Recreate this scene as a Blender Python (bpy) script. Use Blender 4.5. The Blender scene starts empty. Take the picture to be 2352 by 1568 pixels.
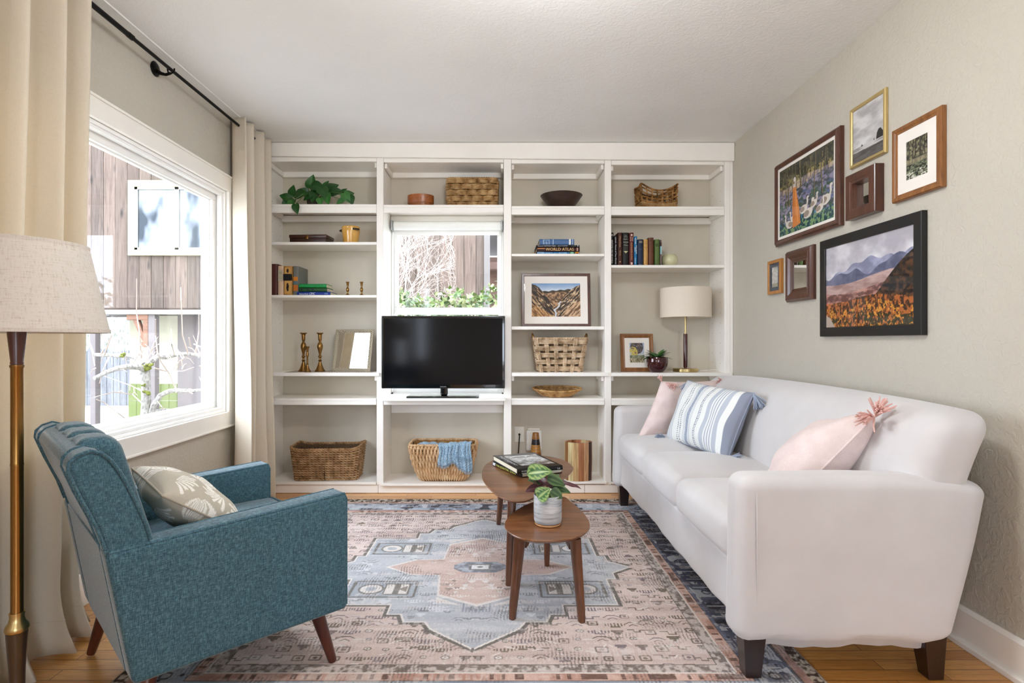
import bpy, bmesh, math, random
import numpy as np
from mathutils import Vector, Matrix, Euler
C = bpy.context.scene.collection
SC = bpy.context.scene
random.seed(7)
PI = math.pi

# ------------------------------------------------------------------ camera, sky, exposure
F, CX, CY, CH = 1300.0, 1150.0, 784.0, 1.0576      # focal length (px), vanishing point, eye height
cam_d = bpy.data.cameras.new('camera')
cam = bpy.data.objects.new('camera', cam_d); C.objects.link(cam)
cam.location = (0, 0, CH); cam.rotation_euler = (PI/2, 0, 0)
cam_d.sensor_width = 36.0; cam_d.lens = F/2352*36.0; cam_d.shift_x = (1176-CX)/2352
cam_d.clip_start = 0.05; cam_d.clip_end = 200
SC.camera = cam
SC.view_settings.view_transform = 'Standard'; SC.view_settings.look = 'None'
SC.view_settings.gamma = 1.0; SC.view_settings.use_curve_mapping = False
SC.view_settings.exposure = 1.96
SC.cycles.use_denoising = True
SC.cycles.max_bounces = 14; SC.cycles.diffuse_bounces = 8; SC.cycles.glossy_bounces = 6
SC.cycles.transparent_max_bounces = 24
SC.cycles.sample_clamp_indirect = 6.0

SKY = 2.9; FILL_LAMP = 17.0
w = bpy.data.worlds.new('sky'); SC.world = w; w.use_nodes = True
nt = w.node_tree; nt.nodes.clear()
wo = nt.nodes.new('ShaderNodeOutputWorld'); bg = nt.nodes.new('ShaderNodeBackground')
tc = nt.nodes.new('ShaderNodeTexCoord'); sep = nt.nodes.new('ShaderNodeSeparateXYZ')
rmp = nt.nodes.new('ShaderNodeValToRGB')
nt.links.new(tc.outputs['Generated'], sep.inputs[0]); nt.links.new(sep.outputs['Z'], rmp.inputs[0])
e = rmp.color_ramp.elements
e[0].position = 0.0; e[0].color = (0.76, 0.86, 0.99, 1); e[1].position = 0.8; e[1].color = (0.86, 0.97, 1.14, 1)
nt.links.new(rmp.outputs[0], bg.inputs[0]); bg.inputs[1].default_value = SKY
nt.links.new(bg.outputs[0], wo.inputs[0])

def portal(name, loc, rot, sx, sy):                 # guides sky sampling through a window, emits nothing itself
    l = bpy.data.lights.new(name, 'AREA'); l.shape = 'RECTANGLE'; l.size = sx; l.size_y = sy
    l.cycles.is_portal = True
    o = bpy.data.objects.new(name, l); C.objects.link(o); o.location = loc; o.rotation_euler = rot
XL, XR, YB, YF, H = -1.68, 1.62, 4.23, -3.0, 2.436   # room: left, right, shelf wall, wall behind the camera, ceiling
W1 = (1.30, 3.46, 0.63, 1.975)                        # left picture window: y0 y1 z0 z1
W3 = (-2.7, -1.30, 0.63, 2.1)                         # unseen left window, added behind the camera for more daylight
W5 = (0.30, 1.50, 0.25, 2.2)                         # unseen glazed door, added behind the camera for frontal fill light: x0 x1 z0 z1
W6 = (-1.63, -1.42, 0.70, 2.2)                        # narrow sidelight behind the camera
W2 = (-0.815, 0.02, 0.665, 1.955)                    # window in the shelf wall: x0 x1 z0 z1
portal('sky_portal', (XL-0.16, (W1[0]+W1[1])/2, (W1[2]+W1[3])/2), (0, -PI/2, 0), W1[3]-W1[2], W1[1]-W1[0])
portal('sky_portal', (XL-0.16, (W3[0]+W3[1])/2, (W3[2]+W3[3])/2), (0, -PI/2, 0), W3[3]-W3[2], W3[1]-W3[0])
portal('sky_portal', ((W5[0]+W5[1])/2, YF-0.2, (W5[2]+W5[3])/2), (PI/2, 0, 0), W5[1]-W5[0], W5[3]-W5[2])
portal('sky_portal', ((W2[0]+W2[1])/2, YB+0.2, (W2[2]+W2[3])/2), (-PI/2, 0, 0), W2[1]-W2[0], W2[3]-W2[2])

# ------------------------------------------------------------------ helpers
def bx(px, d): return (px-CX)/F*d
def bz(py, d): return CH-(py-CY)/F*d
def lin(c):
    out = []
    for v in c[:3]:
        v = v/255.0 if max(c[:3]) > 1.0 else v
        out.append(v/12.92 if v <= .04045 else ((v+.055)/1.055)**2.4)
    return tuple(out)
def lina(a):
    a = np.clip(np.asarray(a, float)/255.0, 0, 1)
    return np.where(a <= .04045, a/12.92, ((a+.055)/1.055)**2.4)

class MB:
    """collects shapes that become ONE mesh object"""
    def __init__(s): s.v = []; s.f = []; s.c = []; s.col = None; s.mi = []; s.m = 0
    def add(s, vs, fs, T=None, cols=None):
        n = len(s.v)
        if T is not None: vs = [tuple(T @ Vector(p)) for p in vs]
        s.v.extend(tuple(p) for p in vs)
        s.f.extend(tuple(i+n for i in f) for f in fs); s.mi.extend([s.m]*len(fs))
        if cols is None: cols = [s.col or (1, 1, 1)]*len(vs)
        s.c.extend(cols)
        return s
    def box(s, x0, x1, y0, y1, z0, z1, T=None):
        v = [(x0,y0,z0),(x1,y0,z0),(x1,y1,z0),(x0,y1,z0),(x0,y0,z1),(x1,y0,z1),(x1,y1,z1),(x0,y1,z1)]
        return s.add(v, [(0,3,2,1),(4,5,6,7),(0,1,5,4),(1,2,6,5),(2,3,7,6),(3,0,4,7)], T)
    def prism(s, poly, a, b, axis='y', T=None):
        """polygon (p,q) extruded from a to b along axis; y: (x,z), x: (y,z), z: (x,y)"""
        n = len(poly)
        mk = {'y': lambda p, t: (p[0], t, p[1]), 'x': lambda p, t: (t, p[0], p[1]), 'z': lambda p, t: (p[0], p[1], t)}[axis]
        v = [mk(p, a) for p in poly]+[mk(p, b) for p in poly]
        f = [tuple(range(n-1, -1, -1)), tuple(range(n, 2*n))]+[(i, (i+1) % n, n+(i+1) % n, n+i) for i in range(n)]
        return s.add(v, f, T)
    def lathe(s, prof, n=32, T=None, cap=True):
        v = []; f = []
        for r, z in prof:
            for k in range(n):
                a = 2*PI*k/n; v.append((r*math.cos(a), r*math.sin(a), z))
        m = len(prof)
        for i in range(m-1):
            for k in range(n):
                k2 = (k+1) % n; f.append((i*n+k, i*n+k2, (i+1)*n+k2, (i+1)*n+k))
        if cap:
            if prof[0][0] > 1e-5: f.append(tuple(range(n-1, -1, -1)))
            if prof[-1][0] > 1e-5: f.append(tuple((m-1)*n+k for k in range(n)))
        return s.add(v, f, T)
    def tube(s, pts, r, n=8, closed=False, T=None, cap=True, flat=1.0):
        P = [Vector(p) for p in pts]; m = len(P)
        R = r if isinstance(r, (list, tuple)) else [r]*m
        v = []; f = []; up = None
        for i in range(m):
            a = P[(i-1) % m] if (closed or i > 0) else P[i]; b = P[(i+1) % m] if (closed or i < m-1) else P[i]
            t = (b-a); t = t.normalized() if t.length > 1e-9 else Vector((0, 0, 1))
            if up is None: up = Vector((0, 0, 1)) if abs(t.z) < .9 else Vector((1, 0, 0))
            x = up-t*up.dot(t)
            if x.length < 1e-6: x = t.orthogonal()
            x.normalize(); y = t.cross(x); up = x
            for k in range(n):
                q = 2*PI*k/n; v.append(tuple(P[i]+x*(R[i]*math.cos(q)*flat)+y*(R[i]*math.sin(q))))
        for i in range(m if closed else m-1):
            j = (i+1) % m
            for k in range(n):
                k2 = (k+1) % n; f.append((i*n+k, i*n+k2, j*n+k2, j*n+k))
        if cap and not closed:
            f.append(tuple(range(n-1, -1, -1))); f.append(tuple((m-1)*n+k for k in range(n)))
        return s.add(v, f, T)
    def rbox(s, x0, x1, y0, y1, z0, z1, r, n=3, seg=(2, 2, 2), fn=None, T=None):
        """rounded box; fn deforms points"""
        lo = (x0, y0, z0); hi = (x1, y1, z1); ax = []
        rr = min(r, (x1-x0)/2-1e-4, (y1-y0)/2-1e-4, (z1-z0)/2-1e-4)
        for i in range(3):
            a, b = lo[i]+rr, hi[i]-rr
            c = [a-rr*math.tan(PI/4*(n-k)/n) for k in range(n)]
            c += [a+(b-a)*k/seg[i] for k in range(seg[i]+1)]
            c += [b+rr*math.tan(PI/4*(k+1)/n) for k in range(n)]
            ax.append(c)
        idx = {}; v = []; f = []
        def P(i, j, k):
            key = (i, j, k)
            if key in idx: return idx[key]
            p = [ax[0][i], ax[1][j], ax[2][k]]
            q = [min(max(p[t], lo[t]+rr), hi[t]-rr) for t in range(3)]
            d = Vector([p[t]-q[t] for t in range(3)])
            if d.length > 1e-9: d = d.normalized()*rr
            o = (q[0]+d.x, q[1]+d.y, q[2]+d.z)
            if fn: o = fn(*o)
            idx[key] = len(v); v.append(o); return idx[key]
        L = [len(a)-1 for a in ax]
        for side in (0, 1):
            for i in range(L[0]):
                for j in range(L[1]):
                    k = side*L[2]; q = (P(i,j,k), P(i+1,j,k), P(i+1,j+1,k), P(i,j+1,k)); f.append(q if side else q[::-1])
                for k in range(L[2]):
                    j = side*L[1]; q = (P(i,j,k), P(i+1,j,k), P(i+1,j,k+1), P(i,j,k+1)); f.append(q[::-1] if side else q)
            for j in range(L[1]):
                for k in range(L[2]):
                    i = side*L[0]; q = (P(i,j,k), P(i,j+1,k), P(i,j+1,k+1), P(i,j,k+1)); f.append(q if side else q[::-1])
        return s.add(v, f, T)
    def grid(s, nu, nv, fn, T=None, cf=None, flip=False):
        v = []; c = []; f = []
        for j in range(nv+1):
            for i in range(nu+1):
                u, t = i/nu, j/nv; v.append(fn(u, t)); c.append(cf(u, t) if cf else (s.col or (1, 1, 1)))
        for j in range(nv):
            for i in range(nu):
                a = j*(nu+1)+i; q = (a, a+1, a+nu+2, a+nu+1); f.append(q[::-1] if flip else q)
        return s.add(v, f, T, c)

def obj(name, mb, mats, parent=None, smooth=True, bevel=0, bseg=2, T=None, solid=0, sub=0, angle=35, colors=False):
    me = bpy.data.meshes.new(name)
    me.from_pydata(mb.v, [], mb.f)
    if not isinstance(mats, (list, tuple)): mats = [mats]
    for m in mats: me.materials.append(m)
    if len(mats) > 1: me.polygons.foreach_set('material_index', mb.mi)
    if colors:
        a = me.color_attributes.new('Col', 'FLOAT_COLOR', 'POINT')
        a.data.foreach_set('color', np.concatenate([np.array(mb.c, float), np.ones((len(mb.c), 1))], 1).ravel())
    if smooth:
        me.polygons.foreach_set('use_smooth', [True]*len(me.polygons))
        me.set_sharp_from_angle(angle=math.radians(angle))
    me.update()
    o = bpy.data.objects.new(name, me); C.objects.link(o)
    if parent is not None: o.parent = parent
    if T is not None: o.matrix_local = T
    if solid:
        m = o.modifiers.new('thick', 'SOLIDIFY'); m.thickness = solid; m.offset = 0
    if bevel:
        m = o.modifiers.new('edge', 'BEVEL'); m.width = bevel; m.segments = bseg; m.limit_method = 'ANGLE'; m.angle_limit = math.radians(40)
        m.harden_normals = False
    if sub:
        m = o.modifiers.new('soft', 'SUBSURF'); m.levels = sub; m.render_levels = sub
    return o
def tag(o, label=None, cat=None, group=None, kind=None):
    if label: o['label'] = label
    if cat: o['category'] = cat
    if group: o['group'] = group
    if kind: o['kind'] = kind
    return o
def thing(name, label, cat, loc=(0, 0, 0), rz=0, group=None):
    o = bpy.data.objects.new(name, None); C.objects.link(o); o.empty_display_size = .05
    o.location = loc; o.rotation_euler = (0, 0, rz)
    return tag(o, label, cat, group)
def struct(name, mb, m, parent=None, **k):
    o = obj(name, mb, m, parent, **k)
    if parent is None: o['kind'] = 'structure'
    return o
def TR(x=0, y=0, z=0, rx=0, ry=0, rz=0, s=1):
    return Matrix.Translation((x, y, z)) @ Euler((rx, ry, rz)).to_matrix().to_4x4() @ Matrix.Scale(s, 4)

# ------------------------------------------------------------------ materials
class NT:
    def __init__(s, name):
        s.m = bpy.data.materials.new(name); s.m.use_nodes = True; s.t = s.m.node_tree
        s.b = s.t.nodes['Principled BSDF']; s.out = s.t.nodes['Material Output']; s._c = None
    def n(s, kind, **k):
        x = s.t.nodes.new('ShaderNode'+kind)
        for a, v in k.items():
            if a.startswith('i_'):
                key = a[2:].replace('_', ' '); x.inputs[key].default_value = v
            else: setattr(x, a, v)
        return x
    def l(s, a, b): s.t.links.new(a, b)
    def coord(s, scale=(1, 1, 1), rot=(0, 0, 0), kind='Object'):
        t = s.n('TexCoord'); mp = s.n('Mapping'); mp.inputs['Scale'].default_value = scale; mp.inputs['Rotation'].default_value = rot
        s.l(t.outputs[kind], mp.inputs[0]); return mp.outputs[0]
    def noise(s, co, scale, detail=3, rough=.55, dist=0):
        x = s.n('TexNoise'); x.inputs['Scale'].default_value = scale; x.inputs['Detail'].default_value = detail
        x.inputs['Roughness'].default_value = rough; x.inputs['Distortion'].default_value = dist; s.l(co, x.inputs['Vector']); return x.outputs['Fac']
    def ramp(s, fac, stops):
        r = s.n('ValToRGB'); el = r.color_ramp.elements
        while len(el) < len(stops): el.new(.5)
        for q, (p, c) in zip(el, stops):
            q.position = p; q.color = (*(c if len(c) == 3 else c[:3]), 1)
        s.l(fac, r.inputs[0]); return r.outputs[0]
    def mix(s, a, b, fac, mode='MIX'):
        x = s.n('Mix'); x.data_type = 'RGBA'; x.blend_type = mode
        for sock, v in ((x.inputs[6], a), (x.inputs[7], b)):
            if isinstance(v, tuple): sock.default_value = (*v[:3], 1)
            else: s.l(v, sock)
        if isinstance(fac, (int, float)): x.inputs[0].default_value = fac
        else: s.l(fac, x.inputs[0])
        return x.outputs[2]
    def bump(s, h, strength=.2, dist=.002):
        x = s.n('Bump'); x.inputs['Strength'].default_value = strength; x.inputs['Distance'].default_value = dist
        s.l(h, x.inputs['Height'])
        if s.b.inputs['Normal'].is_linked: s.l(s.b.inputs['Normal'].links[0].from_socket, x.inputs['Normal'])
        s.l(x.outputs[0], s.b.inputs['Normal'])
    def base(s, c):
        if isinstance(c, tuple): s.b.inputs['Base Color'].default_value = (*c[:3], 1)
        else: s.l(c, s.b.inputs['Base Color'])
    def set(s, **k):
        for a, v in k.items(): s.b.inputs[a.replace('_', ' ')].default_value = v
        return s
def paint(name, c, rough=.5, var=.04, bump=.05, scale=6.0, spec=.4):
    t = NT(name); c = lin(c); co = t.coord()
    n = t.noise(co, scale, 4)
    t.base(t.ramp(n, [(.3, tuple(v*(1-var) for v in c)), (.7, tuple(min(1, v*(1+var)) for v in c))]))
    t.set(Roughness=rough, Specular_IOR_Level=spec)
    if bump: t.bump(t.noise(co, 55, 3), bump, .002)
    return t.m
def textured_wall(name, c, strength=.35):
    t = NT(name); c = lin(c); co = t.coord()
    n = t.noise(co, 2.2, 3)
    t.base(t.ramp(n, [(.3, tuple(v*.97 for v in c)), (.7, tuple(v*1.02 for v in c))]))
    t.set(Roughness=.55, Specular_IOR_Level=.35)
    a = t.noise(co, 38, 3, .5, 1.2); r = t.ramp(a, [(.46, (0, 0, 0)), (.6, (1, 1, 1))])
    t.bump(r, strength, .004); t.bump(t.noise(co, 140, 2), .12, .001)
    return t.m
def plain(name, c, rough=.4, metal=0, **k):
    t = NT(name); co = t.coord(); c = lin(c); n = t.noise(co, 14, 3)
    t.base(t.ramp(n, [(.3, tuple(v*.94 for v in c)), (.7, tuple(min(1, v*1.05) for v in c))]))
    t.set(Roughness=rough, Metallic=metal)
    for a, v in k.items(): t.b.inputs[a.replace('_', ' ')].default_value = v
    return t.m
def wood(name, dark, light, scale=1.0, axis=0, rough=.4, stretch=14, coat=0, contrast=(.3, .7)):
    """grain runs along axis"""
    t = NT(name); sc = [9*scale*stretch/6]*3; sc[axis] = 9*scale/6
    co = t.coord(tuple(sc)); n = t.noise(co, 1.6, 6, .6, .6)
    w2 = t.noise(t.coord(tuple(v*3.1 for v in sc)), 2.2, 3)
    c = t.ramp(n, [(contrast[0], lin(dark)), (contrast[1], lin(light))])
    c = t.mix(c, tuple(v*.55 for v in lin(dark)), t.ramp(w2, [(.52, (0, 0, 0)), (.8, (.7, .7, .7))]))
    t.base(c); t.set(Roughness=rough, Coat_Weight=coat, Coat_Roughness=.25); t.bump(n, .08, .001)
    return t.m
def fabric(name, c, c2=None, thread=900, rough=.9, bump=.35, sheen=.15, var=.16, slub=True):
    t = NT(name); c = lin(c); c2 = lin(c2) if c2 else tuple(v*(1-var) for v in c)
    a = t.noise(t.coord((thread*.06, thread*.9, thread*.06)), 1, 2); b = t.noise(t.coord((thread*.06, thread*.06, thread*.9)), 1, 2)
    d = t.noise(t.coord((thread*.9, thread*.07, thread*.07)), 1, 2)
    m1 = t.n('Math', operation='ADD'); t.l(a, m1.inputs[0]); t.l(b, m1.inputs[1])
    m2 = t.n('Math', operation='ADD'); t.l(m1.outputs[0], m2.inputs[0]); t.l(d, m2.inputs[1])
    m3 = t.n('Math', operation='MULTIPLY'); t.l(m2.outputs[0], m3.inputs[0]); m3.inputs[1].default_value = 1/3
    t.base(t.ramp(m3.outputs[0], [(.38, c2), (.6, c)]))
    t.set(Roughness=rough, Sheen_Weight=sheen, Sheen_Roughness=.5, Specular_IOR_Level=.2)
    t.bump(m3.outputs[0], bump, .0015)
    return t.m
def vcol(name, rough=.5, bump=0, bscale=200, spec=.4, noise=0, nscale=300, coat=0, sheen=0):
    t = NT(name); a = t.n('VertexColor', layer_name='Col'); c = a.outputs[0]; co = t.coord()
    if noise:
        n = t.noise(co, nscale, 3); c = t.mix(c, t.ramp(n, [(.3, (1-noise,)*3), (.7, (1, 1, 1))]), 1.0, 'MULTIPLY')
    t.base(c); t.set(Roughness=rough, Specular_IOR_Level=spec, Coat_Weight=coat, Sheen_Weight=sheen)
    if bump: t.bump(t.noise(co, bscale, 3), bump, .002)
    return t.m
def glass(name, tint=(1, 1, 1), refl=.9):
    m = bpy.data.materials.new(name); m.use_nodes = True; t = m.node_tree; t.nodes.clear()
    o = t.nodes.new('ShaderNodeOutputMaterial'); mx = t.nodes.new('ShaderNodeMixShader'); ge = t.nodes.new('ShaderNodeNewGeometry')
    tr = t.nodes.new('ShaderNodeBsdfTransparent'); gl = t.nodes.new('ShaderNodeBsdfGlossy'); gl.inputs['Roughness'].default_value = .02
    tr.inputs[0].default_value = (*tint, 1)
    vd = t.nodes.new('ShaderNodeVectorMath'); vd.operation = 'DOT_PRODUCT'; t.links.new(ge.outputs['Normal'], vd.inputs[0]); t.links.new(ge.outputs['Incoming'], vd.inputs[1])
    def mt(op, a, b=None):
        q = t.nodes.new('ShaderNodeMath'); q.operation = op
        for i, x in enumerate((a, b)):
            if x is None: continue
            if isinstance(x, (int, float)): q.inputs[i].default_value = x
            else: t.links.new(x, q.inputs[i])
        return q.outputs[0]
    f5 = mt('POWER', mt('SUBTRACT', 1.0, mt('ABSOLUTE', vd.outputs['Value'])), 5.0)          # Schlick reflectance, the same from both sides of the thin pane
    fac = mt('MULTIPLY', mt('ADD', .04, mt('MULTIPLY', f5, .96)), refl)
    t.links.new(fac, mx.inputs[0]); t.links.new(tr.outputs[0], mx.inputs[1]); t.links.new(gl.outputs[0], mx.inputs[2])
    t.links.new(mx.outputs[0], o.inputs[0]); return m

M = {}
M['wall'] = textured_wall('taupe_wall_paint', (194, 188, 175), .28)
M['wall_smooth'] = paint('taupe_shelf_back_paint', (204, 196, 180), .55)
M['ceiling'] = textured_wall('ceiling_paint', (238, 238, 236), .16)
M['white'] = paint('cream_white_trim_paint', (246, 242, 235), .38, .02, .04)
M['white2'] = paint('white_window_paint', (247, 246, 243), .35, .02, .02)
M['glass'] = glass('window_glass', refl=.7)
M['picture_glass'] = glass('picture_glass', refl=.8)
M['mirror'] = plain('mirror_silver', (235, 235, 232), .02, 1.0)
M['black_metal'] = plain('black_iron', (20, 18, 17), .4, .8)
M['brass'] = plain('aged_brass', (150, 112, 62), .25, 1.0)
M['brass_light'] = plain('brushed_brass', (196, 172, 120), .3, 1.0)
M['walnut'] = wood('walnut_veneer', (92, 54, 29), (144, 94, 56), 1.0, 0, .3, 10, .3)
M['walnut_leg'] = wood('walnut_leg', (74, 42, 24), (112, 68, 42), 1.2, 2, .35, 10, .2)
M['red_leg'] = wood('mahogany_leg', (62, 24, 14), (98, 42, 26), 1.0, 2, .3, 8, .3)
M['dark_leg'] = wood('espresso_leg', (22, 11, 9), (46, 24, 18), 1.0, 2, .3, 8, .3)
M['dark_frame'] = wood('dark_frame_wood', (60, 28, 16), (96, 52, 32), 1.6, 2, .3, 10, .3)
M['oak_frame'] = wood('oak_frame_wood', (110, 66, 26), (158, 104, 52), 1.6, 2, .35, 10, .2)
M['honey_frame'] = wood('honey_frame_wood', (156, 98, 36), (196, 134, 62), 1.6, 2, .35, 10, .2)
M['gold_frame'] = plain('pale_gold_frame', (196, 172, 116), .35, .55)
M['black_frame'] = plain('black_frame_lacquer', (19, 18, 18), .35)
M['mat'] = paint('picture_mat_board', (240, 234, 226), .8, .01, .03)
M['slate'] = paint('slate_mat_board', (70, 78, 88), .8, .03, .03)
M['art'] = vcol('printed_picture', .55, spec=.3)
M['pages'] = paint('book_pages', (226, 216, 192), .8, .06, .25, 200)
M['linen'] = fabric('curtain_linen', (216, 205, 186), thread=700, bump=.1, var=.06)
# ------------------------------------------------------------------ room shell
TW = .15
def wall_with_holes(mb, axis, pos0, pos1, a0, a1, z0, z1, holes):
    """holes: (a0,a1,z0,z1) sorted along the wall"""
    def bxx(p, q, r, s_):
        if q-p > 1e-4 and s_-r > 1e-4:
            mb.box(pos0, pos1, p, q, r, s_) if axis == 'x' else mb.box(p, q, pos0, pos1, r, s_)
    c = a0
    for h in sorted(holes):
        bxx(c, h[0], z0, z1); bxx(h[0], h[1], z0, h[2]); bxx(h[0], h[1], h[3], z1); c = h[1]
    bxx(c, a1, z0, z1)
mb = MB(); wall_with_holes(mb, 'x', XL-TW, XL, YF-TW, YB+TW, -.05, H+.1, [W1, W3]); struct('wall_left', mb, M['wall'], smooth=False)
mb = MB(); wall_with_holes(mb, 'x', XR, XR+TW, YF-TW, YB+TW, -.05, H+.1, []); struct('wall_right', mb, M['wall'], smooth=False)
mb = MB(); wall_with_holes(mb, 'y', YB, YB+TW, XL, XR, -.05, H+.1, [W2]); struct('wall_back', mb, M['wall_smooth'], smooth=False)
mb = MB(); wall_with_holes(mb, 'y', YF-TW, YF, XL, XR, -.05, H+.1, [W5, W6]); struct('wall_front', mb, M['wall'], smooth=False)
mb = MB(); mb.box(XL-TW, XR+TW, YF-TW, YB+TW, H, H+.1); struct('ceiling', mb, M['ceiling'], smooth=False)

# strip oak floor, boards along x
t = NT('oak_strip_floor'); co = t.coord()
br = t.n('TexBrick'); br.offset = .37; br.offset_frequency = 2; br.squash = 1
br.inputs['Scale'].default_value = 1; br.inputs['Brick Width'].default_value = .47; br.inputs['Row Height'].default_value = .057
br.inputs['Mortar Size'].default_value = .0012; br.inputs['Mortar Smooth'].default_value = .3; br.inputs['Bias'].default_value = 0
br.inputs['Color1'].default_value = (0, 0, 0, 1); br.inputs['Color2'].default_value = (1, 1, 1, 1); br.inputs['Mortar'].default_value = (.5, .5, .5, 1)
t.l(co, br.inputs['Vector'])
plank = t.ramp(br.outputs['Color'], [(0, lin((196, 136, 66))), (.35, lin((218, 158, 84))), (.7, lin((230, 174, 102))), (1, lin((204, 144, 72)))])
g = t.noise(t.coord((7, 90, 7)), 1.4, 6, .6, .8)
c = t.mix(plank, t.ramp(g, [(.3, (.62, .55, .48)), (.65, (1, 1, 1))]), .85, 'MULTIPLY')
c = t.mix(c, lin((70, 38, 14)), br.outputs['Fac'])
t.base(c); t.set(Roughness=.32, Coat_Weight=.35, Coat_Roughness=.22)
inv = t.n('Math', operation='SUBTRACT'); inv.inputs[0].default_value = 1; t.l(br.outputs['Fac'], inv.inputs[1])
t.bump(inv.outputs[0], .3, .0015); t.bump(t.noise(co, 3, 2), .1, .004)
mb = MB(); mb.box(XL-TW, XR+TW, YF-TW, YB+TW, -.08, 0); struct('floor', mb, t.m, smooth=False)

# baseboards and ceiling strip
mb = MB(); mb.prism([(XR-.016, 0), (XR, 0), (XR, .135), (XR-.006, .135), (XR-.016, .122)], YF, 3.9, 'y'); mb.box(XR-.03, XR-.016, YF, 3.9, 0, .018)
struct('baseboard_right', mb, M['white'], smooth=False, bevel=.002)
mb = MB(); mb.box(XL, XL+.016, YF, 3.93, 0, .13); struct('baseboard_left', mb, M['white'], smooth=False, bevel=.002)
mb = MB(); mb.box(XL, XL+.083, YF, 3.9, H-.007, H); struct('trim_1', mb, M['ceiling'], smooth=False)

# ------------------------------------------------------------------ windows
def window_left(name, W, side):
    """white wooden window in a side wall; side -1 = left wall, +1 = right wall"""
    y0, y1, z0, z1 = W; X = XL if side < 0 else XR; s = -side       # s points into the room
    root = thing(name, None, None); root['kind'] = 'structure'
    def fr(mb, xa, xb, a, wd, bt=None):                              # rectangular ring of boards
        y0_, y1_, z0_, z1_ = a; xa, xb = min(xa, xb), max(xa, xb); bt = bt or wd
        mb.box(xa, xb, y0_, y1_, z1_-wd, z1_); mb.box(xa, xb, y0_, y1_, z0_, z0_+bt)
        mb.box(xa, xb, y0_, y0_+wd, z0_+bt, z1_-wd); mb.box(xa, xb, y1_-wd, y1_, z0_+bt, z1_-wd)
    mb = MB(); fr(mb, X, X+s*.02, (y0-.095, y1+.095, z0-.095, z1+.095), .095)
    fr(mb, X+s*.02, X+s*.028, (y0-.095, y1+.095, z0-.095, z1+.095), .012)
    obj('casing', mb, M['white'], root, smooth=False, bevel=.003)
    mb = MB(); fr(mb, X-s*.145, X, (y0, y1, z0, z1), .014); fr(mb, X-s*.04, X-s*.012, (y0+.014, y1-.014, z0+.014, z1-.014), .016)
    obj('jamb', mb, M['white2'], root, smooth=False, bevel=.002)
    mb = MB(); fr(mb, X-s*.1, X-s*.05, (y0+.014, y1-.014, z0+.014, z1-.014), .05, .045); fr(mb, X-s*.088, X-s*.068, (y0+.06, y1-.06, z0+.055, z1-.06), .012)
    obj('sash', mb, M['white2'], root, smooth=False, bevel=.003)
    mb = MB(); mb.box(X-s*.08-.002, X-s*.08+.002, y0+.06, y1-.06, z0+.055, z1-.06); obj('pane', mb, M['glass'], root, smooth=False)
    return root
window_left('window_1', W1, -1)
window_left('added_window_3', W3, -1)
def window_front(name, W):
    x0, x1, z0, z1 = W; root = thing(name, None, None); root['kind'] = 'structure'
    def ring(mb, a, b, c_, d, ya, yb, wd):
        mb.box(a, b, ya, yb, d-wd, d); mb.box(a, b, ya, yb, c_, c_+wd); mb.box(a, a+wd, ya, yb, c_+wd, d-wd); mb.box(b-wd, b, ya, yb, c_+wd, d-wd)
    mb = MB(); ring(mb, x0-.03, x1+.03, z0-.06, z1+.06, YF, YF+.018, .06); obj('casing', mb, M['white'], root, smooth=False, bevel=.003)
    mb = MB(); ring(mb, x0, x1, z0, z1, YF-.1, YF-.05, .045); obj('sash', mb, M['white2'], root, smooth=False, bevel=.003)
    mb = MB(); mb.box(x0+.04, x1-.04, YF-.078, YF-.074, z0+.04, z1-.04); obj('pane', mb, M['glass'], root, smooth=False)
window_front('added_window_4', W5); window_front('window_5', W6)
# unseen globe lamp, added above the frame to brighten shelves and ceiling
cl_ = thing('fill_globe_light', 'white glass globe fill light on a short stem, added unseen above the frame', 'added fill light', (.16, 1.55, H-.001))
mb = MB(); mb.lathe([(.06, 0), (.06, -.01), (.05, -.018), (.008, -.02), (.008, -.085), (.035, -.09), (.04, -.1)], 40, cap=False); obj('stem', mb, M['brass_light'], cl_)
t = NT('fill_globe_glass'); t.base(lin((240, 236, 228))); t.b.inputs['Emission Color'].default_value = (.94, .98, 1.02, 1); t.set(Emission_Strength=FILL_LAMP)
mb = MB(); mb.lathe([(.13*math.sin(PI*k/20), -.225+.13*math.cos(PI*k/20)) for k in range(1, 20)]+[(0, -.355)], 40, cap=False); obj('globe', mb, t.m, cl_)

root = thing('window_2', None, None); root['kind'] = 'structure'
x0, x1, z0, z1 = W2; gl0, gl1 = bx(915, 4.29), bx(1142, 4.29); zm0, zm1 = bz(721.5, 4.29), bz(706.7, 4.29)
mb = MB(); mb.box(x0, x0+.012, YB, YB+.14, z0, z1); mb.box(x1-.012, x1, YB, YB+.14, z0, z1); mb.box(x0, x1, YB, YB+.14, z1-.012, z1); mb.box(x0, x1, YB, YB+.14, z0-.0, z0+.012)
obj('jamb', mb, M['white2'], root, smooth=False)
mb = MB(); mb.box(x0+.012, gl0-.0004, YB+.03, YB+.09, zm1+.0004, z1-.012); mb.box(gl1+.0004, x1-.012, YB+.03, YB+.09, zm1+.0004, z1-.012)
mb.box(gl0, gl1, YB+.03, YB+.09, z1-.07, z1-.012); mb.box(x0+.012, x1-.012, YB+.03, YB+.09, zm0, zm1)
obj('upper_sash', mb, M['white2'], root, smooth=False, bevel=.004)
mb = MB(); mb.box(x0+.012, gl0-.008, YB+.012, YB+.03, z0+.012, zm0); mb.box(gl1+.008, x1-.012, YB+.012, YB+.03, z0+.012, zm0); mb.box(gl0-.008, gl1+.008, YB+.012, YB+.03, z0+.012, z0+.07)
mb.box(gl0-.008, gl1+.008, YB+.012, YB+.03, zm0-.006, zm0)
obj('lower_sash', mb, M['white2'], root, smooth=False, bevel=.003)
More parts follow.
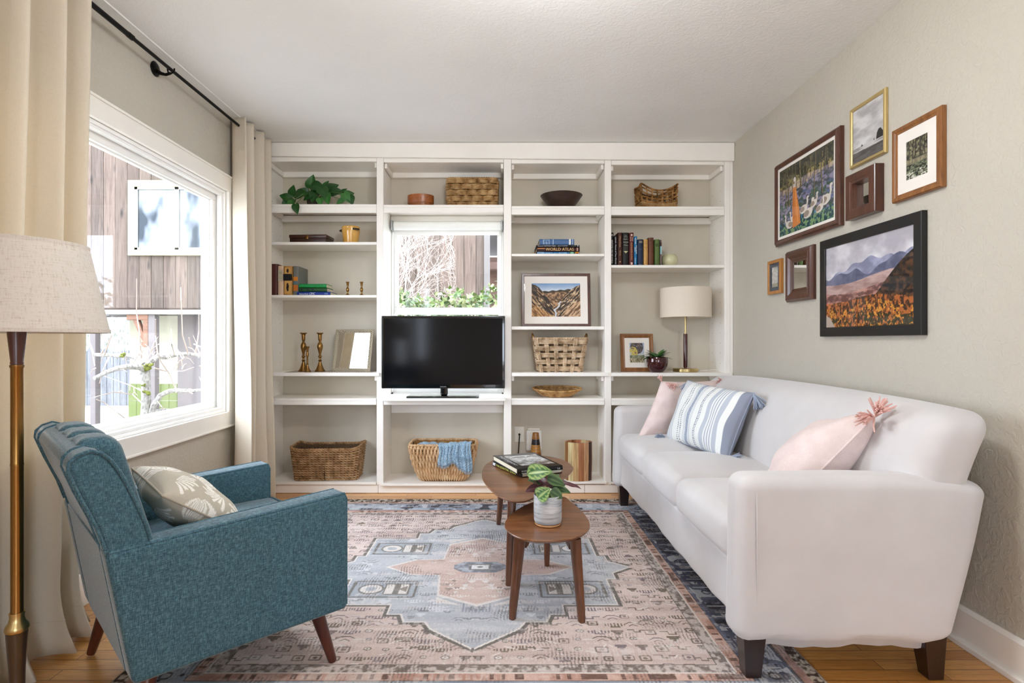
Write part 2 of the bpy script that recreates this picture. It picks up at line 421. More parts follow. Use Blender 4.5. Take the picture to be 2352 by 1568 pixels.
mb = MB(); mb.box(gl0, gl1, YB+.058, YB+.062, zm1, z1-.07); mb.box(gl0-.008, gl1+.008, YB+.02, YB+.024, z0+.07, zm0-.006)
obj('pane', mb, M['glass'], root, smooth=False)

# rolled-up blind in the alcove of the shelf-wall window
rb = thing('roller_blind', 'rolled-up white roller blind above the window behind the television', 'blind', (0, 0, 0))
za, zb = bz(508, 4.17), bz(527.6, 4.17); r = (za-zb)/2; zc = (za+zb)/2
bxa, bxb = bx(904, 4.17), bx(1150, 4.17)
mb = MB(); mb.lathe([(r, 0), (r, bxb-bxa)], 28, TR(bxa, 4.185, zc, 0, PI/2)); obj('roll', mb, paint('blind_vinyl', (240, 240, 236), .6, .02, .02), rb)
for xx in (bxa-.014, bxb+.003):
    mb = MB(); mb.box(xx, xx+.011, 4.14, 4.227, zb-.006, za+.004); obj('end_bracket', mb, plain('blind_bracket', (170, 172, 172), .4, .6), rb, smooth=False, bevel=.002)
mb = MB(); mb.box(bxa+.01, bxb-.01, 4.222, 4.2275, zb-.018, zc); mb.box(bxa+.01, bxb-.01, 4.219, 4.2295, zb-.03, zb-.016)
obj('bottom_bar', mb, M['white2'], rb, smooth=False, bevel=.002)

# ------------------------------------------------------------------ built-in bookcase
DF, DB = 3.94, YB
bc = thing('bookcase', 'cream painted built-in bookcase of four bays across the end wall', 'bookcase')
W_ = M['white']
def bpart(name, boxes, bev=.002, mat=W_):
    mb = MB()
    for b in boxes: mb.box(*b)
    return obj(name, mb, mat, bc, smooth=False, bevel=bev, bseg=1)
ZT = H-.003
stile = [(XL+.004, -1.615), (bx(865, DF), bx(880.5, DF)), (bx(1157, DF), bx(1174.5, DF)), (bx(1389, DF), bx(1404, DF)), (bx(1664.7, DF), bx(1677, DF))]
for a, b in stile:
    bpart('face_stile', [(a, b, DF, DF+.02, .06, 2.343)])
bpart('side_panel', [(XL+.004, -1.625, DF+.02, DB-.001, .06, 2.343)])
for a, b in stile[1:4]: bpart('divider_panel', [(a+.001, b-.001, DF+.02, DB-.001, .06, 2.343)])
bpart('side_panel', [(stile[4][0]+.001, XR-.004, DF+.02, DB-.001, .06, 2.343)])
mb = MB(); hl, hr = bx(604, 3.92), XR-.002
v = [(hl, bz(358.4, 3.92)), (hr, bz(369.5, 3.92)), (hr, ZT), (hl, ZT)]
mb.prism(v, 3.915, DF-.001, 'y'); obj('header_board', mb, W_, bc, smooth=False, bevel=.002)
mb = MB()
for a, b, c_ in [(stile[4][1]+.001, XR-.002, 2.343)]: mb.box(a, b, DF+.004, DF+.02, .06, c_)
obj('filler_strip', mb, W_, bc, smooth=False)
SH = {}
bays = [(-1.624, stile[1][0]), (stile[1][1], stile[2][0]), (stile[2][1], stile[3][0]), (stile[3][1], stile[4][0])]
def shelf(b, key, yt, yb, df=DF+.001, th=None, face=True, x0=None, x1=None, back=DB-.001, nm='shelf'):
    a, c_ = bays[b]; a += .0015; c_ -= .0015
    a = a if x0 is None else x0; c_ = c_ if x1 is None else x1
    zt, zb = bz(yt, df), bz(yb, df); SH[(b, key)] = zt
    bpart(nm, [(a, c_, df, back, zt-(th or zt-zb), zt)])
    if th:
        bpart('shelf_face', [(a, c_, df-.0005, df+.019, zb, zt-th-.0005)])
    return zt
def cleat(b, yt, yb, d=DB-.042):
    a, c_ = bays[b]; bpart('cleat', [(a+.002, c_-.002, d, DB-.002, bz(yb, d), bz(yt, d))])
def brackets(b, z, df):                                  # side battens under a shelf
    a, c_ = bays[b]
    for q in ((a+.002, a+.02), (c_-.02, c_-.002)): bpart('side_batten', [(q[0], q[1], df, DB-.045, z-.034, z-.0005)])
# top rails with the compartment tops
for b, (y0, y1) in enumerate([(359, 370.5), (361, 372.5), (364, 375), (368, 378)]):
    a, c_ = bays[b]; zt = bz(y1, DF)
    bpart('top_rail', [(a+.0015, c_-.0015, DF+.002, DF+.02, zt, 2.343)])
    bpart('top_panel', [(a+.0015, c_-.0015, DF+.0205, DB-.001, zt+.001, zt+.018)])
    cleat(b, (387, 388, 391, 393)[b], (406.5, 407.5, 410.5, 412)[b]); brackets(b, zt, DF+.03)
# bay one
shelf(0, 'A', 468.7, 488.6, th=.018); cleat(0, 495, 508.7); brackets(0, bz(488.6, DF)+.042, DF+.02)
shelf(0, 'B', 555.5, 562, DF+.006); shelf(0, 'C', 677.3, 683.3, DF+.006)
shelf(0, 'D', 855.5, 863.7, 3.925, x1=bx(871, 3.925)); brackets(0, bz(863.7, 3.925), DF+.022)
shelf(0, 'E', 914.5, 929.7, 3.936, th=.018, x1=bays[0][1]-.002)
shelf(0, 'F', 1107, 1113, 3.93)
# bay two
shelf(1, 'A', 470, 487.3, th=.018); cleat(1, 495.7, 508.0, DB-.03)
shelf(1, 'E', 915, 921, 3.87, x0=bx(877, 3.87), x1=bx(1161, 3.87))
bpart('shelf_face', [(bays[1][0]+.002, bays[1][1]-.002, DF+.002, DF+.02, bz(929.6, DF), SH[(1, 'E')]-.0195)])
cleat(1, 929.6, 948, DB-.02)
shelf(1, 'F', 1110.5, 1116, 3.915, x0=bx(873, 3.915), x1=bays[1][1]+.008)
# bay three
shelf(2, 'A', 473, 492.8, th=.018); cleat(2, 498, 512); brackets(2, bz(492.8, DF)+.042, DF+.02)
shelf(2, 'B', 582.5, 588.2, DF+.006); shelf(2, 'C', 749.3, 756.8, DF+.004)
shelf(2, 'D', 855.4, 864, 3.925, x1=bx(1398.5, 3.925)); brackets(2, bz(864, 3.925), DF+.022)
shelf(2, 'E', 914.5, 929.7, 3.937, th=.018)
shelf(2, 'F', 1106, 1111.5, 3.93, x1=bx(1394, 3.93))
# bay four
shelf(3, 'A', 474, 493.7, th=.018); cleat(3, 500, 514); brackets(3, bz(493.7, DF)+.042, DF+.02)
shelf(3, 'B', 608.4, 614.7, DF+.006)
shelf(3, 'D', 855.8, 864, 3.925, x0=bx(1404.5, 3.925), x1=bx(1681, 3.925)); brackets(3, bz(864, 3.925), DF+.022)
shelf(3, 'E', 914.5, 930.6, 3.937, th=.018)
shelf(3, 'F', 1107, 1112, 3.93)
# toe kick, one board per bay with a joint under bay three
kz = bz(1110, DF)-.012
for a, b_ in ((XL+.004, bx(868, DF)), (bx(868.8, DF), bx(1343, DF)), (bx(1343.8, DF), XR-.004)):
    bpart('toe_kick', [(a, b_, DF+.004, DF+.02, .002, min(kz, .06-.001) if False else .0595)])
hole_me = None; PH = plain('pin_hole_dark', (128, 118, 106), .8)
for x, ys in ((-1.6245, (4.02, 4.17)), (1.5605, (4.02, 4.17))):
    for y in ys:
        for k in range(24):
            z = .47+k*.072
            if abs(z-SH[(0, 'D')]) < .06 or abs(z-.66) < .05: continue
            s = 1 if x < 0 else -1
            if hole_me is None:
                mb = MB(); mb.lathe([(.0024, -.0005), (.0024, .0005)], 10, Euler((0, PI/2, 0)).to_matrix().to_4x4()); ho = obj('pin_hole', mb, PH, bc, smooth=False); hole_me = ho.data; ho.location = (x, y, z)
            else:
                ho = bpy.data.objects.new('pin_hole', hole_me); C.objects.link(ho); ho.parent = bc; ho.location = (x, y, z)

# ------------------------------------------------------------------ curtain rod and curtains
RX, RZ = -1.60, 2.376
rod = thing('curtain_rod', 'black iron curtain rod under the ceiling above the picture window', 'curtain rod')
mb = MB(); mb.tube([(RX, .95, RZ), (RX, 2.45, RZ)], .011, 12); mb.tube([(RX, 2.45, RZ), (RX, 3.80, RZ)], .0085, 12); mb.tube([(RX, 2.43, RZ), (RX, 2.46, RZ)], .0125, 12)
obj('rod', mb, M['black_metal'], rod)
for yy in (1.1, 2.747, 3.70):
    mb = MB(); mb.lathe([(.034, 0), (.036, .004), (.03, .009), (.012, .013)], 20, TR(XL+.0005, yy, RZ+.004, 0, PI/2))
    mb.tube([(XL+.01, yy, RZ-.002), (XL+.03, yy, RZ-.018), (XL+.055, yy, RZ-.024), (RX, yy, RZ-.017)], [.011, .009, .007, .006], 10)
    mb.tube([(RX-.017, yy, RZ+.004), (RX-.014, yy, RZ-.012), (RX, yy, RZ-.018), (RX+.014, yy, RZ-.012), (RX+.017, yy, RZ+.006)], .004, 8)
    obj('bracket', mb, M['black_metal'], rod)
t = NT('curtain_cloth'); co = t.coord((900, 900, 60)); n1 = t.noise(co, 1, 2); n2 = t.noise(t.coord((60, 60, 900)), 1, 2)
ad = t.n('Math', operation='ADD'); t.l(n1, ad.inputs[0]); t.l(n2, ad.inputs[1])
t.base(t.ramp(ad.outputs[0], [(.6, lin((214, 203, 184))), (1.2, lin((226, 216, 198)))]))
t.set(Roughness=.85, Sheen_Weight=.1, Specular_IOR_Level=.15)
tl = t.n('BsdfTranslucent'); tl.inputs[0].default_value = (*lin((222, 205, 170)), 1); mxs = t.n('MixShader'); mxs.inputs[0].default_value = .16
t.l(t.b.outputs[0], mxs.inputs[1]); t.l(tl.outputs[0], mxs.inputs[2]); t.l(mxs.outputs[0], t.out.inputs[0])
M['curtain'] = t.m
def curtain(name, label, y0t, y1t, y0b, y1b, nf, amp_t, amp_b, ztop, zbot, xt, xb, seed, ph=0.0, rings=True, belly=None):
    rnd = random.Random(seed); root = thing(name, label, 'curtain', group=None)
    jit = [rnd.uniform(-.35, .35) for _ in range(40)]; am = [rnd.uniform(.55, 1.2) for _ in range(40)]
    def fn(u, v):                                           # u along the rod, v down
        z = ztop+(zbot-ztop)*v
        yt = y0t+(y1t-y0t)*u; yb = y0b+(y1b-y0b)*u; e_ = v**1.3
        y = yt+(yb-yt)*e_
        q = u*nf; k = int(q); fr_ = q-k
        a = am[k % 40]*(1-fr_)+am[(k+1) % 40]*fr_; j = jit[k % 40]*(1-fr_)+jit[(k+1) % 40]*fr_
        s = math.sin(2*PI*(q+j*e_)+ph); s = math.copysign(abs(s)**.8, s)
        A = amp_t+(amp_b-amp_t)*e_
        x = xt+(xb-xt)*e_+A*a*s
        y += .24*A*math.cos(2*PI*(q+j*e_)*1.0+ph+.8)*(.4+.6*e_)
        x += .012*math.sin(7*v+5*u+seed)*e_
        if belly: x, y = belly(u, v, x, y)
        return (x, y, z)
    mb = MB(); mb.grid(int(nf*20), 60, fn)
    obj('drape', mb, M['curtain'], root, solid=.002, angle=80)
    mb = MB(); mb.grid(int(nf*22), 2, lambda u, v: tuple(Vector(fn(u, .955+.0*v))+Vector((.0016, 0, -.004*v))))
    obj('hem', mb, M['curtain'], root, solid=.0025, angle=80)
    return root, fn
curtain('curtain', 'pale beige curtain gathered at the far end of the picture window, beside the bookcase', 3.44, 3.86, 3.38, 3.80, 3.0, .055, .06, 2.425, .012, RX, -1.555, 3, ph=2.2)
def flare(u, v, x, y):
    s = max(0, v-.9)/.1
    return x+.07*s*s, y
curtain('curtain', 'broad beige curtain hanging behind the standard lamp and armchair', 1.18, 2.235, 1.10, 2.10, 7.6, .055, .06, 2.425, .012, RX, -1.555, 11, ph=1.6, belly=flare)
# ------------------------------------------------------------------ outdoors
GZ = -.3
t = NT('gravel_path'); co = t.coord(); n = t.noise(co, 3, 5); n2 = t.noise(co, 60, 3)
t.base(t.mix(t.ramp(n, [(.35, lin((146, 144, 138))), (.65, lin((176, 173, 167)))]), t.ramp(n2, [(.3, (.7, .7, .7)), (.7, (1, 1, 1))]), .8, 'MULTIPLY')); t.set(Roughness=.9); t.bump(n2, .3, .01)
mb = MB(); mb.box(-22, 14, -14, 30, GZ-.1, GZ); struct('ground', mb, t.m, smooth=False)

FY = 7.5
nh = thing('neighbor_house', 'neighboring house with weathered vertical board siding seen through the windows', 'house', (0, 0, 0))
mb = MB(); rnd = random.Random(5); x = bx(-560, FY); bw = .159; xr = bx(1112, FY)
zs0, zs1 = 1.5, 4.6
while x < xr-.02:
    g = rnd.uniform(.72, 1.1); tint = rnd.uniform(-.06, .05)
    mb.col = (.098*g, (.070+tint*.03)*g, (.054+tint*.02)*g); dy = rnd.uniform(0, .008)
    mb.box(x+.002, min(x+bw-.004, xr), FY-.02+dy, FY+.02, zs0, zs1); x += bw
mb.col = (.02, .016, .013); mb.box(bx(-560, FY), xr, FY+.004, FY+.03, zs0, zs1)
t = NT('weathered_boards'); vc = t.n('VertexColor', layer_name='Col'); co = t.coord((22, 22, 1.4)); n = t.noise(co, 2, 6, .65, .7)
kn = t.n('TexVoronoi'); kn.inputs['Scale'].default_value = 1; t.l(t.coord((5, 5, 1.5)), kn.inputs['Vector'])
c = t.mix(vc.outputs[0], t.ramp(n, [(.25, (.45, .42, .4)), (.5, (1, .95, .9)), (.75, (1.5, 1.5, 1.5))]), 1, 'MULTIPLY')
c = t.mix(c, (.02, .015, .012), t.ramp(kn.outputs['Distance'], [(.05, (1, 1, 1)), (.14, (0, 0, 0))]))
t.base(c); t.set(Roughness=.85); t.bump(n, .3, .004)
obj('board_siding', mb, t.m, nh, smooth=False, colors=True)
M['ext_white'] = paint('exterior_white_trim', (150, 148, 140), .6, .03, .05)
M['ext_lime'] = paint('lime_shingle', (108, 117, 66), .7, .08, .1)
M['ext_cream'] = paint('cream_stucco', (196, 190, 166), .8, .04, .1)
M['ext_wood'] = wood('cedar_brace', (96, 64, 46), (126, 88, 66), .5, 0, .7, 8)
M['ext_mauve'] = paint('grey_board_wall', (104, 96, 94), .8, .05, .1)
mb = MB(); mb.box(bx(-560, 7.4), bx(486, 7.4), 7.36, 7.44, bz(722, 7.4), bz(711.5, 7.4)); obj('white_gutter', mb, M['ext_white'], nh, smooth=False, bevel=.01)
mb = MB(); mb.box(bx(-560, FY), xr, FY-.01, FY+1.4, 1.44, 1.5); obj('soffit', mb, plain('soffit_wood', (60, 44, 34), .8), nh, smooth=False)
mb = MB(); mb.box(xr-.001, xr+.075, FY-.04, FY+.06, -.3, zs1); obj('corner_board', mb, plain('corner_board_grey', (96, 90, 86), .7), nh, smooth=False)
# upper window with lime painted casing
wx0, wx1, wz0, wz1 = bx(296, FY-.03), bx(560, FY-.03), bz(587, FY-.03), bz(415, FY-.03)
mb = MB(); yq0, yq1 = FY-.06, FY-.021
mb.box(wx0, wx1, yq0, yq1, wz0, wz0+.075); mb.box(wx0, wx1, yq0, yq1, wz1-.085, wz1); mb.box(wx0, wx0+.085, yq0, yq1, wz0+.075, wz1-.085); mb.box(wx1-.085, wx1, yq0, yq1, wz0+.075, wz1-.085)
ow = obj('window_casing', mb, paint('pale_lime_trim', (176, 176, 132), .6, .03, .05), nh, smooth=False, bevel=.006)
mb = MB(); a0, a1, b0, b1 = wx0+.085, wx1-.085, wz0+.075, wz1-.085; mx_ = bx(409, FY-.03)
for q in ((a0, a1, b0, b0+.03), (a0, a1, b1-.035, b1), (a0, a0+.04, b0, b1), (a1-.04, a1, b0, b1), (mx_-.035, mx_+.02, b0, b1)): mb.box(q[0], q[1], FY-.05, FY-.0205, q[2], q[3])
mb.box(a0, a1, FY-.0225, FY-.0206, b0, b1); obj('window_sash', mb, M['ext_white'], ow, smooth=False, bevel=.004)
t = NT('painted_reflection_pane'); t.base(t.ramp(t.noise(t.coord((1.2, 1, .6)), 2, 3), [(.40, (.03, .035, .04)), (.6, (.26, .28, .3))])); t.set(Roughness=.03, Metallic=.9)  # grey reflected shapes are mottled into the metallic pane colour
mb = MB(); mb.box(a0+.03, a1-.03, FY-.034, FY-.024, b0+.02, b1-.025); obj('window_pane', mb, t.m, ow, smooth=False)
# recessed ground storey: cream wall, lime shingled base, grey boards
LY = 8.4
mb = MB(); mb.box(bx(298, LY), bx(560, LY), LY, LY+.1, .43, 1.44); obj('cream_wall', mb, M['ext_cream'], nh, smooth=False)
mb = MB()
for k in range(3):
    for i in range(26):
        xx = bx(298, LY)+i*.12
        if xx+.12 < bx(480, LY): mb.box(xx+.002, xx+.117, LY-.03+.006*k*0, LY-.005, .43-.25*(k+1)+.004, .43-.25*k)
obj('shingle_base', mb, M['ext_lime'], nh, smooth=False)
mb = MB(); mb.box(bx(408, 7.8), bx(467, 7.8), 7.8, 7.9, GZ, 1.44); obj('grey_wall', mb, M['ext_mauve'], nh, smooth=False)
mb = MB(); mb.box(bx(467, 7.78), bx(476, 7.78), 7.76, 7.9, GZ, 1.44); obj('corner_trim', mb, plain('tan_trim', (150, 118, 92), .7), nh, smooth=False)
mb = MB(); mb.box(bx(600, LY), xr, FY+.06, LY+.02, GZ, 1.44); obj('rear_wall', mb, M['ext_cream'], nh, smooth=False)
# post with cedar corner brace
PY = 7.45; px0, px1 = bx(345.5, PY), bx(361, PY)
mb = MB(); mb.box(px0, px1, PY-.05, PY+.05, GZ, 1.44); obj('post', mb, M['ext_mauve'], nh, smooth=False, bevel=.006)
mb = MB(); T1, T2 = bz(720, PY), bz(735, PY)
mb.box(bx(296, PY), px0-.002, PY-.05, PY+.03, T2, T1); mb.box(px0-.07, px0-.002, PY-.05, PY+.03, bz(797, PY), T2)
mb.prism([(bx(309, PY), T2), (bx(322, PY), T2), (px0-.03, bz(783, PY)), (px0-.08, bz(783, PY))], PY-.045, PY+.02, 'y')
mb.box(px0-.085, px0+.0, PY-.06, PY+.04, bz(797, PY), bz(785, PY))
obj('corner_brace', mb, M['ext_wood'], nh, smooth=False, bevel=.006)
mb = MB(); mb.box(bx(213, 7.45), bx(225, 7.45), PY-.05, PY+.05, GZ, 1.44); obj('post', mb, M['ext_mauve'], nh, smooth=False, bevel=.006)

# blue door beyond the grey wall
mb = MB(); mb.box(bx(474, 8.0), bx(510, 8.0), 8.0, 8.06, GZ, 1.3); obj('blue_door', mb, paint('blue_door_paint', (40, 92, 150), .6, .03, .03), nh, smooth=False)

# grey plank fence and hillside beyond
mb = MB(); rnd = random.Random(9)
fx = bx(-300, 12); 
while fx < bx(303, 12):
    h = bz(804, 12)+rnd.uniform(-.04, .04); mb.box(fx, fx+.13, 12, 12.03, GZ, h); fx += .14
mb.box(bx(-300, 12), bx(303, 12), 12.03, 12.06, .1, .18); mb.box(bx(-300, 12), bx(303, 12), 12.03, 12.06, .6, .68)
tag(obj('fence', mb, wood('grey_fence_boards', (92, 92, 94), (126, 126, 128), .5, 2, .8, 8), smooth=False), 'grey plank fence at the end of the side yard, seen low in the picture window', 'fence')
mb = MB(); mb.prism([(-40, GZ), (bx(420, 26), GZ), (bx(420, 26), 3.2), (bx(330, 26), 3.6), (bx(200, 26), 4.2), (-28, 3.8), (-40, 4.4)], 26, 30, 'y')
t = NT('leafless_hillside'); n = t.noise(t.coord((1.2, 1, .8)), 6, 8, .75); t.base(t.ramp(n, [(.38, lin((78, 78, 70))), (.52, lin((124, 124, 114))), (.66, lin((160, 160, 154)))])); t.set(Roughness=1)
struct('hill', mb, t.m, smooth=False)
# brown shed to the right of the house corner, in the shelf-wall window
mb = MB(); mb.box(bx(1120, 10), bx(1260, 10), 10, 12, GZ, 2.55)
sh = thing('shed', 'dark timber shed glimpsed past the house corner in the small window', 'shed', (0, 0, 0))
obj('wall', mb, wood('shed_boards', (66, 46, 38), (104, 76, 62), .6, 0, .8, 6), sh, smooth=False)
mb = MB(); mb.box(bx(1100, 9.9), bx(1270, 9.9), 9.7, 12.1, 2.3, 2.42); mb.box(bx(1118, 9.9), bx(1270, 9.9), 9.95, 9.99, 1.75, 1.83)
obj('beam', mb, plain('shed_beam', (84, 60, 50), .8), sh, smooth=False)
mb = MB(); mb.box(bx(1100, 9.9), bx(1270, 9.9), 9.6, 12.2, 2.9, 3.0); obj('roof', mb, plain('shed_roof', (70, 64, 62), .8), sh, smooth=False)

# leafless fruit tree close to the picture window
TY = 4.6
def tp(px, py, dy=0): return (bx(px, TY+dy), TY+dy, bz(py, TY+dy))
tree = thing('fruit_tree', 'pale leafless fruit tree with mossy trunk just outside the picture window', 'tree', (bx(336, TY), TY, GZ))
TI = Matrix.Translation((-bx(336, TY), -TY, -GZ))
t = NT('pale_bark'); co = t.coord((30, 30, 18)); n = t.noise(co, 2, 5); t.base(t.ramp(n, [(.3, lin((84, 80, 74))), (.55, lin((140, 135, 128))), (.8, lin((166, 162, 156)))])); t.set(Roughness=.9); t.bump(n, .6, .01)
M['bark'] = t.m; M['twig'] = plain('twig_bark', (150, 134, 122), .8); M['moss'] = paint('moss', (92, 96, 30), 1, .3, .6, 60)
mb = MB(); mb.tube([(bx(336, TY), TY, GZ), tp(334, 985), tp(336, 930), tp(335, 880), tp(332, 838)], [.06, .045, .036, .034, .042], 12, T=TI)
obj('trunk', mb, M['bark'], tree)
limbs = [[(335, 850, 0), (318, 842, -.1), (292, 842, -.2), (268, 846, -.3), (246, 854, -.4), (216, 869, -.5)],
         [(332, 838, 0), (312, 820, .1), (292, 816, .15), (262, 816, .2), (214, 814, .2)],
         [(336, 842, 0), (352, 826, 0), (362, 818, .05), (384, 820, .1), (400, 815, .1), (430, 812, .1), (484, 820, .1)],
         [(346, 962, 0), (353, 930, 0), (368, 908, 0), (388, 898, .05), (404, 896, .05), (440, 898, .05), (478, 894, .05)],
         [(350, 950, 0), (372, 943, .1), (410, 945, .2), (450, 940, .2)]]
for k, L in enumerate(limbs):
    mb = MB(); m = len(L); mb.tube([tp(*q) for q in L], [.026-.014*i/m for i in range(m)], 8, T=TI); obj('limb', mb, M['bark'], tree)
mb = MB(); rnd = random.Random(21)
tw = [[(326, 835), (321, 770), (314, 718), (313, 640)], [(362, 815), (358, 770), (357, 733)], [(400, 815), (395, 790), (392, 755)], [(431, 812), (420, 770), (416, 690), (414, 660)],
      [(335, 835), (352, 800), (364, 790), (400, 803)], [(340, 835), (326, 812), (300, 798), (250, 790)], [(404, 896), (390, 860), (370, 830), (358, 800)], [(437, 800), (434, 775)],
      [(450, 808), (456, 760), (458, 720)], [(405, 800), (420, 825), (405, 850), (375, 870), (362, 868)], [(355, 845), (380, 852), (420, 852), (446, 843)], [(333, 915), (325, 898), (300, 885), (230, 860)],
      [(300, 970), (270, 948), (240, 925), (222, 917)], [(330, 930), (305, 905), (260, 900), (215, 912)], [(380, 945), (372, 935), (362, 920)], [(445, 790), (470, 800), (485, 815)], [(250, 820), (238, 850), (228, 880)],
      [(236, 812), (233, 770), (230, 735)], [(240, 815), (255, 770), (272, 735)], [(460, 840), (470, 868), (484, 885)]]
for L in tw:
    mb.tube([tp(a+rnd.uniform(-1, 1), b, rnd.uniform(-.25, .25)) for a, b in L], [.006-.004*i/len(L) for i in range(len(L))], 5, T=TI)
for k in range(70):
    a = rnd.uniform(215, 485); b = rnd.choice((816, 820, 845, 898, 816))+rnd.uniform(-8, 8); dx = rnd.uniform(-22, 22); dy_ = rnd.uniform(-45, 25); q = rnd.uniform(-.3, .3)
    mb.tube([tp(a, b, q), tp(a+dx*.5, b+dy_*.5-4, q), tp(a+dx, b+dy_, q)], [.005, .0035, .002], 5, T=TI)
obj('twigs', mb, M['twig'], tree)
mb = MB()
for px, py, s in ((336, 846, .05), (328, 843, .035), (345, 840, .035), (338, 902, .035), (332, 884, .02), (344, 972, .03), (262, 848, .015), (285, 815, .03)):
    for k in range(6):
        c0 = Vector(tp(px, py, -.03))+Vector((rnd.uniform(-s, s)*.7, rnd.uniform(-.02, .01), rnd.uniform(-s, s)*.4))
        mb.lathe([(0, -s*.35), (s*.4, -s*.15), (s*.4, s*.15), (0, s*.35)], 7, TI @ Matrix.Translation(c0))
obj('moss', mb, M['moss'], tree)
# garden stone trough and mossy ground plants at the tree foot
mb = MB(); mb.box(bx(292, 5.2), bx(420, 5.2), 5.15, 5.6, .24, .32); mb.box(bx(300, 5.2), bx(412, 5.2), 5.2, 5.55, GZ, .24)
tag(obj('planter', mb, paint('stone_planter', (128, 124, 120), .9, .15, .4), smooth=False, bevel=.02), 'low grey stone planter behind the foot of the fruit tree', 'planter')

# leaf clump shared helper
def leaf_cards(mb, rnd, n, fpos, size, cols, aspect=.5):
    for k in range(n):
        p = Vector(fpos(rnd)); s = rnd.uniform(*size)
        d = Vector((rnd.gauss(0, 1), rnd.gauss(0, 1), rnd.gauss(.2, .8))).normalized(); sd = d.cross(Vector((rnd.gauss(0, 1), rnd.gauss(0, 1), rnd.gauss(0, 1)))).normalized()
        nn = d.cross(sd); g = rnd.choice(cols); f = rnd.uniform(.75, 1.2); mb.col = tuple(v*f for v in g)
        a = p; b = p+d*s*.5+sd*s*aspect*.5+nn*s*.05; c_ = p+d*s; e_ = p+d*s*.5-sd*s*aspect*.5+nn*s*.05; m_ = p+d*s*.5-nn*s*.03
        mb.add([a, b, c_, e_, m_], [(0, 1, 4), (1, 2, 4), (2, 3, 4), (3, 0, 4)])
BY = 5.4
hd = thing('ivy_bush', 'bright green leafy bush below the small window behind the television', 'bush', (-.5, BY, GZ))
HI = Matrix.Translation((.5, -BY, -GZ))
mb = MB(); rnd = random.Random(2)
def hp(r):
    px = r.uniform(880, 1190); top = 684-28*(px > 1000)*min(1, (px-1000)/120)-(14*math.sin(px*.05)+10*math.sin(px*.021+1))*.7
    return (bx(px, BY)+.5, r.uniform(-.3, .3), bz(r.uniform(top, 850), BY+.1)-GZ)
leaf_cards(mb, rnd, 3000, hp, (.035, .075), [(.10, .17, .035), (.16, .24, .06), (.06, .11, .03), (.26, .32, .12), (.34, .36, .18)], .75)
obj('foliage', mb, vcol('ivy_leaf', .45, noise=.25), hd, smooth=False, colors=True)
mb = MB()
for k in range(14):
    xx = bx(900+k*20, BY)+.5; mb.tube([(xx, 0, 0), (xx+rnd.uniform(-.1, .1), rnd.uniform(-.1, .1), .8), (xx+rnd.uniform(-.2, .2), 0, 1.5)], [.02, .014, .006], 6)
obj('stems', mb, M['twig'], hd)
tshrub = thing('bare_shrub', 'tangled pale leafless shrub against the wood siding in the small window', 'shrub', (bx(960, 6.4), 6.4, GZ))
mb = MB(); rnd = random.Random(14); SI = Matrix.Translation((-bx(960, 6.4), -6.4, -GZ))
def twig(p, d, L, r, depth):
    pts = [p]; q = Vector(p); dd = Vector(d)
    for k in range(4):
        dd = (dd+Vector((rnd.gauss(0, .24), rnd.gauss(0, .16), rnd.gauss(.03, .16)))).normalized(); q = q+dd*L/4; q.y = min(q.y, 7.2); q.x = min(q.x, -.5-.02*k); pts.append(tuple(q))
    mb.tube(pts, [r, r*.85, r*.7, r*.55, r*.4], 4, T=SI, cap=False)
    if depth:
        for k in range(5):
            i = rnd.randint(1, 4); a = rnd.uniform(-1, 1); d2 = (dd+Vector((a, rnd.uniform(-.5, .5), rnd.uniform(-.2, .5)))).normalized(); twig(pts[i], d2, L*.62, r*.6, depth-1)
for k in range(4):
    px = rnd.uniform(895, 950); twig((bx(px, 6.4), 6.4+rnd.uniform(-.3, .3), .6), (rnd.uniform(-.15, .4), rnd.uniform(-.1, .1), 1), 1.1, .0065, 3)
    twig((bx(px, 6.4), 6.4+rnd.uniform(-.3, .3), 1.5), (rnd.uniform(-.3, .5), 0, 1), 0.9, .006, 3)
for k in range(10):
    px = rnd.uniform(905, 1000); mb.tube([(bx(px, 6.4), 6.4, GZ), (bx(px, 6.4)+.05, 6.42, .5), (bx(px, 6.4)+rnd.uniform(-.1, .1), 6.4, 1.5)], .012, 5, T=SI)
obj('twigs', mb, paint('pale_twig', (172, 158, 148), .9, .1, 0), tshrub)
# ground cover under the picture window
mb = MB(); rnd = random.Random(31)
leaf_cards(mb, rnd, 900, lambda r: (r.uniform(-3.9, -2.2), r.uniform(3.2, 4.6), GZ+abs(r.gauss(0, .22))), (.05, .13), [(.14, .2, .04), (.2, .24, .08), (.3, .26, .16)], .3)
tag(obj('grass', mb, vcol('garden_grass', .6), smooth=False, colors=True), 'tufts of grass at the foot of the fruit tree', 'grass', kind='stuff')
# ------------------------------------------------------------------ sofa
t = NT('cream_velvet_slipcover'); co = t.coord(); n = t.noise(co, 3.2, 4); n2 = t.noise(co, 26, 4)
t.base(t.ramp(n, [(.3, lin((198, 194, 193))), (.7, lin((208, 205, 204)))])); t.set(Roughness=.8, Sheen_Weight=.35, Sheen_Roughness=.4, Specular_IOR_Level=.2)
wr = t.noise(t.coord((1.6, 2.4, 2.2)), 2.0, 2, .5, .6)
t.bump(wr, .12, .02); t.bump(n2, .06, .004); t.bump(t.noise(co, 500, 2), .12, .0008)
M['velvet'] = t.m
SY0, SY1, SX = 1.735, 3.715, .735          # sofa near end, far end, front
sofa = thing('sofa', 'long cream slipcovered three-seat sofa against the right wall', 'sofa', (1.12, (SY0+SY1)/2, 0))
OX, OY = 1.12, (SY0+SY1)/2; X0 = SX-OX
def wig(y, s=0): return .006*math.sin(9*y+s)+.004*math.sin(23*y+2*s)
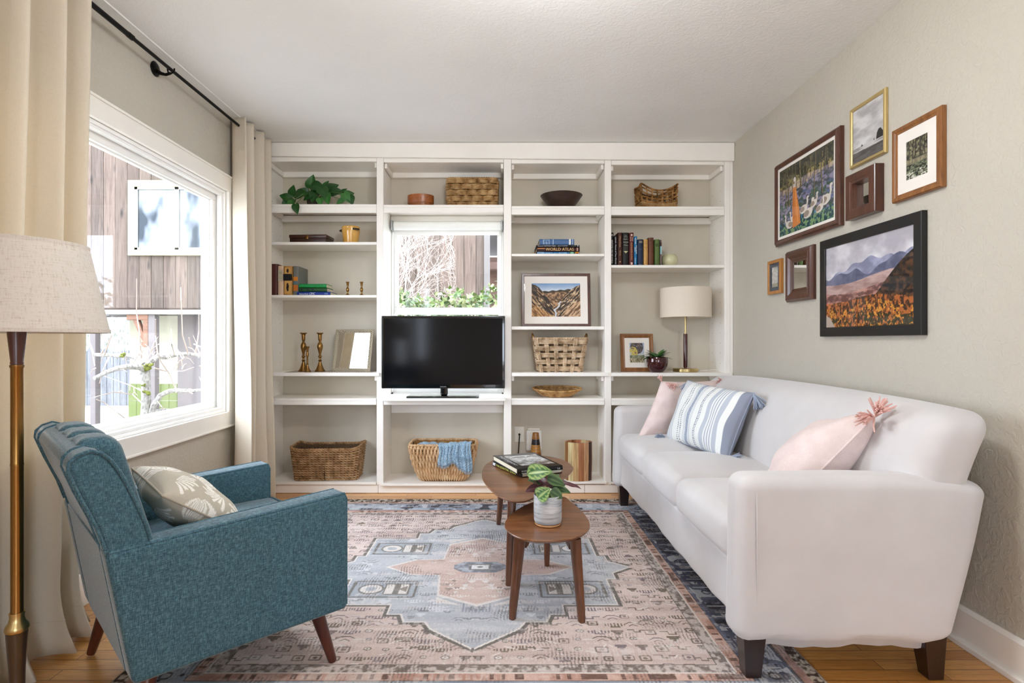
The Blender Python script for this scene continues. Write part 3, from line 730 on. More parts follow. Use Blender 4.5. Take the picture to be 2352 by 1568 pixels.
def arm(y0, y1, sgn):
    def fn(x, y, z):
        u = (x-X0)/.78                                    # 0 front .. 1 rear
        top = .642-.006*u-.05*max(0, u-.72)/.28
        k = max(0, (z-.10)/(.642-.10)); z2 = .124+k*(top-.124) if z > .10 else z
        z2 += .012*math.sin(PI*min(1, max(0, (u-.05)/.8)))*max(0, k-.8)*5*.4
        if k < .06: z2 += wig(x*2.2, 1)*.9
        lean = .125*k*max(0, u-.5)/.35         # rear edge leans with the back
        bulge = .014*math.sin(PI*min(1, k))*math.sin(PI*min(1, max(0, u)))
        yc = (y0+y1)/2; y2 = yc+(y-yc)*(1+bulge*8)+sgn*.004*math.sin(14*u+5*k)*(.3+.7*k)
        x2 = x+lean-.012*(1-k)*(u < .2)
        return (x2, y2, z2)
    mb = MB(); mb.rbox(X0, X0+.662, y0, y1, .10, .642, .045, 4, (14, 2, 12), fn)
    o = obj('arm', mb, M['velvet'], sofa, angle=180)
    return o
ya, yb = SY0-OY, SY1-OY
a1_ = arm(ya, ya+.125, -1); a2_ = arm(yb-.125, yb, 1)
# vertical seams of the arm front panels
mb = MB(); mb.tube([(X0+.052, ya+.0045, .15), (X0+.050, ya-.0045, .35), (X0+.050, ya-.0035, .52), (X0+.052, ya+.003, .59), (X0+.056, ya+.02, .632)], .0028, 6); obj('seam', mb, M['velvet'], a1_)
def backfn(x, y, z):
    k = (z-.15)/.70; k = min(1, max(0, k))
    u = abs(y)/((SY1-SY0)/2)
    ztop = .845+.012*math.cos(y*1.6)-.012*(u**6); z2 = .15+(z-.15)/.70*(ztop-.15)
    x2 = x+.165*k*k*.9+.02*k; mid = (X0+.45+X0+.66)/2
    if x < mid: x2 -= .028*math.sin(PI*min(1, max(0, (k-.35)/.65)))*(1-u**4)      # cushion crown
    return (x2, y+.004*math.sin(8*z+3*y), z2)
mb = MB(); mb.rbox(X0+.455, X0+.655, ya+.004, yb-.004, .15, .85, .075, 5, (3, 26, 14), backfn)
bk = obj('backrest', mb, M['velvet'], sofa, angle=180)
mb = MB(); mb.tube([backfn(X0+.60, ya+.01, .56), backfn(X0+.52, ya+.003, .58), backfn(X0+.50, ya+.02, .7), backfn(X0+.53, ya+.05, .82), backfn(X0+.56, ya+.10, .853)], .003, 6); obj('seam', mb, M['velvet'], bk)
L = (yb-ya-.25)/3
for k in range(3):
    y0 = ya+.125+k*L+.003; y1 = y0+L-.006
    def cf(x, y, z, y0=y0, y1=y1):
        u = (y-y0)/(y1-y0); v = (x-X0)/.55; cr = math.sin(PI*min(1, max(0, u)))*math.sin(PI*min(1, max(.06, v*.8+.12)))
        z2 = z+(.034*cr if z > .42 else 0); x2 = x-.022*math.sin(PI*min(1, max(0, u)))*math.sin(PI*min(1, max(0, (z-.33)/.15)))*(v < .3)
        return (x2, y, z2)
    mb = MB(); mb.rbox(X0+.012, X0+.56, y0, y1, .325, .475, .045, 4, (6, 6, 3), cf)
    obj('seat_cushion', mb, M['velvet'], sofa, angle=180)
def sk(x, y, z):
    if z < .18: z += wig(y*1.3)*.5
    if x < X0+.2: x += .003*math.sin(6*y+4*z)+.012*math.sin(PI*(z-.13)/.22)
    return (x, y, z)
mb = MB(); mb.rbox(X0+.018, X0+.46, ya+.12, yb-.12, .15, .345, .02, 3, (3, 40, 6), sk); obj('skirt', mb, M['velvet'], sofa, angle=180)
mb = MB(); mb.box(X0+.07, X0+.62, ya+.04, yb-.04, .165, .30); obj('base_frame', mb, plain('sofa_base', (70, 60, 54), .9), sofa, smooth=False)
for sx in (X0+.055, X0+.615):
    for sy in (ya+.055, yb-.075):
        a, b = .036, .024; mb = MB()
        dx = -.0 if sx < 0 else .01
        zl = .0068 if sx < 0 else .001; v = [(sx-b+dx, sy-b, zl), (sx+b+dx, sy-b, zl), (sx+b+dx, sy+b, zl), (sx-b+dx, sy+b, zl), (sx-a, sy-a, .155), (sx+a, sy-a, .155), (sx+a, sy+a, .155), (sx-a, sy+a, .155)]
        mb.add(v, [(0, 3, 2, 1), (4, 5, 6, 7), (0, 1, 5, 4), (1, 2, 6, 5), (2, 3, 7, 6), (3, 0, 4, 7)])
        obj('leg', mb, M['dark_leg'], sofa, smooth=False, bevel=.003)

# ------------------------------------------------------------------ armchair
t = NT('blue_tweed'); 
h = [t.noise(t.coord(s), 1, 2) for s in ((75, 75, 1100), (1100, 90, 90), (110, 1100, 110))]
m1 = t.n('Math', operation='ADD'); t.l(h[0], m1.inputs[0]); t.l(h[1], m1.inputs[1]); m2 = t.n('Math', operation='MULTIPLY_ADD'); t.l(h[2], m2.inputs[0]); m2.inputs[1].default_value = .35; t.l(m1.outputs[0], m2.inputs[2])
m3 = t.n('Math', operation='MULTIPLY'); t.l(m2.outputs[0], m3.inputs[0]); m3.inputs[1].default_value = 1/2.35
t.base(t.ramp(m3.outputs[0], [(.37, lin((36, 60, 70))), (.5, lin((60, 93, 106))), (.63, lin((100, 136, 147)))]))
t.set(Roughness=.8, Sheen_Weight=.5, Sheen_Roughness=.35, Specular_IOR_Level=.25); t.bump(m3.outputs[0], .4, .0015)
M['tweed'] = t.m
CA = math.radians(44.4)
ch = thing('armchair', 'blue tweed armchair with splayed wooden legs beside the picture window', 'armchair', (-.98, 1.869, 0), CA)
HW, XF, XB = .35, .33, -.33
def atop(x): return .536+(x-XB)/(XF-XB)*.029
def armc(y0, y1, near):
    def fn(x, y, z):
        k = (z-.185)/(.5505-.185); z2 = .185+k*(atop(x)-.185)
        xb = x+(.06*(1-k) if x < 0 else 0)*min(1, (-x)/.3) if x < 0 else x
        return (xb, y, z2)
    mb = MB(); mb.rbox(XB, XF, y0, y1, .185, .5505, .014, 3, (8, 2, 6), fn); a = obj('arm', mb, M['tweed'], ch, angle=60)
    for yy in (y0+.006, y1-.006):
        mb = MB(); P = [(XB+.01+(XF-XB-.02)*i/10, yy, atop(XB+.01+(XF-XB-.02)*i/10)-.003) for i in range(11)]+[(XF-.003, yy, atop(XF)-.02), (XF-.003, yy, .2)]
        mb.tube(P, .0045, 8); obj('piping', mb, M['tweed'], a)
armc(-HW, -HW+.085, True); armc(HW-.085, HW, False)
# backrest: wing profile in local x,z
prof = [(-.325, .50), (-.333, .545), (-.362, .62), (-.395, .70), (-.418, .765), (-.416, .785), (-.40, .800), (-.375, .808), (-.352, .800), (-.333, .78), (-.312, .745), (-.284, .68), (-.258, .61), (-.238, .555), (-.236, .50)]
prof = [(p[0]+.016*min(1, (p[1]-.5)/.1), p[1]-.016*min(1, (p[1]-.5)/.1)) for p in prof]
mb = MB(); mb.prism(prof, -HW+.004, HW-.004, 'y'); bkc = obj('backrest', mb, M['tweed'], ch, bevel=.012, bseg=3, angle=50)
for yy in (-HW+.006, HW-.006, -HW+.10, HW-.10):
    mb = MB(); mb.tube([(p[0], yy, p[1]) for p in prof[1:-1]], .0045, 8); obj('piping', mb, M['tweed'], bkc)
# channelled inner back cushion, a little taller than the wings
mb = MB(); prof2 = [(p[0]+.012, p[1]) for p in prof[7:]]
for k in range(3):
    w3 = (2*HW-.22)/3; y0 = -HW+.11+k*w3
    def ib(x, y, z, y0=y0, w3=w3):
        kx = (z-.40)/.42; lean = -.118*max(0, kx)
        return (x+lean+.012*math.sin(PI*min(1, max(0, (y-y0)/w3))), y, z)
    mb.rbox(-.275, -.17, y0+.001, y0+w3-.001, .40, .806, .04, 4, (2, 4, 8), ib)
obj('back_cushion', mb, M['tweed'], bkc, angle=180)
mb = MB(); mb.prism([(XB+.06, .185), (XB+.09, .185), (XB+.03, .54), (XB+.0, .54)], -HW+.086, HW-.086, 'y'); obj('back_panel', mb, M['tweed'], ch, bevel=.006)
mb = MB(); mb.box(XB+.085, XF-.02, -HW+.0855, HW-.0855, .185, .335); obj('seat_frame', mb, M['tweed'], ch, bevel=.012, smooth=False)
def scf(x, y, z):
    u = (x+.21)/.55; q = (y+.26)/.52; return (x, y, z+(.02*math.sin(PI*min(1, max(0, u)))*math.sin(PI*min(1, max(0, q))) if z > .39 else 0))
mb = MB(); mb.rbox(-.215, XF+.005, -HW+.088, HW-.088, .336, .435, .028, 4, (6, 6, 2), scf); sc_ = obj('seat_cushion', mb, M['tweed'], ch, angle=180)
mb = MB(); mb.tube([(XF-.005, -HW+.10, .432), (XF-.002, 0, .437), (XF-.005, HW-.10, .432)], .004, 8); obj('piping', mb, M['tweed'], sc_)
for sx, sy in ((1, 1), (1, -1), (-1, 1), (-1, -1)):
    ax_, ay = (XF-.075 if sx > 0 else XB+.115), sy*(HW-.075); bx_, by_ = ax_+sx*.045, sy*(HW-.045)
    mb = MB(); mb.tube([(bx_, by_, .0075), (bx_-sx*.0015, by_-sy*.001, .014), (ax_, ay, .186)], [.0125, .014, .0235], 20)
    obj('leg', mb, M['red_leg'], ch)

# pillows ----------------------------------------------------------
def pillow_mb(c00, c10, c11, c01, thick, n=26, seed=0, pinch=.05, colf=None, wr=.006):
    """corners bottom-left, bottom-right, top-right, top-left seen from the front; front normal = (right x up)"""
    A, B, Cc, D = [Vector(c) for c in (c00, c10, c11, c01)]
    nrm = ((B-A).cross(D-A)+(B-Cc).cross(D-Cc)*-1).normalized(); rnd = random.Random(seed)
    ph = [rnd.uniform(0, 6) for _ in range(8)]
    def side(sg):
        def fn(u, v):
            a, b = 2*u-1, 2*v-1
            uu = .5+.5*a*(1-pinch*(1-b*b)); vv = .5+.5*b*(1-pinch*(1-a*a))
            p = A*(1-uu)*(1-vv)+B*uu*(1-vv)+Cc*uu*vv+D*(1-uu)*vv
            h = (max(0, (1-a*a))*max(0, (1-b*b)))**.42*thick/2
            e_ = min(1-abs(a), 1-abs(b)); h *= 1+wr*8*math.sin(9*a+ph[0]+3*b)*(1-e_)
            h += wr*math.sin(5*a+ph[1])*math.sin(6*b+ph[2])*min(1, e_*5)
            return tuple(p+nrm*sg*(h+.0008))
        return fn
    mb = MB(); mb.grid(n, n, side(1), cf=(lambda u, v: colf(u, v, 1)) if colf else None); mb.grid(n, n, side(-1), cf=(lambda u, v: colf(u, v, -1)) if colf else None, flip=True)
    fr = side(0)
    ring = [fr(i/n, 0) for i in range(n)]+[fr(1, i/n) for i in range(n)]+[fr(1-i/n, 1) for i in range(n)]+[fr(0, 1-i/n) for i in range(n)]
    return mb, ring
def tassel(mb, p, d, L, n=26, spread=.35, r=.0022, seed=0):
    rnd = random.Random(seed); p = Vector(p); d = Vector(d).normalized()
    for k in range(n):
        e_ = Vector((rnd.gauss(0, 1), rnd.gauss(0, 1), rnd.gauss(0, 1)))*spread
        q = p+d*L*.5+e_*L*.25; s = p+(d+e_*.6).normalized()*L*rnd.uniform(.8, 1.1)+Vector((0, 0, -.006))
        mb.tube([tuple(p), tuple(q), tuple(s)], [r*1.2, r*1.5, r], 5)
t = NT('pink_linen'); co = t.coord(); a = t.noise(t.coord((400, 60, 400)), 1, 3); t.base(t.mix(t.ramp(t.noise(co, 22, 4), [(.3, lin((220, 200, 195))), (.7, lin((228, 211, 206)))]), t.ramp(a, [(.3, (.92, .92, .92)), (.7, (1, 1, 1))]), 1, 'MULTIPLY'))
t.set(Roughness=.9, Sheen_Weight=.2, Specular_IOR_Level=.15); t.bump(a, .2, .001); t.bump(t.noise(co, 9, 3), .25, .01); M['pink'] = t.m
M['pink_tassel'] = plain('pink_yarn', (220, 178, 168), .9)
def top_pillow(name, label, corners, thick, mat, seed, tass, tmat, colf=None, n=26, L=.07, tn=30, group=None, seam=None):
    root = thing(name, label, 'pillow', corners[0], group=group); I = Matrix.Translation(-Vector(corners[0]))
    mb, ring = pillow_mb(*corners, thick, n, seed, colf=colf); mb.v = [tuple(Vector(p)-Vector(corners[0])) for p in mb.v]
    obj('cover', mb, mat, root, angle=180, colors=bool(colf))
    ring = [tuple(Vector(p)-Vector(corners[0])) for p in ring]
    mb = MB(); mb.tube(ring, .003, 6, closed=True); obj('seam', mb, seam or (mat if not colf else M['blue_yarn']), root)
    for i, (p, d) in enumerate(tass):
        mb = MB(); tassel(mb, Vector(p)-Vector(corners[0]), d, L, tn, seed=seed+i); obj('tassel', mb, tmat, root)
    return root
# far pink, behind the striped one
top_pillow('throw_pillow', 'blush pink pillow at the far end of the sofa, behind the striped one', [(.815, 3.37, .478), (1.20, 3.49, .49), (1.365, 3.515, .815), (.975, 3.43, .815)], .13, M['pink'], 1,
           [((1.0, 3.43, .808), (.2, -.5, -.1)), ((1.035, 3.43, .806), (.1, -.6, -.25)), ((1.365, 3.515, .81), (-.1, -.2, .1)), ((.975, 3.43, .815), (-.35, -.2, .7))], M['pink_tassel'], L=.05, tn=12)
# near pink, leaning on the back above the near arm
top_pillow('throw_pillow', 'blush pink pillow with a corner tassel leaning behind the near sofa arm', [(1.05, 2.22, .478), (.98, 1.95, .485), (1.30, 1.955, .805), (1.29, 2.28, .69)], .20, M['pink'], 2,
           [((1.295, 1.955, .80), (.5, .0, .85)), ((1.285, 1.945, .795), (-.8, -.3, .1)), ((1.29, 1.945, .80), (-.2, -.45, .4))], M['pink_tassel'], L=.07, tn=30)
# striped
M['blue_yarn'] = plain('blue_grey_yarn', (150, 160, 178), .9)
def stripes(u, v, s):
    W = lin((232, 233, 230)); B1 = lin((164, 172, 186)); B2 = lin((126, 138, 162)); B3 = lin((142, 148, 162)); G = lin((186, 192, 202))
    if s < 0: return B3
    if u > .925: return B3
    if u > .86: return W
    def band(a, b): return a <= u <= b
    if u < .17: return (G if u > .10 else B1) if math.sin(u*190) > .1 else W
    if band(.255, .275) or band(.30, .315): return W if (int(v*70) % 2) else lin((120, 128, 140))
    if band(.36, .368) or band(.38, .388): return B1
    if band(.40, .445): return B2 if int(v*60+u*90) % 2 else G
    if band(.455, .462) or band(.475, .482): return B1
    if band(.55, .565) or band(.575, .585): return W if (int(v*80) % 2) else lin((110, 118, 140))
    if band(.65, .70): return G
    if band(.70, .81): return B1 if math.sin(u*210) > .15 else W
    if band(.81, .86): return G
    return W
cs = [(.960, 3.28, .492), (1.105, 2.75, .482), (1.255, 2.80, .802), (1.10, 3.33, .828)]
top_pillow('throw_pillow', 'white and blue striped pillow with tasselled corners in the middle of the sofa', cs, .16, vcol('striped_weave', .9, .3, 500, .15, .1, 400), 3,
           [((.965, 3.28, .497), (-.55, -.2, .05)), ((1.10, 2.755, .49), (.45, -.5, .0)), ((1.25, 2.80, .80), (.35, -.3, -.75)), ((1.10, 3.325, .825), (-.35, -.35, -.75))], M['blue_yarn'], stripes, 170, .075, 44)

# fan patterned pillow on the armchair
def fans(u, v, s):
    G = lin((186, 177, 160)); Wt = lin((234, 230, 221))
    for k, (cx, cy) in enumerate([((i+.5*(j % 2))/3.2+.05, (j+.25)/3.6) for j in range(4) for i in range(4)]):
        for da in (0,):
            dx, dy = u-cx, (v-cy)*.75; r = math.hypot(dx, dy); a = math.atan2(dy, dx)-(.6+k*1.9)
            a = (a+PI) % (2*PI)-PI
            if .02 < r < .20 and abs(a) < 1.25:
                q = a/(2.5/9); fr_ = abs(q-round(q))
                if fr_ < .31 and r < .165+.02*math.cos(q*PI): return Wt
    return G
CM = Matrix.Translation((-.98, 1.869, 0)) @ Matrix.Rotation(CA, 4, 'Z')
cl = [(.055, -.235, .462), (.06, .19, .462), (-.165, .195, .635), (-.175, -.225, .625)]
cw = [tuple(CM @ Vector(p)) for p in cl]
top_pillow('lumbar_pillow', 'beige pillow with white fan shapes on the blue armchair', cw, .15, vcol('fan_print_cotton', .9, .35, 300, .15, .1, 300), 5, [], M['pages'], fans, 150, seam=plain('taupe_cord', (170, 156, 138), .8))

# ------------------------------------------------------------------ nesting tables
def superpoly(pts, n=96):
    """closed smooth outline through a Catmull-Rom loop"""
    m = len(pts); out = []
    for i in range(m):
        p0, p1, p2, p3 = [Vector(pts[(i+k-1) % m]) for k in range(4)]
        for k in range(n//m):
            s = k/(n//m); out.append(.5*((2*p1)+(p2-p0)*s+(2*p0-5*p1+4*p2-p3)*s*s+(-p0+3*p1-3*p2+p3)*s**3))
    return [(p.x, p.y) for p in out]
def side_table(name, label, outline, zt, legs, th=.017):
    cx_ = sum(p[0] for p in outline)/len(outline); cy_ = sum(p[1] for p in outline)/len(outline)
    root = thing(name, label, 'table', (cx_, cy_, 0), group='walnut nesting tables on the rug')
    sp = superpoly([(p[0]-cx_, p[1]-cy_) for p in outline])
    mb = MB(); n = len(sp)
    rings = [(.93, zt-th), (.985, zt-th*.45), (1.0, zt-th*.25), (1.0, zt-.002), (.994, zt)]
    v = []; f = []
    for s_, z in rings: v += [(p[0]*s_, p[1]*s_, z) for p in sp]
    for i in range(len(rings)-1):
        for k in range(n): f.append((i*n+k, i*n+(k+1) % n, (i+1)*n+(k+1) % n, (i+1)*n+k))
    f.append(tuple(range(n-1, -1, -1))); f.append(tuple((len(rings)-1)*n+k for k in range(n))); mb.add(v, f)
    obj('table_top', mb, M['walnut'], root, angle=30)
    mid = Vector((0, 0)); tops = []
    for (lx, ly) in legs:
        b = Vector((lx-cx_, ly-cy_)); tpt = b*.80; tops.append(tpt)
        ang = math.atan2(b.y, b.x)
        mb = MB(); zl = zt-th-.001
        def ringp(c, z, a_, b_):
            o = []
            for k in range(12):
                q = 2*PI*k/12; q2 = (math.copysign(abs(math.cos(q))**.6, math.cos(q))*a_, math.copysign(abs(math.sin(q))**.6, math.sin(q))*b_)
                o.append((c.x+q2[0]*math.cos(ang)-q2[1]*math.sin(ang), c.y+q2[0]*math.sin(ang)+q2[1]*math.cos(ang), z))
            return o
        R_ = [ringp(b, .008, .0125, .0115), ringp(b*.9+tpt*.1, .05, .015, .0135), ringp(b*.2+tpt*.8, zl-.05, .021, .018), ringp(tpt, zl, .026, .019)]
        vv = sum(R_, []); ff = []
        for i in range(3):
            for k in range(12): ff.append((i*12+k, i*12+(k+1) % 12, (i+1)*12+(k+1) % 12, (i+1)*12+k))
        ff += [tuple(range(11, -1, -1)), tuple(36+k for k in range(12))]; mb.add(vv, ff); obj('leg', mb, M['walnut_leg'], root, angle=40)
    mb = MB(); zl = zt-th-.0015
    for tpt in tops:
        d = tpt.normalized(); nn = Vector((-d.y, d.x))*.012; e_ = tpt-d*.022
        v = []
        for p, zb in ((e_, zl-.05), (e_-d*.03, zl-.03), (mid, zl-.022)):
            v += [(p.x+nn.x, p.y+nn.y, zb), (p.x-nn.x, p.y-nn.y, zb), (p.x-nn.x, p.y-nn.y, zl), (p.x+nn.x, p.y+nn.y, zl)]
        ff = [(0, 1, 2, 3), (11, 10, 9, 8)]
        for i in range(2):
            for k in range(4): ff.append((i*4+k, (i+1)*4+k, (i+1)*4+(k+1) % 4, i*4+(k+1) % 4))
        mb.add(v, ff)
    obj('brace', mb, M['walnut_leg'], root, smooth=False)
    return root
ZA, ZB_ = .325, .40
def P(px, py, z): d = F*(CH-z)/(py-CY); return (bx(px, d), d)
side_table('side_table', 'lower walnut nesting table holding the marbled plant pot', [P(1255, 1241, ZA), P(1192, 1234, ZA), P(1159, 1208, ZA), P(1176, 1178, ZA), (P(1225, 1152, ZA)), P(1288, 1140, ZA), P(1310, 1150, ZA), P(1345, 1183, ZA), P(1354, 1212, ZA), P(1322, 1234, ZA)], ZA, [P(1177, 1425, 0), P(1336, 1432, 0), P(1256, 1302, 0)])
side_table('side_table', 'taller walnut nesting table carrying two books', [P(1168, 1148, ZB_), P(1133, 1130, ZB_), P(1107, 1095, ZB_), P(1117, 1065, ZB_), P(1160, 1049, ZB_), P(1220, 1044, ZB_), P(1283, 1052, ZB_), P(1315, 1070, ZB_), P(1308, 1088, ZB_), P(1270, 1115, ZB_), P(1222, 1143, ZB_), P(1196, 1150, ZB_)], ZB_, [P(1168, 1347, 0), P(1145, 1207, 0), (.325, 2.98)])

# ------------------------------------------------------------------ standard lamp
FLD = 1.45; fx_ = bx(39, FLD)
fl = thing('floor_lamp', 'brass and wood standard lamp with oatmeal linen shade in front of the curtain', 'floor lamp', (fx_, FLD, 0))
z0, z1 = bz(761, FLD), bz(561, FLD)
t = NT('oatmeal_linen_shade'); a = t.noise(t.coord((30, 30, 500)), 1, 3, .6); b = t.noise(t.coord((260, 260, 22)), 1, 3, .6)
ad = t.n('Math', operation='ADD'); t.l(a, ad.inputs[0]); t.l(b, ad.inputs[1])
t.base(t.ramp(ad.outputs[0], [(.62, lin((168, 152, 134))), (.8, lin((194, 185, 173))), (1.2, lin((206, 199, 190)))])); t.set(Roughness=.9, Specular_IOR_Level=.1); t.bump(ad.outputs[0], .2, .001); M['shade'] = t.m
mb = MB(); mb.lathe([(.197, z0), (.151, z1), (.149, z1), (.195, z0), (.197, z0)], 64, cap=False); ls = obj('lamp_shade', mb, M['shade'], fl)
mb = MB(); mb.lathe([(.1985, z0-.003), (.1985, z0+.006), (.195, z0+.006), (.195, z0-.003), (.1985, z0-.003)], 64, cap=False); obj('trim', mb, M['shade'], ls)
mb = MB(); mb.lathe([(.1525, z1-.006), (.1525, z1+.003), (.149, z1+.003), (.149, z1-.006), (.1525, z1-.006)], 64, cap=False); obj('trim', mb, M['shade'], ls)
mb = MB(); mb.lathe([(.013, bz(840, FLD)), (.0145, bz(833, FLD)), (.0135, bz(830, FLD)), (.0205, z0-.004), (.021, z0+.03), (.004, z0+.04), (.004, z1-.01)], 28); obj('neck', mb, M['red_leg'], fl)
mb = MB(); 
for a in range(3): mb.tube([(0, 0, z1-.02), (.15*math.cos(a*2.094), .15*math.sin(a*2.094), z1-.004)], .002, 6)
obj('spider', mb, M['brass'], fl)
zp = bz(1410, FLD)
mb = MB(); mb.lathe([(.0145, zp), (.0135, zp+.01), (.0135, bz(1070, FLD)), (.0142, bz(1066, FLD)), (.0135, bz(1062, FLD)), (.0135, bz(846, FLD)), (.0155, bz(842, FLD)), (.0155, bz(838, FLD))], 28); obj('pole', mb, M['brass'], fl)
zc = bz(1448, FLD)
mb = MB(); mb.lathe([(.024, zc), (.0262, zc+.006), (.0245, zc+.014), (.018, zc+.024), (.0155, zc+.036), (.0165, zp+.002), (.0165, zp+.006)], 28); obj('collar', mb, M['brass_light'], fl)
mb = MB(); mb.lathe([(.026, .028), (.021, .08), (.0165, .16), (.0175, .22), (.0225, zc-.02), (.0235, zc-.001)], 28); obj('lower_stem', mb, wood('lamp_stem_wood', (52, 36, 24), (80, 58, 38), 1, 2, .3, 8, .3), fl)
mb = MB(); mb.lathe([(.145, .001), (.15, .006), (.146, .014), (.05, .022), (.03, .0275)], 48); obj('base', mb, M['brass'], fl)
# ------------------------------------------------------------------ text helper
FONT_SHEAR = 0
def text_mb(body, height, width=None, shear=0.0, spacing=1.0):
    """flat lettering in the xy plane starting at the origin, cap height = height, squeezed to width; returns verts, faces"""
    cu = bpy.data.curves.new('lettering_curve', 'FONT'); cu.body = body; cu.size = 1.0; cu.shear = shear; cu.space_character = spacing; cu.resolution_u = 2
    o = bpy.data.objects.new('lettering_tmp', cu); C.objects.link(o)
    dg = bpy.context.evaluated_depsgraph_get(); me = bpy.data.meshes.new_from_object(o.evaluated_get(dg))
    v = [tuple(p.co) for p in me.vertices]; f = [tuple(p.vertices) for p in me.polygons]
    bpy.data.objects.remove(o); bpy.data.curves.remove(cu); bpy.data.meshes.remove(me)
    if not v: return [], []
    x0 = min(p[0] for p in v); x1 = max(p[0] for p in v); y0 = min(p[1] for p in v); y1 = max(p[1] for p in v)
    sy = height/max(1e-6, y1-y0); sx = (width/max(1e-6, x1-x0)) if width else sy
    return [((p[0]-x0)*sx, (p[1]-y0)*sy, 0) for p in v], f
def lettering(parent, body, T, height, width, mat, shear=0, name='lettering', spacing=1.0):
    v, f = text_mb(body, height, width, shear, spacing); mb = MB(); mb.add(v, f)
    return obj(name, mb, mat, parent, smooth=False, T=T)
inks = {}
def ink(c):
    if c not in inks: inks[c] = paint('printing_ink', c, .6, .02, 0)
    return inks[c]
covers = {}
def cover(c, rough=.55):
    if (c, rough) not in covers: covers[(c, rough)] = paint('book_cloth', c, rough, .08, .15, 40)
    return covers[(c, rough)]

# book standing (local: x thickness centre, y depth from the spine at 0 going back, z height)
def book_mesh(root, th, h, dp, col, rough=.55, rnd_spine=.35, Tl=None):
    mb = MB(); c = .0028; hw = th/2
    sp = [(-hw, c*2.2)]+[(-hw*math.cos(PI*k/8), c*2.2-(c*2.2+rnd_spine*hw*.5)*math.sin(PI*k/8)) for k in range(1, 8)]+[(hw, c*2.2)]
    poly = sp+[(hw, dp), (hw-c, dp)]+[(hw-c, c*3)]+[(-hw+c, c*3), (-hw+c, dp), (-hw, dp)]
    mb.prism(poly, 0, h, 'z', Tl); obj('cover', mb, cover(col, rough), root, smooth=True, angle=30)
    mb = MB(); mb.box(-hw+c+.0002, hw-c-.0002, c*3+.0002, dp-.004, .003, h-.003, Tl); obj('pages', mb, M['pages'], root, smooth=False)
    return -rnd_spine*hw*.5
def standing_book(label, px0, px1, ytop, ybot, df, zb, dp, col, marks=(), lean=0, group=None, rough=.55):
    d = df; x0, x1 = bx(px0, d), bx(px1, d); th = x1-x0-.0008; h = (ybot-ytop)/F*d
    root = thing('book', label, 'book', ((x0+x1)/2, d, zb+.0006), 0, group); root.rotation_euler = (0, lean, 0)
    sp = book_mesh(root, th, h, dp, col, rough)
    ys = sp-.0012
    for mk in marks:
        k = mk[0]
        if k == 'v':                                     # vertical title, read top to bottom: text, top fraction, bottom fraction, width fraction, colour
            _, s, a, b, wf, c_ = mk[:6]; xo = mk[6] if len(mk) > 6 else 0
            T = Matrix.Translation((xo*th-wf*th/2, ys, h*(1-a))) @ Euler((PI/2, PI/2, 0), 'XYZ').to_matrix().to_4x4()
            lettering(root, s, T, wf*th, (b-a)*h, ink(c_), name='title')
        elif k == 'h':                                   # horizontal line of lettering
            _, s, a, hh, wf, c_ = mk[:6]
            T = Matrix.Translation((-wf*th/2, ys, h*(1-a)-hh*h)) @ Euler((PI/2, 0, 0)).to_matrix().to_4x4()
            lettering(root, s, T, hh*h, wf*th, ink(c_), name='title')
        elif k == 'r':                                   # band or block
            _, a, b, wf, c_ = mk[:5]; xo = mk[5] if len(mk) > 5 else 0
            mb = MB(); mb.box(xo*th-wf*th/2, xo*th+wf*th/2, ys+.0003, ys+.0035, h*(1-b), h*(1-a)); obj('spine_panel', mb, ink(c_), root, smooth=False)
        elif k == 'd':                                   # small oval device
            _, a, b, wf, c_ = mk[:5]; mb = MB(); zc = h*(1-(a+b)/2); rz_ = h*(b-a)/2
            P_ = [(wf*th/2*math.cos(2*PI*q/18)*(1+.2*math.sin(q*2.1)), zc+rz_*math.sin(2*PI*q/18)) for q in range(18)]
            mb.prism(P_, ys-.0003, ys+.001, 'y'); obj('spine_device', mb, ink(c_), root, smooth=False)
        elif k == 't':                                   # triangle pointing down
            _, a, b, wf, c_ = mk[:5]; mb = MB(); mb.prism([(-wf*th/2, h*(1-a)), (0, h*(1-b)), (wf*th/2, h*(1-a))], ys-.0003, ys+.001, 'y'); obj('spine_device', mb, ink(c_), root, smooth=False)
    return root
# book lying flat with its spine towards -y (x centre, z base); length along x
def lying_book(label, x0, x1, yf, zb, th, dp, col, marks=(), rz=0, group=None, rough=.5, loc=None):
    L = x1-x0; root = thing('book', label, 'book', loc or ((x0+x1)/2, yf, zb+.0005), rz, group)
    Tl = Euler((0, PI/2, 0)).to_matrix().to_4x4()       # height axis -> x, thickness -> -z
    Tl = Matrix.Translation((-L/2, 0, th/2)) @ Tl
    sp = book_mesh(root, th, L, dp, col, rough, .25, Tl)
    ys = sp-.0012
    for mk in marks:
        k = mk[0]
        if k == 'h':
            _, s, a, b, z0_, z1_, c_ = mk[:7]; sh_ = mk[7] if len(mk) > 7 else 0
            T = Matrix.Translation((-L/2+a*L, ys, z0_*th)) @ Euler((PI/2, 0, 0)).to_matrix().to_4x4()
            lettering(root, s, T, (z1_-z0_)*th, (b-a)*L, ink(c_), shear=sh_, name='title')
        elif k == 'r':
            _, a, b, z0_, z1_, c_ = mk[:6]; mb = MB(); mb.box(-L/2+a*L, -L/2+b*L, ys+.0004, ys+.003, z0_*th, z1_*th); obj('spine_panel', mb, ink(c_), root, smooth=False)
    return root

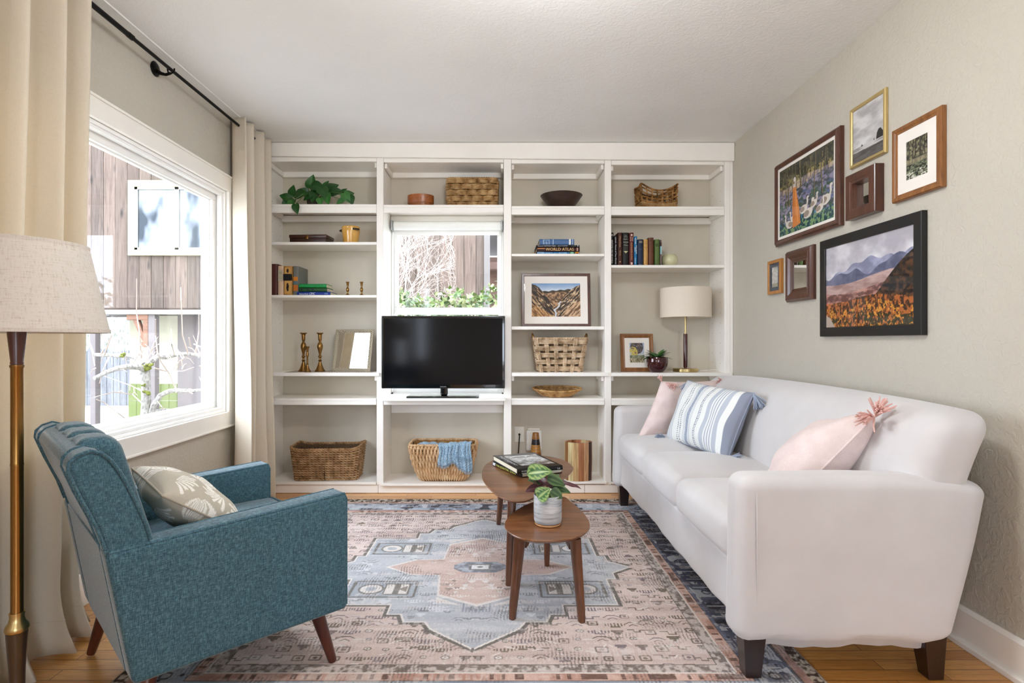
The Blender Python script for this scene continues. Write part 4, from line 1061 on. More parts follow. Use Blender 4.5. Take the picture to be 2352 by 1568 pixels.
# ------------------------------------------------------------------ basket weaving
def rrect(hx, hy, r, s):
    """point and outward normal on a rounded rectangle at parameter s in 0..1, starting at the middle of the front (-y)"""
    r = min(r, hx, hy); A = 2*(hx-r); B = 2*(hy-r); q = PI*r/2; Lt = 2*A+2*B+4*q; t_ = (s % 1.0)*Lt+A/2
    segs = [(A, 'f'), (q, 'fr'), (B, 'r'), (q, 'br'), (A, 'b'), (q, 'bl'), (B, 'l'), (q, 'fl')]
    t_ = t_ % Lt
    for L, k in segs:
        if t_ <= L+1e-9: break
        t_ -= L
    a = t_/r if r > 0 else 0
    if k == 'f': return (-(hx-r)+t_, -hy), (0, -1)
    if k == 'r': return (hx, -(hy-r)+t_), (1, 0)
    if k == 'b': return ((hx-r)-t_, hy), (0, 1)
    if k == 'l': return (-hx, (hy-r)-t_), (-1, 0)
    cxx, cyy, a0 = {'fr': (hx-r, -(hy-r), -PI/2), 'br': (hx-r, hy-r, 0), 'bl': (-(hx-r), hy-r, PI/2), 'fl': (-(hx-r), -(hy-r), PI)}[k]
    return (cxx+r*math.cos(a0+a), cyy+r*math.sin(a0+a)), (math.cos(a0+a), math.sin(a0+a))
class Shell:
    def __init__(s, hx0, hy0, hx1, hy1, h, r=.02, rim=None, curve=0): s.a = (hx0, hy0, hx1, hy1, h, r); s.rim = rim; s.curve = curve
    def p(s, u, t, off=0):
        hx0, hy0, hx1, hy1, h, r = s.a; k = t+s.curve*math.sin(PI*t) if s.curve else t
        (x, y), (nx, ny) = rrect(hx0+(hx1-hx0)*k, hy0+(hy1-hy0)*k, r, u); hh = h+(s.rim(u, x, y) if s.rim else 0)
        return (x+nx*off, y+ny*off, t*hh)
def liner(root, sh, mat, inset=.006, nm='liner'):
    mb = MB(); mb.grid(72, 6, lambda u, v: sh.p(u, v*.97, -inset)); n = 72
    mb.add([sh.p(i/n, .02, -inset) for i in range(n)], [tuple(range(n))]); return obj(nm, mb, mat, root, solid=.003)
def strand(t, name, dark, mid, light, scale=1):
    x = NT(name); co = x.coord(); n = x.noise(x.coord((26*scale, 26*scale, 26*scale)), 1, 3, .5); n2 = x.noise(co, 9, 2)
    c = x.ramp(n, [(.3, lin(dark)), (.5, lin(mid)), (.72, lin(light))]); x.base(x.mix(c, x.ramp(n2, [(.3, (.8, .78, .75)), (.7, (1, 1, 1))]), 1, 'MULTIPLY'))
    x.set(Roughness=.7, Specular_IOR_Level=.25); x.bump(n, .5, .002); return x.m
M['seagrass'] = strand(0, 'seagrass', (134, 100, 66), (172, 134, 94), (204, 170, 130))
M['willow'] = strand(0, 'split_willow', (190, 148, 104), (214, 176, 134), (230, 200, 162))
M['hyacinth'] = strand(0, 'water_hyacinth', (136, 102, 60), (174, 138, 92), (204, 172, 124))
M['rope'] = strand(0, 'pale_rope', (150, 122, 92), (204, 178, 146), (230, 208, 180))
M['rush'] = strand(0, 'dark_rush', (84, 54, 22), (152, 108, 58), (196, 152, 96))
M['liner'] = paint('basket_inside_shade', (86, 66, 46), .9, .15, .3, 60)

IY = 4.07        # usual depth of things on the shelves
# 1 seagrass basket, bottom of bay one
def fits(px0, px1, d): return bx(px0, d), bx(px1, d)
zf = SH[(0, 'F')]
d0 = 4.02; xa, xb = fits(676, 821, d0); cx_ = bx(747, d0); hh = (1096-1022)/F*d0
bk1 = thing('basket', 'brown rectangular seagrass basket on the bottom shelf beside the curtain', 'basket', (cx_+.012, 4.075, zf+.0008))
bk1.rotation_euler = (0, 0, .05)
sh = Shell(.212, .10, .238, .128, .222, .025, rim=lambda u, x, y: .018*max(0, (abs(x)-.16)/.08)**2)
mb = MB()
for r_ in range(13):
    for ph in (0, 1):
        n = 132; pts = [sh.p(i/n, (r_+.5)/13.2, .0065*math.sin(2*PI*(i/n)*26+PI*(r_+ph))+.001) for i in range(n)]
        pts = [(p[0], p[1], p[2]+.0045*math.cos(2*PI*(i/n)*26+PI*(r_+ph))) for i, p in enumerate(pts)]
        mb.tube(pts, .0052, 6, closed=True)
obj('woven_body', mb, M['seagrass'], bk1)
liner(bk1, sh, M['liner'], .008)
mb = MB()
for ph in (0, PI): mb.tube([tuple(Vector(sh.p(i/150, 1.0, .004*math.sin(2*PI*i/150*38+ph)))+Vector((0, 0, .004*math.cos(2*PI*i/150*38+ph)))) for i in range(150)], .006, 6, closed=True)
obj('rim', mb, M['seagrass'], bk1)

# 2 willow basket with the blue throw, bottom of bay two
zf = SH[(1, 'F')]; d0 = 3.98
cx_ = bx(1017, d0); bk2 = thing('basket', 'pale willow basket holding a blue throw, under the television', 'basket', (cx_, 4.055, zf+.0008))
sh2 = Shell(.155, .075, .232, .125, .262, .045, curve=.18)
mb = MB(); NS = 54
for r_ in range(6):
    for k in range(NS):
        u = (k+.5*(r_ % 2))/NS; t0 = max(.0, (r_-.35)/5.35); t1 = min(.985, (r_+1.35)/5.6)
        pts = [sh2.p(u+(.0006 if r_ % 2 else -.0006)*math.sin(q), t0+(t1-t0)*q/6, .001+.006*math.sin(PI*q/6)) for q in range(7)]
        mb.tube(pts, [.0022, .0058, .0086, .0096, .0086, .0058, .0022], 6, flat=1.0)
obj('woven_body', mb, M['willow'], bk2); liner(bk2, sh2, M['rush'], .008)
mb = MB()
for r_ in range(6): mb.tube([sh2.p(i/120, (r_+.5)/5.6, .0075) for i in range(120)], .0018, 5, closed=True)
obj('weft', mb, M['willow'], bk2)
mb = MB()
for ph in (0, PI): mb.tube([tuple(Vector(sh2.p(i/150, 1.0, .005*math.sin(2*PI*i/150*40+ph)))+Vector((0, 0, .005*math.cos(2*PI*i/150*40+ph)-.002))) for i in range(150)], .006, 6, closed=True)
obj('rim', mb, M['willow'], bk2)
# throw
t = NT('blue_boucle'); co = t.coord(); n = t.noise(co, 170, 3, .6); t.base(t.ramp(n, [(.32, lin((84, 122, 154))), (.5, lin((142, 176, 200))), (.66, lin((200, 218, 228)))])); t.set(Roughness=.95, Sheen_Weight=.2); t.bump(n, .8, .004); M['boucle'] = t.m
thr = thing('throw_blanket', 'pale blue fringed throw draped over the front of the willow basket', 'blanket', (cx_, 4.055, zf))
def thr_f(u, v):
    x = bx(1008, 3.92)-cx_+(bx(1083, 3.92)-bx(1008, 3.92))*u; dr = .13+.05*(u > .42)*min(1, (u-.42)*6)+.02*math.sin(9*u)
    fold = .007*math.sin(17*u+1.2)+.005*math.sin(41*u); top = .268+.014*u
    if v < .28:
        k = v/.28; return (x, -.075-.052*k+.02, top-.02*(1-k)+.01*math.sin(PI*k)+.4*fold)
    k = (v-.28)/.72; lean = -.128-.020+.03*k
    return (x+.006*math.sin(5*k+4*u), lean-.008-abs(fold)-.006*k, top-dr*k)
mb = MB(); mb.grid(60, 30, thr_f); obj('drape', mb, M['boucle'], thr, solid=.006, angle=180)
mb = MB(); mb.grid(40, 10, lambda u, v: (bx(955, 3.95)-cx_+.23*u, -.09+.16*v, .244+.018*math.sin(PI*v)*math.sin(PI*min(1, u*1.2+.1))+.004*math.sin(20*u+6*v))); obj('folded_layer', mb, M['boucle'], thr, solid=.006, angle=180)
mb = MB(); rnd = random.Random(4)
for i in range(46):
    p = Vector(thr_f(i/45, 1)); mb.tube([tuple(p), tuple(p+Vector((rnd.uniform(-.003, .003), -.002, -.008))), tuple(p+Vector((rnd.uniform(-.005, .005), -.003, -.018)))], [.0015, .002, .0012], 5)
for i in range(24, 46):
    p = Vector(thr_f(i/45, .62))+Vector((0, -.006, 0)); mb.tube([tuple(p), tuple(p+Vector((rnd.uniform(-.004, .004), -.004, -.01))), tuple(p+Vector((rnd.uniform(-.006, .006), -.003, -.026)))], [.0015, .002, .0012], 5)
obj('fringe', mb, M['boucle'], thr)

# 3 chunky hyacinth box basket, top of bay two
zf = SH[(1, 'A')]; d0 = 4.06
cx_ = bx(1084, d0); bk3 = thing('basket', 'boxy chunky woven basket on the top shelf above the small window', 'basket', (cx_+.003, 4.118, zf+.0008))
sh3 = Shell(.166, .085, .172, .09, .212, .02)
mb = MB(); rnd = random.Random(6)
cols_ = 13; rows_ = 5
for r_ in range(rows_):
    for k in range(cols_):
        u0 = (k+.5*(r_ % 2))/cols_
        for q in range(3):
            tt = (r_+.22+q*.28)/rows_
            pts = [tuple(Vector(sh3.p(u0+(i/7-.5)/cols_*1.04, tt, -.002+.016*math.sin(PI*i/7)))+Vector((0, 0, rnd.uniform(-.0012, .0012)))) for i in range(8)]
            mb.tube(pts, [.004, .0075, .0088, .009, .009, .0088, .0075, .004], 6)
obj('woven_body', mb, M['hyacinth'], bk3)
mb = MB()
for k in range(cols_*2):
    u0 = k/cols_/2
    for q in (-.004, .004): mb.tube([sh3.p(u0+q, .02, .0005), sh3.p(u0+q, .5, .0015), sh3.p(u0+q, .99, .0005)], .0042, 6)
obj('stakes', mb, M['rush'], bk3); liner(bk3, sh3, M['liner'], .008)
mb = MB()
for ph in (0, PI): mb.tube([tuple(Vector(sh3.p(i/120, 1.0, .004*math.sin(2*PI*i/120*30+ph)))+Vector((0, 0, .004*math.cos(2*PI*i/120*30+ph)-.003))) for i in range(120)], .005, 6, closed=True)
obj('rim', mb, M['hyacinth'], bk3)

# 4 open lattice basket, bay three
zf = SH[(2, 'D')]; d0 = 3.99
cx_ = bx(1287.5, d0); bk4 = thing('basket', 'pale open-weave rope basket with two loop handles on the bay three shelf', 'basket', (cx_, 4.07, zf+.0008))
sh4 = Shell(.152, .07, .188, .105, .236, .025)
mb = MB(); NV = 16
for k in range(NV):
    for q in (-1, 0, 1):
        pts = [sh4.p((k+.5)/NV+q*.0088, i/24, (.006 if ((int(i/24*5)+k) % 2) else -.004)) for i in range(25)]
        mb.tube(pts, .0056, 6)
obj('stakes', mb, M['rope'], bk4)
mb = MB()
for r_ in range(5):
    for q in (-1, 0, 1):
        n = NV*6; pts = [sh4.p(i/n, (r_+.5)/5+q*.044, .006*math.cos(2*PI*(i/n-.5/NV)*NV/2+PI*r_)+.001) for i in range(n)]
        mb.tube(pts, .0054, 6, closed=True)
obj('weavers', mb, M['rope'], bk4)
mb = MB()
for ph in (0, PI): mb.tube([tuple(Vector(sh4.p(i/150, 1.0, .005*math.sin(2*PI*i/150*44+ph)))+Vector((0, 0, .005*math.cos(2*PI*i/150*44+ph)))) for i in range(150)], .0055, 6, closed=True)
obj('rim', mb, M['rope'], bk4)
mb = MB(); mb.box(-.145, .145, -.065, .065, .003, .008); obj('bottom', mb, M['rope'], bk4, smooth=False)
for s_ in (-1, 1):
    mb = MB(); mb.tube([(s_*.186, -.045, .225), (s_*.192, -.03, .255), (s_*.194, 0, .268), (s_*.192, .03, .255), (s_*.186, .045, .225)], .007, 8); obj('handle', mb, M['rush'], bk4)

# 5 small dip-sided basket, top of bay four
zf = SH[(3, 'A')]; d0 = 4.05
cx_ = bx(1511, d0); bk5 = thing('basket', 'small two-tone basket with dipped sides on the right-hand top shelf', 'basket', (cx_+.0, 4.10, zf+.0008), .06)
def dip(u, x, y): return -.05*(1-min(1, abs(x)/.132)**2)*(abs(y) > .05)-.01*(abs(y) <= .05)
sh5 = Shell(.126, .075, .132, .085, .18, .015, rim=dip)
mb = MB()
for r_ in range(4):
    for ph in (0, 1):
        n = 120; pts = [tuple(Vector(sh5.p(i/n, (r_+.5)/13, .004*math.sin(2*PI*(i/n)*26+PI*ph+r_)))+Vector((0, 0, .003*math.cos(2*PI*(i/n)*26+PI*ph+r_)))) for i in range(n)]
        mb.tube(pts, .0052, 6, closed=True)
obj('braided_band', mb, M['hyacinth'], bk5)
mb = MB(); NV = 22
for k in range(NV): mb.tube([sh5.p((k+.5)/NV, .25+.75*i/10, .003*(1 if (int(i/2.6)+k) % 2 else -1)) for i in range(11)], .0052, 6)
for r_ in range(4): mb.tube([sh5.p(i/150, .36+r_*.17, .0035*math.cos(PI*(i/150*NV-.5)+PI*r_)) for i in range(150)], .0052, 6, closed=True)
obj('lattice', mb, M['rush'], bk5); liner(bk5, Shell(.122, .071, .124, .077, .05, .012), M['liner'], .002, 'bottom')
mb = MB()
for ph in (0, PI): mb.tube([tuple(Vector(sh5.p(i/150, 1.0, .004*math.sin(2*PI*i/150*36+ph)))+Vector((0, 0, .004*math.cos(2*PI*i/150*36+ph)))) for i in range(150)], .0048, 6, closed=True)
obj('rim', mb, M['rush'], bk5)

# ------------------------------------------------------------------ bay one things
zA, zB, zC, zD = (SH[(0, k)] for k in 'ABCD')
def leaf_mb(mb, base, d, up, L, Wd, droop=.25, heart=.0, cols=None, nu=6, nv=8, cup=.25, wave=0.0):
    """leaf blade from base along d; up = face normal"""
    d = Vector(d).normalized(); up = Vector(up); up = (up-d*up.dot(d)).normalized(); sd = d.cross(up)
    b = Vector(base)
    def fn(u, v):
        a = 2*u-1; t_ = v
        wv = math.sin(PI*min(1, t_**(.62 if heart else .8)))**.75*(1-.35*t_*heart)
        back = heart*.16*(abs(a)**1.2)*max(0, 1-t_*3)
        x = a*Wd*.5*wv
        if t_ < .02: x = a*Wd*.5*heart*.35
        h = -droop*L*t_*t_+cup*abs(x)-cup*.0+wave*L*math.sin(11*t_)*abs(a)
        return tuple(b+d*(L*(t_-back))+sd*x+up*h)
    mb.grid(nu, nv, fn, cf=cols)
pl = thing('pothos', 'trailing green pothos on the top shelf beside the curtain', 'plant', (bx(720, IY), IY, zA+.0006))
PO = Vector((-bx(720, IY), -IY, -zA))
mb = MB(); mb.lathe([(.032, 0), (.04, .004), (.047, .05), (.048, .062), (.043, .062), (.042, .054), (.0, .054)], 28); obj('pot', mb, paint('brown_pot', (66, 54, 42), .5), pl)
mb = MB(); mst = MB(); rnd = random.Random(8)
G1, G2 = (.010, .058, .010), (.035, .15, .025)
LF = [(662, 462, -.6, -.5, 1.25, 4.03), (655, 452, -.9, .3, .9, 4.02), (690, 446, .9, .1, 1.25, 4.0), (672, 440, .2, .6, 1.0, 4.03), (680, 478, .15, -1, .9, 3.915), (668, 470, -.1, -.8, .9, 3.95),
      (715, 420, .3, .8, 1.25, 4.06), (728, 428, .9, -.1, 1.3, 4.02), (722, 448, -.2, -.8, 1.25, 4.0), (742, 440, .4, -.6, 1.3, 3.98), (760, 432, .9, .5, 1.25, 4.04), (770, 440, .9, .1, 1.1, 4.0), (752, 455, .1, -.8, 1.0, 3.97),
      (788, 440, .5, .5, .75, 4.04), (795, 452, .4, -.6, 1.0, 3.96), (800, 446, .9, .2, .9, 4.0), (782, 462, -.7, -.5, .7, 3.95), (806, 458, .3, -.8, .9, 3.97), (735, 462, .2, -.9, .8, 3.96), (708, 452, -.7, -.4, .9, 4.0), (700, 438, -.8, .4, .8, 4.05), (748, 425, .4, .7, .8, 4.09)]
for k, (px, py, dx, dz, s, dd) in enumerate(LF):
    p = Vector((bx(px, dd), dd, bz(py, dd)))+PO; d = Vector((dx, rnd.uniform(-.5, -.1), dz)).normalized(); L = .078*s
    f = rnd.uniform(.6, 1.5); tint = rnd.random()
    cf = lambda u, v, f=f, tint=tint: tuple((a*(1-tint*.6)+b*tint*.6)*f*(1.35 if abs(u-.5) < .06 else 1) for a, b in zip(G1, G2))
    leaf_mb(mb, p-d*L*.4, d, (rnd.uniform(-.3, .3), -1, rnd.uniform(.1, .6)), L, L*.95, .22, .9, cf, cup=.25)
    o = Vector((rnd.uniform(-.025, .025), rnd.uniform(-.02, .02), .055)); e_ = p-d*L*.4; m_ = (o+e_)/2+Vector((0, -.01, .03+rnd.uniform(0, .02)))
    mst.tube([tuple(o), tuple(m_), tuple(e_)], [.0026, .0022, .0016], 6)
obj('leaves', mb, vcol('pothos_leaf', .35, spec=.5), pl, colors=True, angle=180); obj('stems', mst, plain('pothos_stem', (84, 110, 50), .5), pl)

bxw = thing('wooden_box', 'flat dark wooden box with a brass clasp on the left second shelf', 'box', (bx(711, 4.05), 4.10, zB+.0006), -.06)
mb = MB(); mb.rbox(-.132, .132, -.075, .075, 0, .042, .003, 2); obj('body', mb, wood('dark_box_wood', (40, 20, 12), (70, 36, 22), 1.2, 0, .3, 10, .3), bxw, angle=50)
mb = MB(); mb.rbox(-.136, .136, -.079, .079, .0425, .066, .004, 2); lid = obj('lid', mb, wood('dark_box_lid', (46, 24, 14), (80, 42, 26), 1.2, 0, .3, 10, .3), bxw, angle=50)
mb = MB(); mb.rbox(-.014, .006, -.0825, -.0795, .034, .058, .001, 2); obj('clasp', mb, M['brass'], lid)

cr = thing('crock', 'yellow glazed crock with dark lug handles on the left second shelf', 'pot', (bx(806, 4.07), 4.07, zB+.0006))
t = NT('ochre_glaze'); n = t.noise(t.coord((1, 1, .25)), 30, 3); t.base(t.ramp(n, [(.35, lin((206, 152, 66))), (.65, lin((224, 174, 90)))])); t.set(Roughness=.18, Coat_Weight=.4); mc = t.m
mb = MB(); mb.lathe([(.045, 0), (.05, .003), (.0515, .01), (.055, .04), (.0625, .085), (.0645, .108), (.0635, .118), (.065, .122), (.0625, .128), (.058, .126), (.055, .1), (.05, .02), (0, .012)], 48); obj('body', mb, mc, cr)
for a in (2.9, -.75):
    mb = MB(); c_, s_ = math.cos(a), math.sin(a); q = (-s_, c_)
    mb.tube([(c_*.062+q[0]*w_, s_*.062+q[1]*w_, .105) if abs(w_) > .015 else (c_*.078+q[0]*w_, s_*.078+q[1]*w_, .103) for w_ in (-.022, -.013, 0, .013, .022)], [.006, .007, .0075, .007, .006], 10)
    obj('handle', mb, plain('dark_glaze', (50, 36, 24), .3), cr)

BD = 4.0
standing_book('tall dark maroon hardback beside the curtain on the left third shelf', 623, 637.5, 604.5, 677, BD, zC, .2, (78, 32, 24))
standing_book('cream hardback with a grey label, next to the maroon one', 637.8, 651, 609, 677, BD, zC, .16, (214, 184, 154), [('r', .13, .52, .8, (186, 178, 152)), ('h', 'SHORT', .2, .03, .55, (84, 74, 60)), ('h', 'STORIES', .25, .03, .6, (84, 74, 60)), ('h', 'of', .35, .02, .25, (84, 74, 60)), ('h', 'POE', .4, .025, .5, (84, 74, 60))])
standing_book('tan hardback with a black band and leaf ornaments', 651.3, 671.5, 609.5, 677, BD, zC, .16, (178, 130, 62), [('r', .05, .26, .66, (206, 158, 84)), ('r', .27, .49, 1.0, (18, 16, 16)), ('r', .51, .94, .72, (206, 158, 84)), ('d', .09, .23, .26, (46, 28, 28)), ('d', .57, .86, .28, (40, 26, 24)), ('d', .62, .8, .08, (190, 150, 84)), ('r', .335, .34, .4, (150, 140, 110), .2), ('r', .37, .375, .4, (150, 140, 110), .2)])
standing_book('grey book with orange patches on its spine', 672.5, 686, 609.5, 677, BD+.002, zC, .19, (108, 110, 104), [('r', .36, .5, .75, (206, 126, 40)), ('r', .52, .62, .75, (84, 112, 116)), ('r', .64, .84, .75, (196, 108, 30))])
zz = zC
lying_book('blue paperback at the bottom of the small flat stack', bx(681.5, 3.98), bx(758, 3.98), 3.985, zz, .0255, .165, (14, 46, 132), [('h', 'National Book', .07, .35, .2, .62, (216, 222, 236), .3), ('h', 'CIVIC', .38, .55, .18, .82, (240, 242, 250), .35), ('h', 'GUIDE', .83, .93, .3, .7, (150, 180, 220))])
lying_book('dark green hardback in the middle of the small flat stack', bx(687, 3.985), bx(750, 3.985), 3.99, zz+.0265, .028, .15, (28, 74, 30), [('r', .05, .13, .2, .9, (12, 40, 22)), ('r', .27, .36, .25, .9, (12, 40, 22)), ('r', .46, .53, .25, .9, (12, 40, 22))])
lying_book('bright green hardback on top of the small flat stack', bx(686, 3.985), bx(748.5, 3.985), 3.992, zz+.0555, .0265, .14, (14, 138, 66), [('r', .62, .63, 0.05, .95, (8, 90, 46)), ('r', .73, .74, .05, .95, (8, 90, 46)), ('r', .84, .85, .05, .95, (8, 90, 46))])

def candlestick(label, x, y, z, prof, group):
    r = thing('candlestick', label, 'candlestick', (x, y, z+.0006), 0, group)
    i = next(k for k, p in enumerate(prof) if len(p) == 3); base = [p[:2] for p in prof[:i+1]]; st = [p[:2] for p in prof[i:]]
    mb = MB(); mb.lathe(base, 28); obj('base', mb, M['brass'], r)
    mb = MB(); mb.lathe(st, 28); obj('stem', mb, M['brass'], r)
small = [(.021, 0), (.022, .003), (.021, .006), (.009, .014), (.006, .018, 1), (.005, .03), (.0095, .036), (.0105, .044), (.0095, .056), (.0055, .062), (.005, .07), (.008, .077), (.0085, .092), (.013, .099), (.0135, .102), (.0075, .101), (.006, .085)]
candlestick('short brass candlestick, the nearer to the green books', bx(798.5, 4.05), 4.05, zC, small, 'small brass candlesticks')
candlestick('short brass candlestick, the one by the bay divider', bx(830.5, 4.05), 4.05, zC, small, 'small brass candlesticks')
t = NT('crochet_lace'); n = t.noise(t.coord(), 90, 3, .7); t.base(t.ramp(n, [(.4, lin((120, 104, 90))), (.6, lin((206, 196, 184)))])); t.set(Roughness=.95); t.bump(n, .6, .002)
mb = MB(); xa, xb = bx(654, 3.95), bx(852, 3.95); nn = 120; poly = []
def scal(i, n_, a, b, ph): return a+(b-a)*i/n_
for i in range(nn+1): poly.append((xa+(xb-xa)*i/nn, 3.938+.006*abs(math.sin(PI*i/nn*16))))
for i in range(11): poly.append((xb+.006*abs(math.sin(PI*i/10*5)), 3.945+.2*i/10))
for i in range(nn+1): poly.append((xb+(xa-xb)*i/nn, 4.15))
mb.prism(poly, zD+.0004, zD+.0022, 'z'); tag(obj('table_runner', mb, t.m, smooth=False), 'lace runner with scalloped edge under the tall brass candlesticks', 'runner')
tall = [(.036, 0), (.0375, .004), (.035, .008), (.026, .02), (.015, .05), (.0085, .072), (.0145, .078, 1), (.0075, .085), (.0065, .095), (.013, .102), (.0135, .108), (.008, .116), (.0085, .128), (.0185, .165), (.0205, .18), (.017, .195), (.0075, .212), (.0095, .219), (.0115, .224), (.0125, .232), (.0135, .262), (.0235, .272), (.024, .276), (.012, .275), (.009, .24)]
midp = [(.025, 0), (.026, .003), (.024, .006), (.016, .018), (.0085, .04), (.006, .05), (.0095, .055, 1), (.006, .06), (.0062, .1), (.0095, .112), (.0105, .126), (.007, .136), (.0085, .142), (.0095, .16), (.0145, .176), (.015, .179), (.008, .178), (.006, .16)]
candlestick('tall brass candlestick at the left end of the lace runner', bx(697, 4.02), 4.02, zD+.0018, tall, 'tall brass candlesticks on the runner')
candlestick('medium brass candlestick between the two tall ones', bx(706, 3.985), 3.985, zD+.0018, midp, 'tall brass candlesticks on the runner')
candlestick('tall brass candlestick nearest the leaning mirror', bx(735, 4.03), 4.03, zD+.0018, tall, 'tall brass candlesticks on the runner')

# framed things leaning on shelves: frame in local xz, front at -y, tilted back
def ring_frame(mb, w_, h_, fw, prof):
    """mitred frame; prof = [(inset from the outer edge, depth y)], outer rectangle 0..w x 0..h centred in x"""
    rings = []
    for ins, y in prof: rings.append([(-w_/2+ins, y, ins), (w_/2-ins, y, ins), (w_/2-ins, y, h_-ins), (-w_/2+ins, y, h_-ins)])
    v = sum(rings, []); f = []; n = len(rings)
    for i in range(n):
        j = (i+1) % n
        for k in range(4): f.append((i*4+k, i*4+(k+1) % 4, j*4+(k+1) % 4, j*4+k))
    mb.add(v, f)
def art_panel(name, arr, x0, x1, z0_, z1_, y, parent, mat=None):
    h, w_ = arr.shape[:2]; xs = np.linspace(x0, x1, w_); zs = np.linspace(z1_, z0_, h); XX, ZZ = np.meshgrid(xs, zs)
    v = np.stack([XX, np.full_like(XX, y), ZZ], -1).reshape(-1, 3)
    i = np.arange((h-1)*(w_-1)); r_ = i//(w_-1); c_ = i % (w_-1); a = r_*w_+c_; f = np.stack([a+w_, a+w_+1, a+1, a], -1)
    me = bpy.data.meshes.new(name); me.vertices.add(len(v)); me.vertices.foreach_set('co', v.ravel()); me.loops.add(len(f)*4); me.loops.foreach_set('vertex_index', f.ravel().astype(np.int32))
    me.polygons.add(len(f)); me.polygons.foreach_set('loop_start', np.arange(len(f), dtype=np.int32)*4); me.update(calc_edges=True); me.validate()
    at = me.color_attributes.new('Col', 'FLOAT_COLOR', 'POINT'); at.data.foreach_set('color', np.concatenate([lina(arr), np.ones((h, w_, 1))], -1).ravel())
    me.materials.append(mat or M['art']); o = bpy.data.objects.new(name, me); C.objects.link(o); o.parent = parent; return o
def framed(name, label, cat, w_, h_, prof, fmat, arr=None, mat_w=None, mat_mat=None, mirror=False, Tm=None, glass_on=True, yin=.004, matin=None, group=None, backing=True):
    root = bpy.data.objects.new(name, None); C.objects.link(root); tag(root, label, cat, group); root.matrix_world = Tm
    mb = MB(); ring_frame(mb, w_, h_, 0, prof); obj('frame', mb, fmat, root, smooth=False)
    ins = max(p[0] for p in prof); yb_ = max(p[1] for p in prof)
    if backing: mb = MB(); mb.box(-w_/2+.004, w_/2-.004, yb_-.003, yb_, .004, h_-.004); obj('backing', mb, M['dark_leg'], root, smooth=False)
    if mirror:
        mb = MB(); mb.box(-w_/2+ins-.004, w_/2-ins+.004, yin, yin+.002, ins-.004, h_-ins+.004); obj('mirror_glass', mb, M['mirror'], root, smooth=False); return root
    m0 = matin or ins
    if mat_w is not None:
        mb = MB(); ring_frame(mb, w_, h_, 0, [(m0-.004, yin), (m0+mat_w, yin), (m0+mat_w, yin+.002), (m0-.004, yin+.002)]); obj('mat', mb, mat_mat or M['mat'], root, smooth=False); q = m0+mat_w-.002
    else: q = m0-.003
    if isinstance(mat_w, tuple): pass
    art_panel('picture', arr, -w_/2+q, w_/2-q, q, h_-q, yin+.0025, root)
    if glass_on:
        mb = MB(); g_ = ins-.002; mb.add([(-w_/2+g_, yin-.0025, g_), (w_/2-g_, yin-.0025, g_), (w_/2-g_, yin-.0025, h_-g_), (-w_/2+g_, yin-.0025, h_-g_)], [(0, 1, 2, 3)]); obj('glazing', mb, M['picture_glass'], root, smooth=False)
    return root
def leanT(x, y, z, tilt, rz=0, roll=0): return Matrix.Translation((x, y, z)) @ Euler((-tilt, 0, rz)).to_matrix().to_4x4() @ Euler((0, roll, 0)).to_matrix().to_4x4()
DM = 4.05
fm = NT('carved_silver_gilt'); wv = fm.n('TexWave'); wv.inputs['Scale'].default_value = 55; wv.inputs['Distortion'].default_value = .5; wv.bands_direction = 'DIAGONAL'
fm.l(fm.coord(), wv.inputs['Vector']); fm.base(fm.ramp(wv.outputs['Fac'], [(.3, lin((122, 106, 80))), (.6, lin((204, 194, 174)))])); fm.set(Roughness=.4, Metallic=.45); fm.bump(wv.outputs['Fac'], .6, .003)
framed('table_mirror', 'silver framed mirror leaning beside the tall brass candlesticks', 'mirror', (853-761)/F*DM, (852-754)/F*DM+.004, [(0, .018), (0, .003), (.006, 0), (.014, .001), (.019, .006), (.024, .006), (.024, .01)], fm.m, mirror=True, yin=.008, Tm=leanT(bx(806.5, DM), 4.03, zD+.0028, .24, -.15, 0))

# ------------------------------------------------------------------ bay two top: round box
zA2 = SH[(1, 'A')]
rb_ = thing('round_box', 'oval bentwood box with a lid on the top shelf above the small window', 'box', (bx(966, 4.07), 4.08, zA2+.0006))
T_ = Matrix.Diagonal((1, .75, 1, 1)); mb = MB(); mb.lathe([(.088, 0), (.09, .002), (.09, .052), (.088, .053)], 48, T_); obj('body', mb, wood('bentwood', (110, 56, 22), (156, 88, 38), 1, 0, .35, 8, .2), rb_)
mb = MB(); mb.lathe([(.0935, .038), (.0945, .04), (.0945, .094), (.092, .096), (0, .097)], 48, T_); ld = obj('lid', mb, wood('bentwood_lid', (124, 62, 22), (172, 98, 42), 1, 0, .35, 8, .2), rb_)
mb = MB()
for q in (-.02, .01): mb.lathe([(.003, 0), (.002, .0015)], 8, Matrix.Translation((q, -.0712, .066)) @ Euler((PI/2, 0, 0)).to_matrix().to_4x4())
obj('tack', mb, M['brass'], ld)

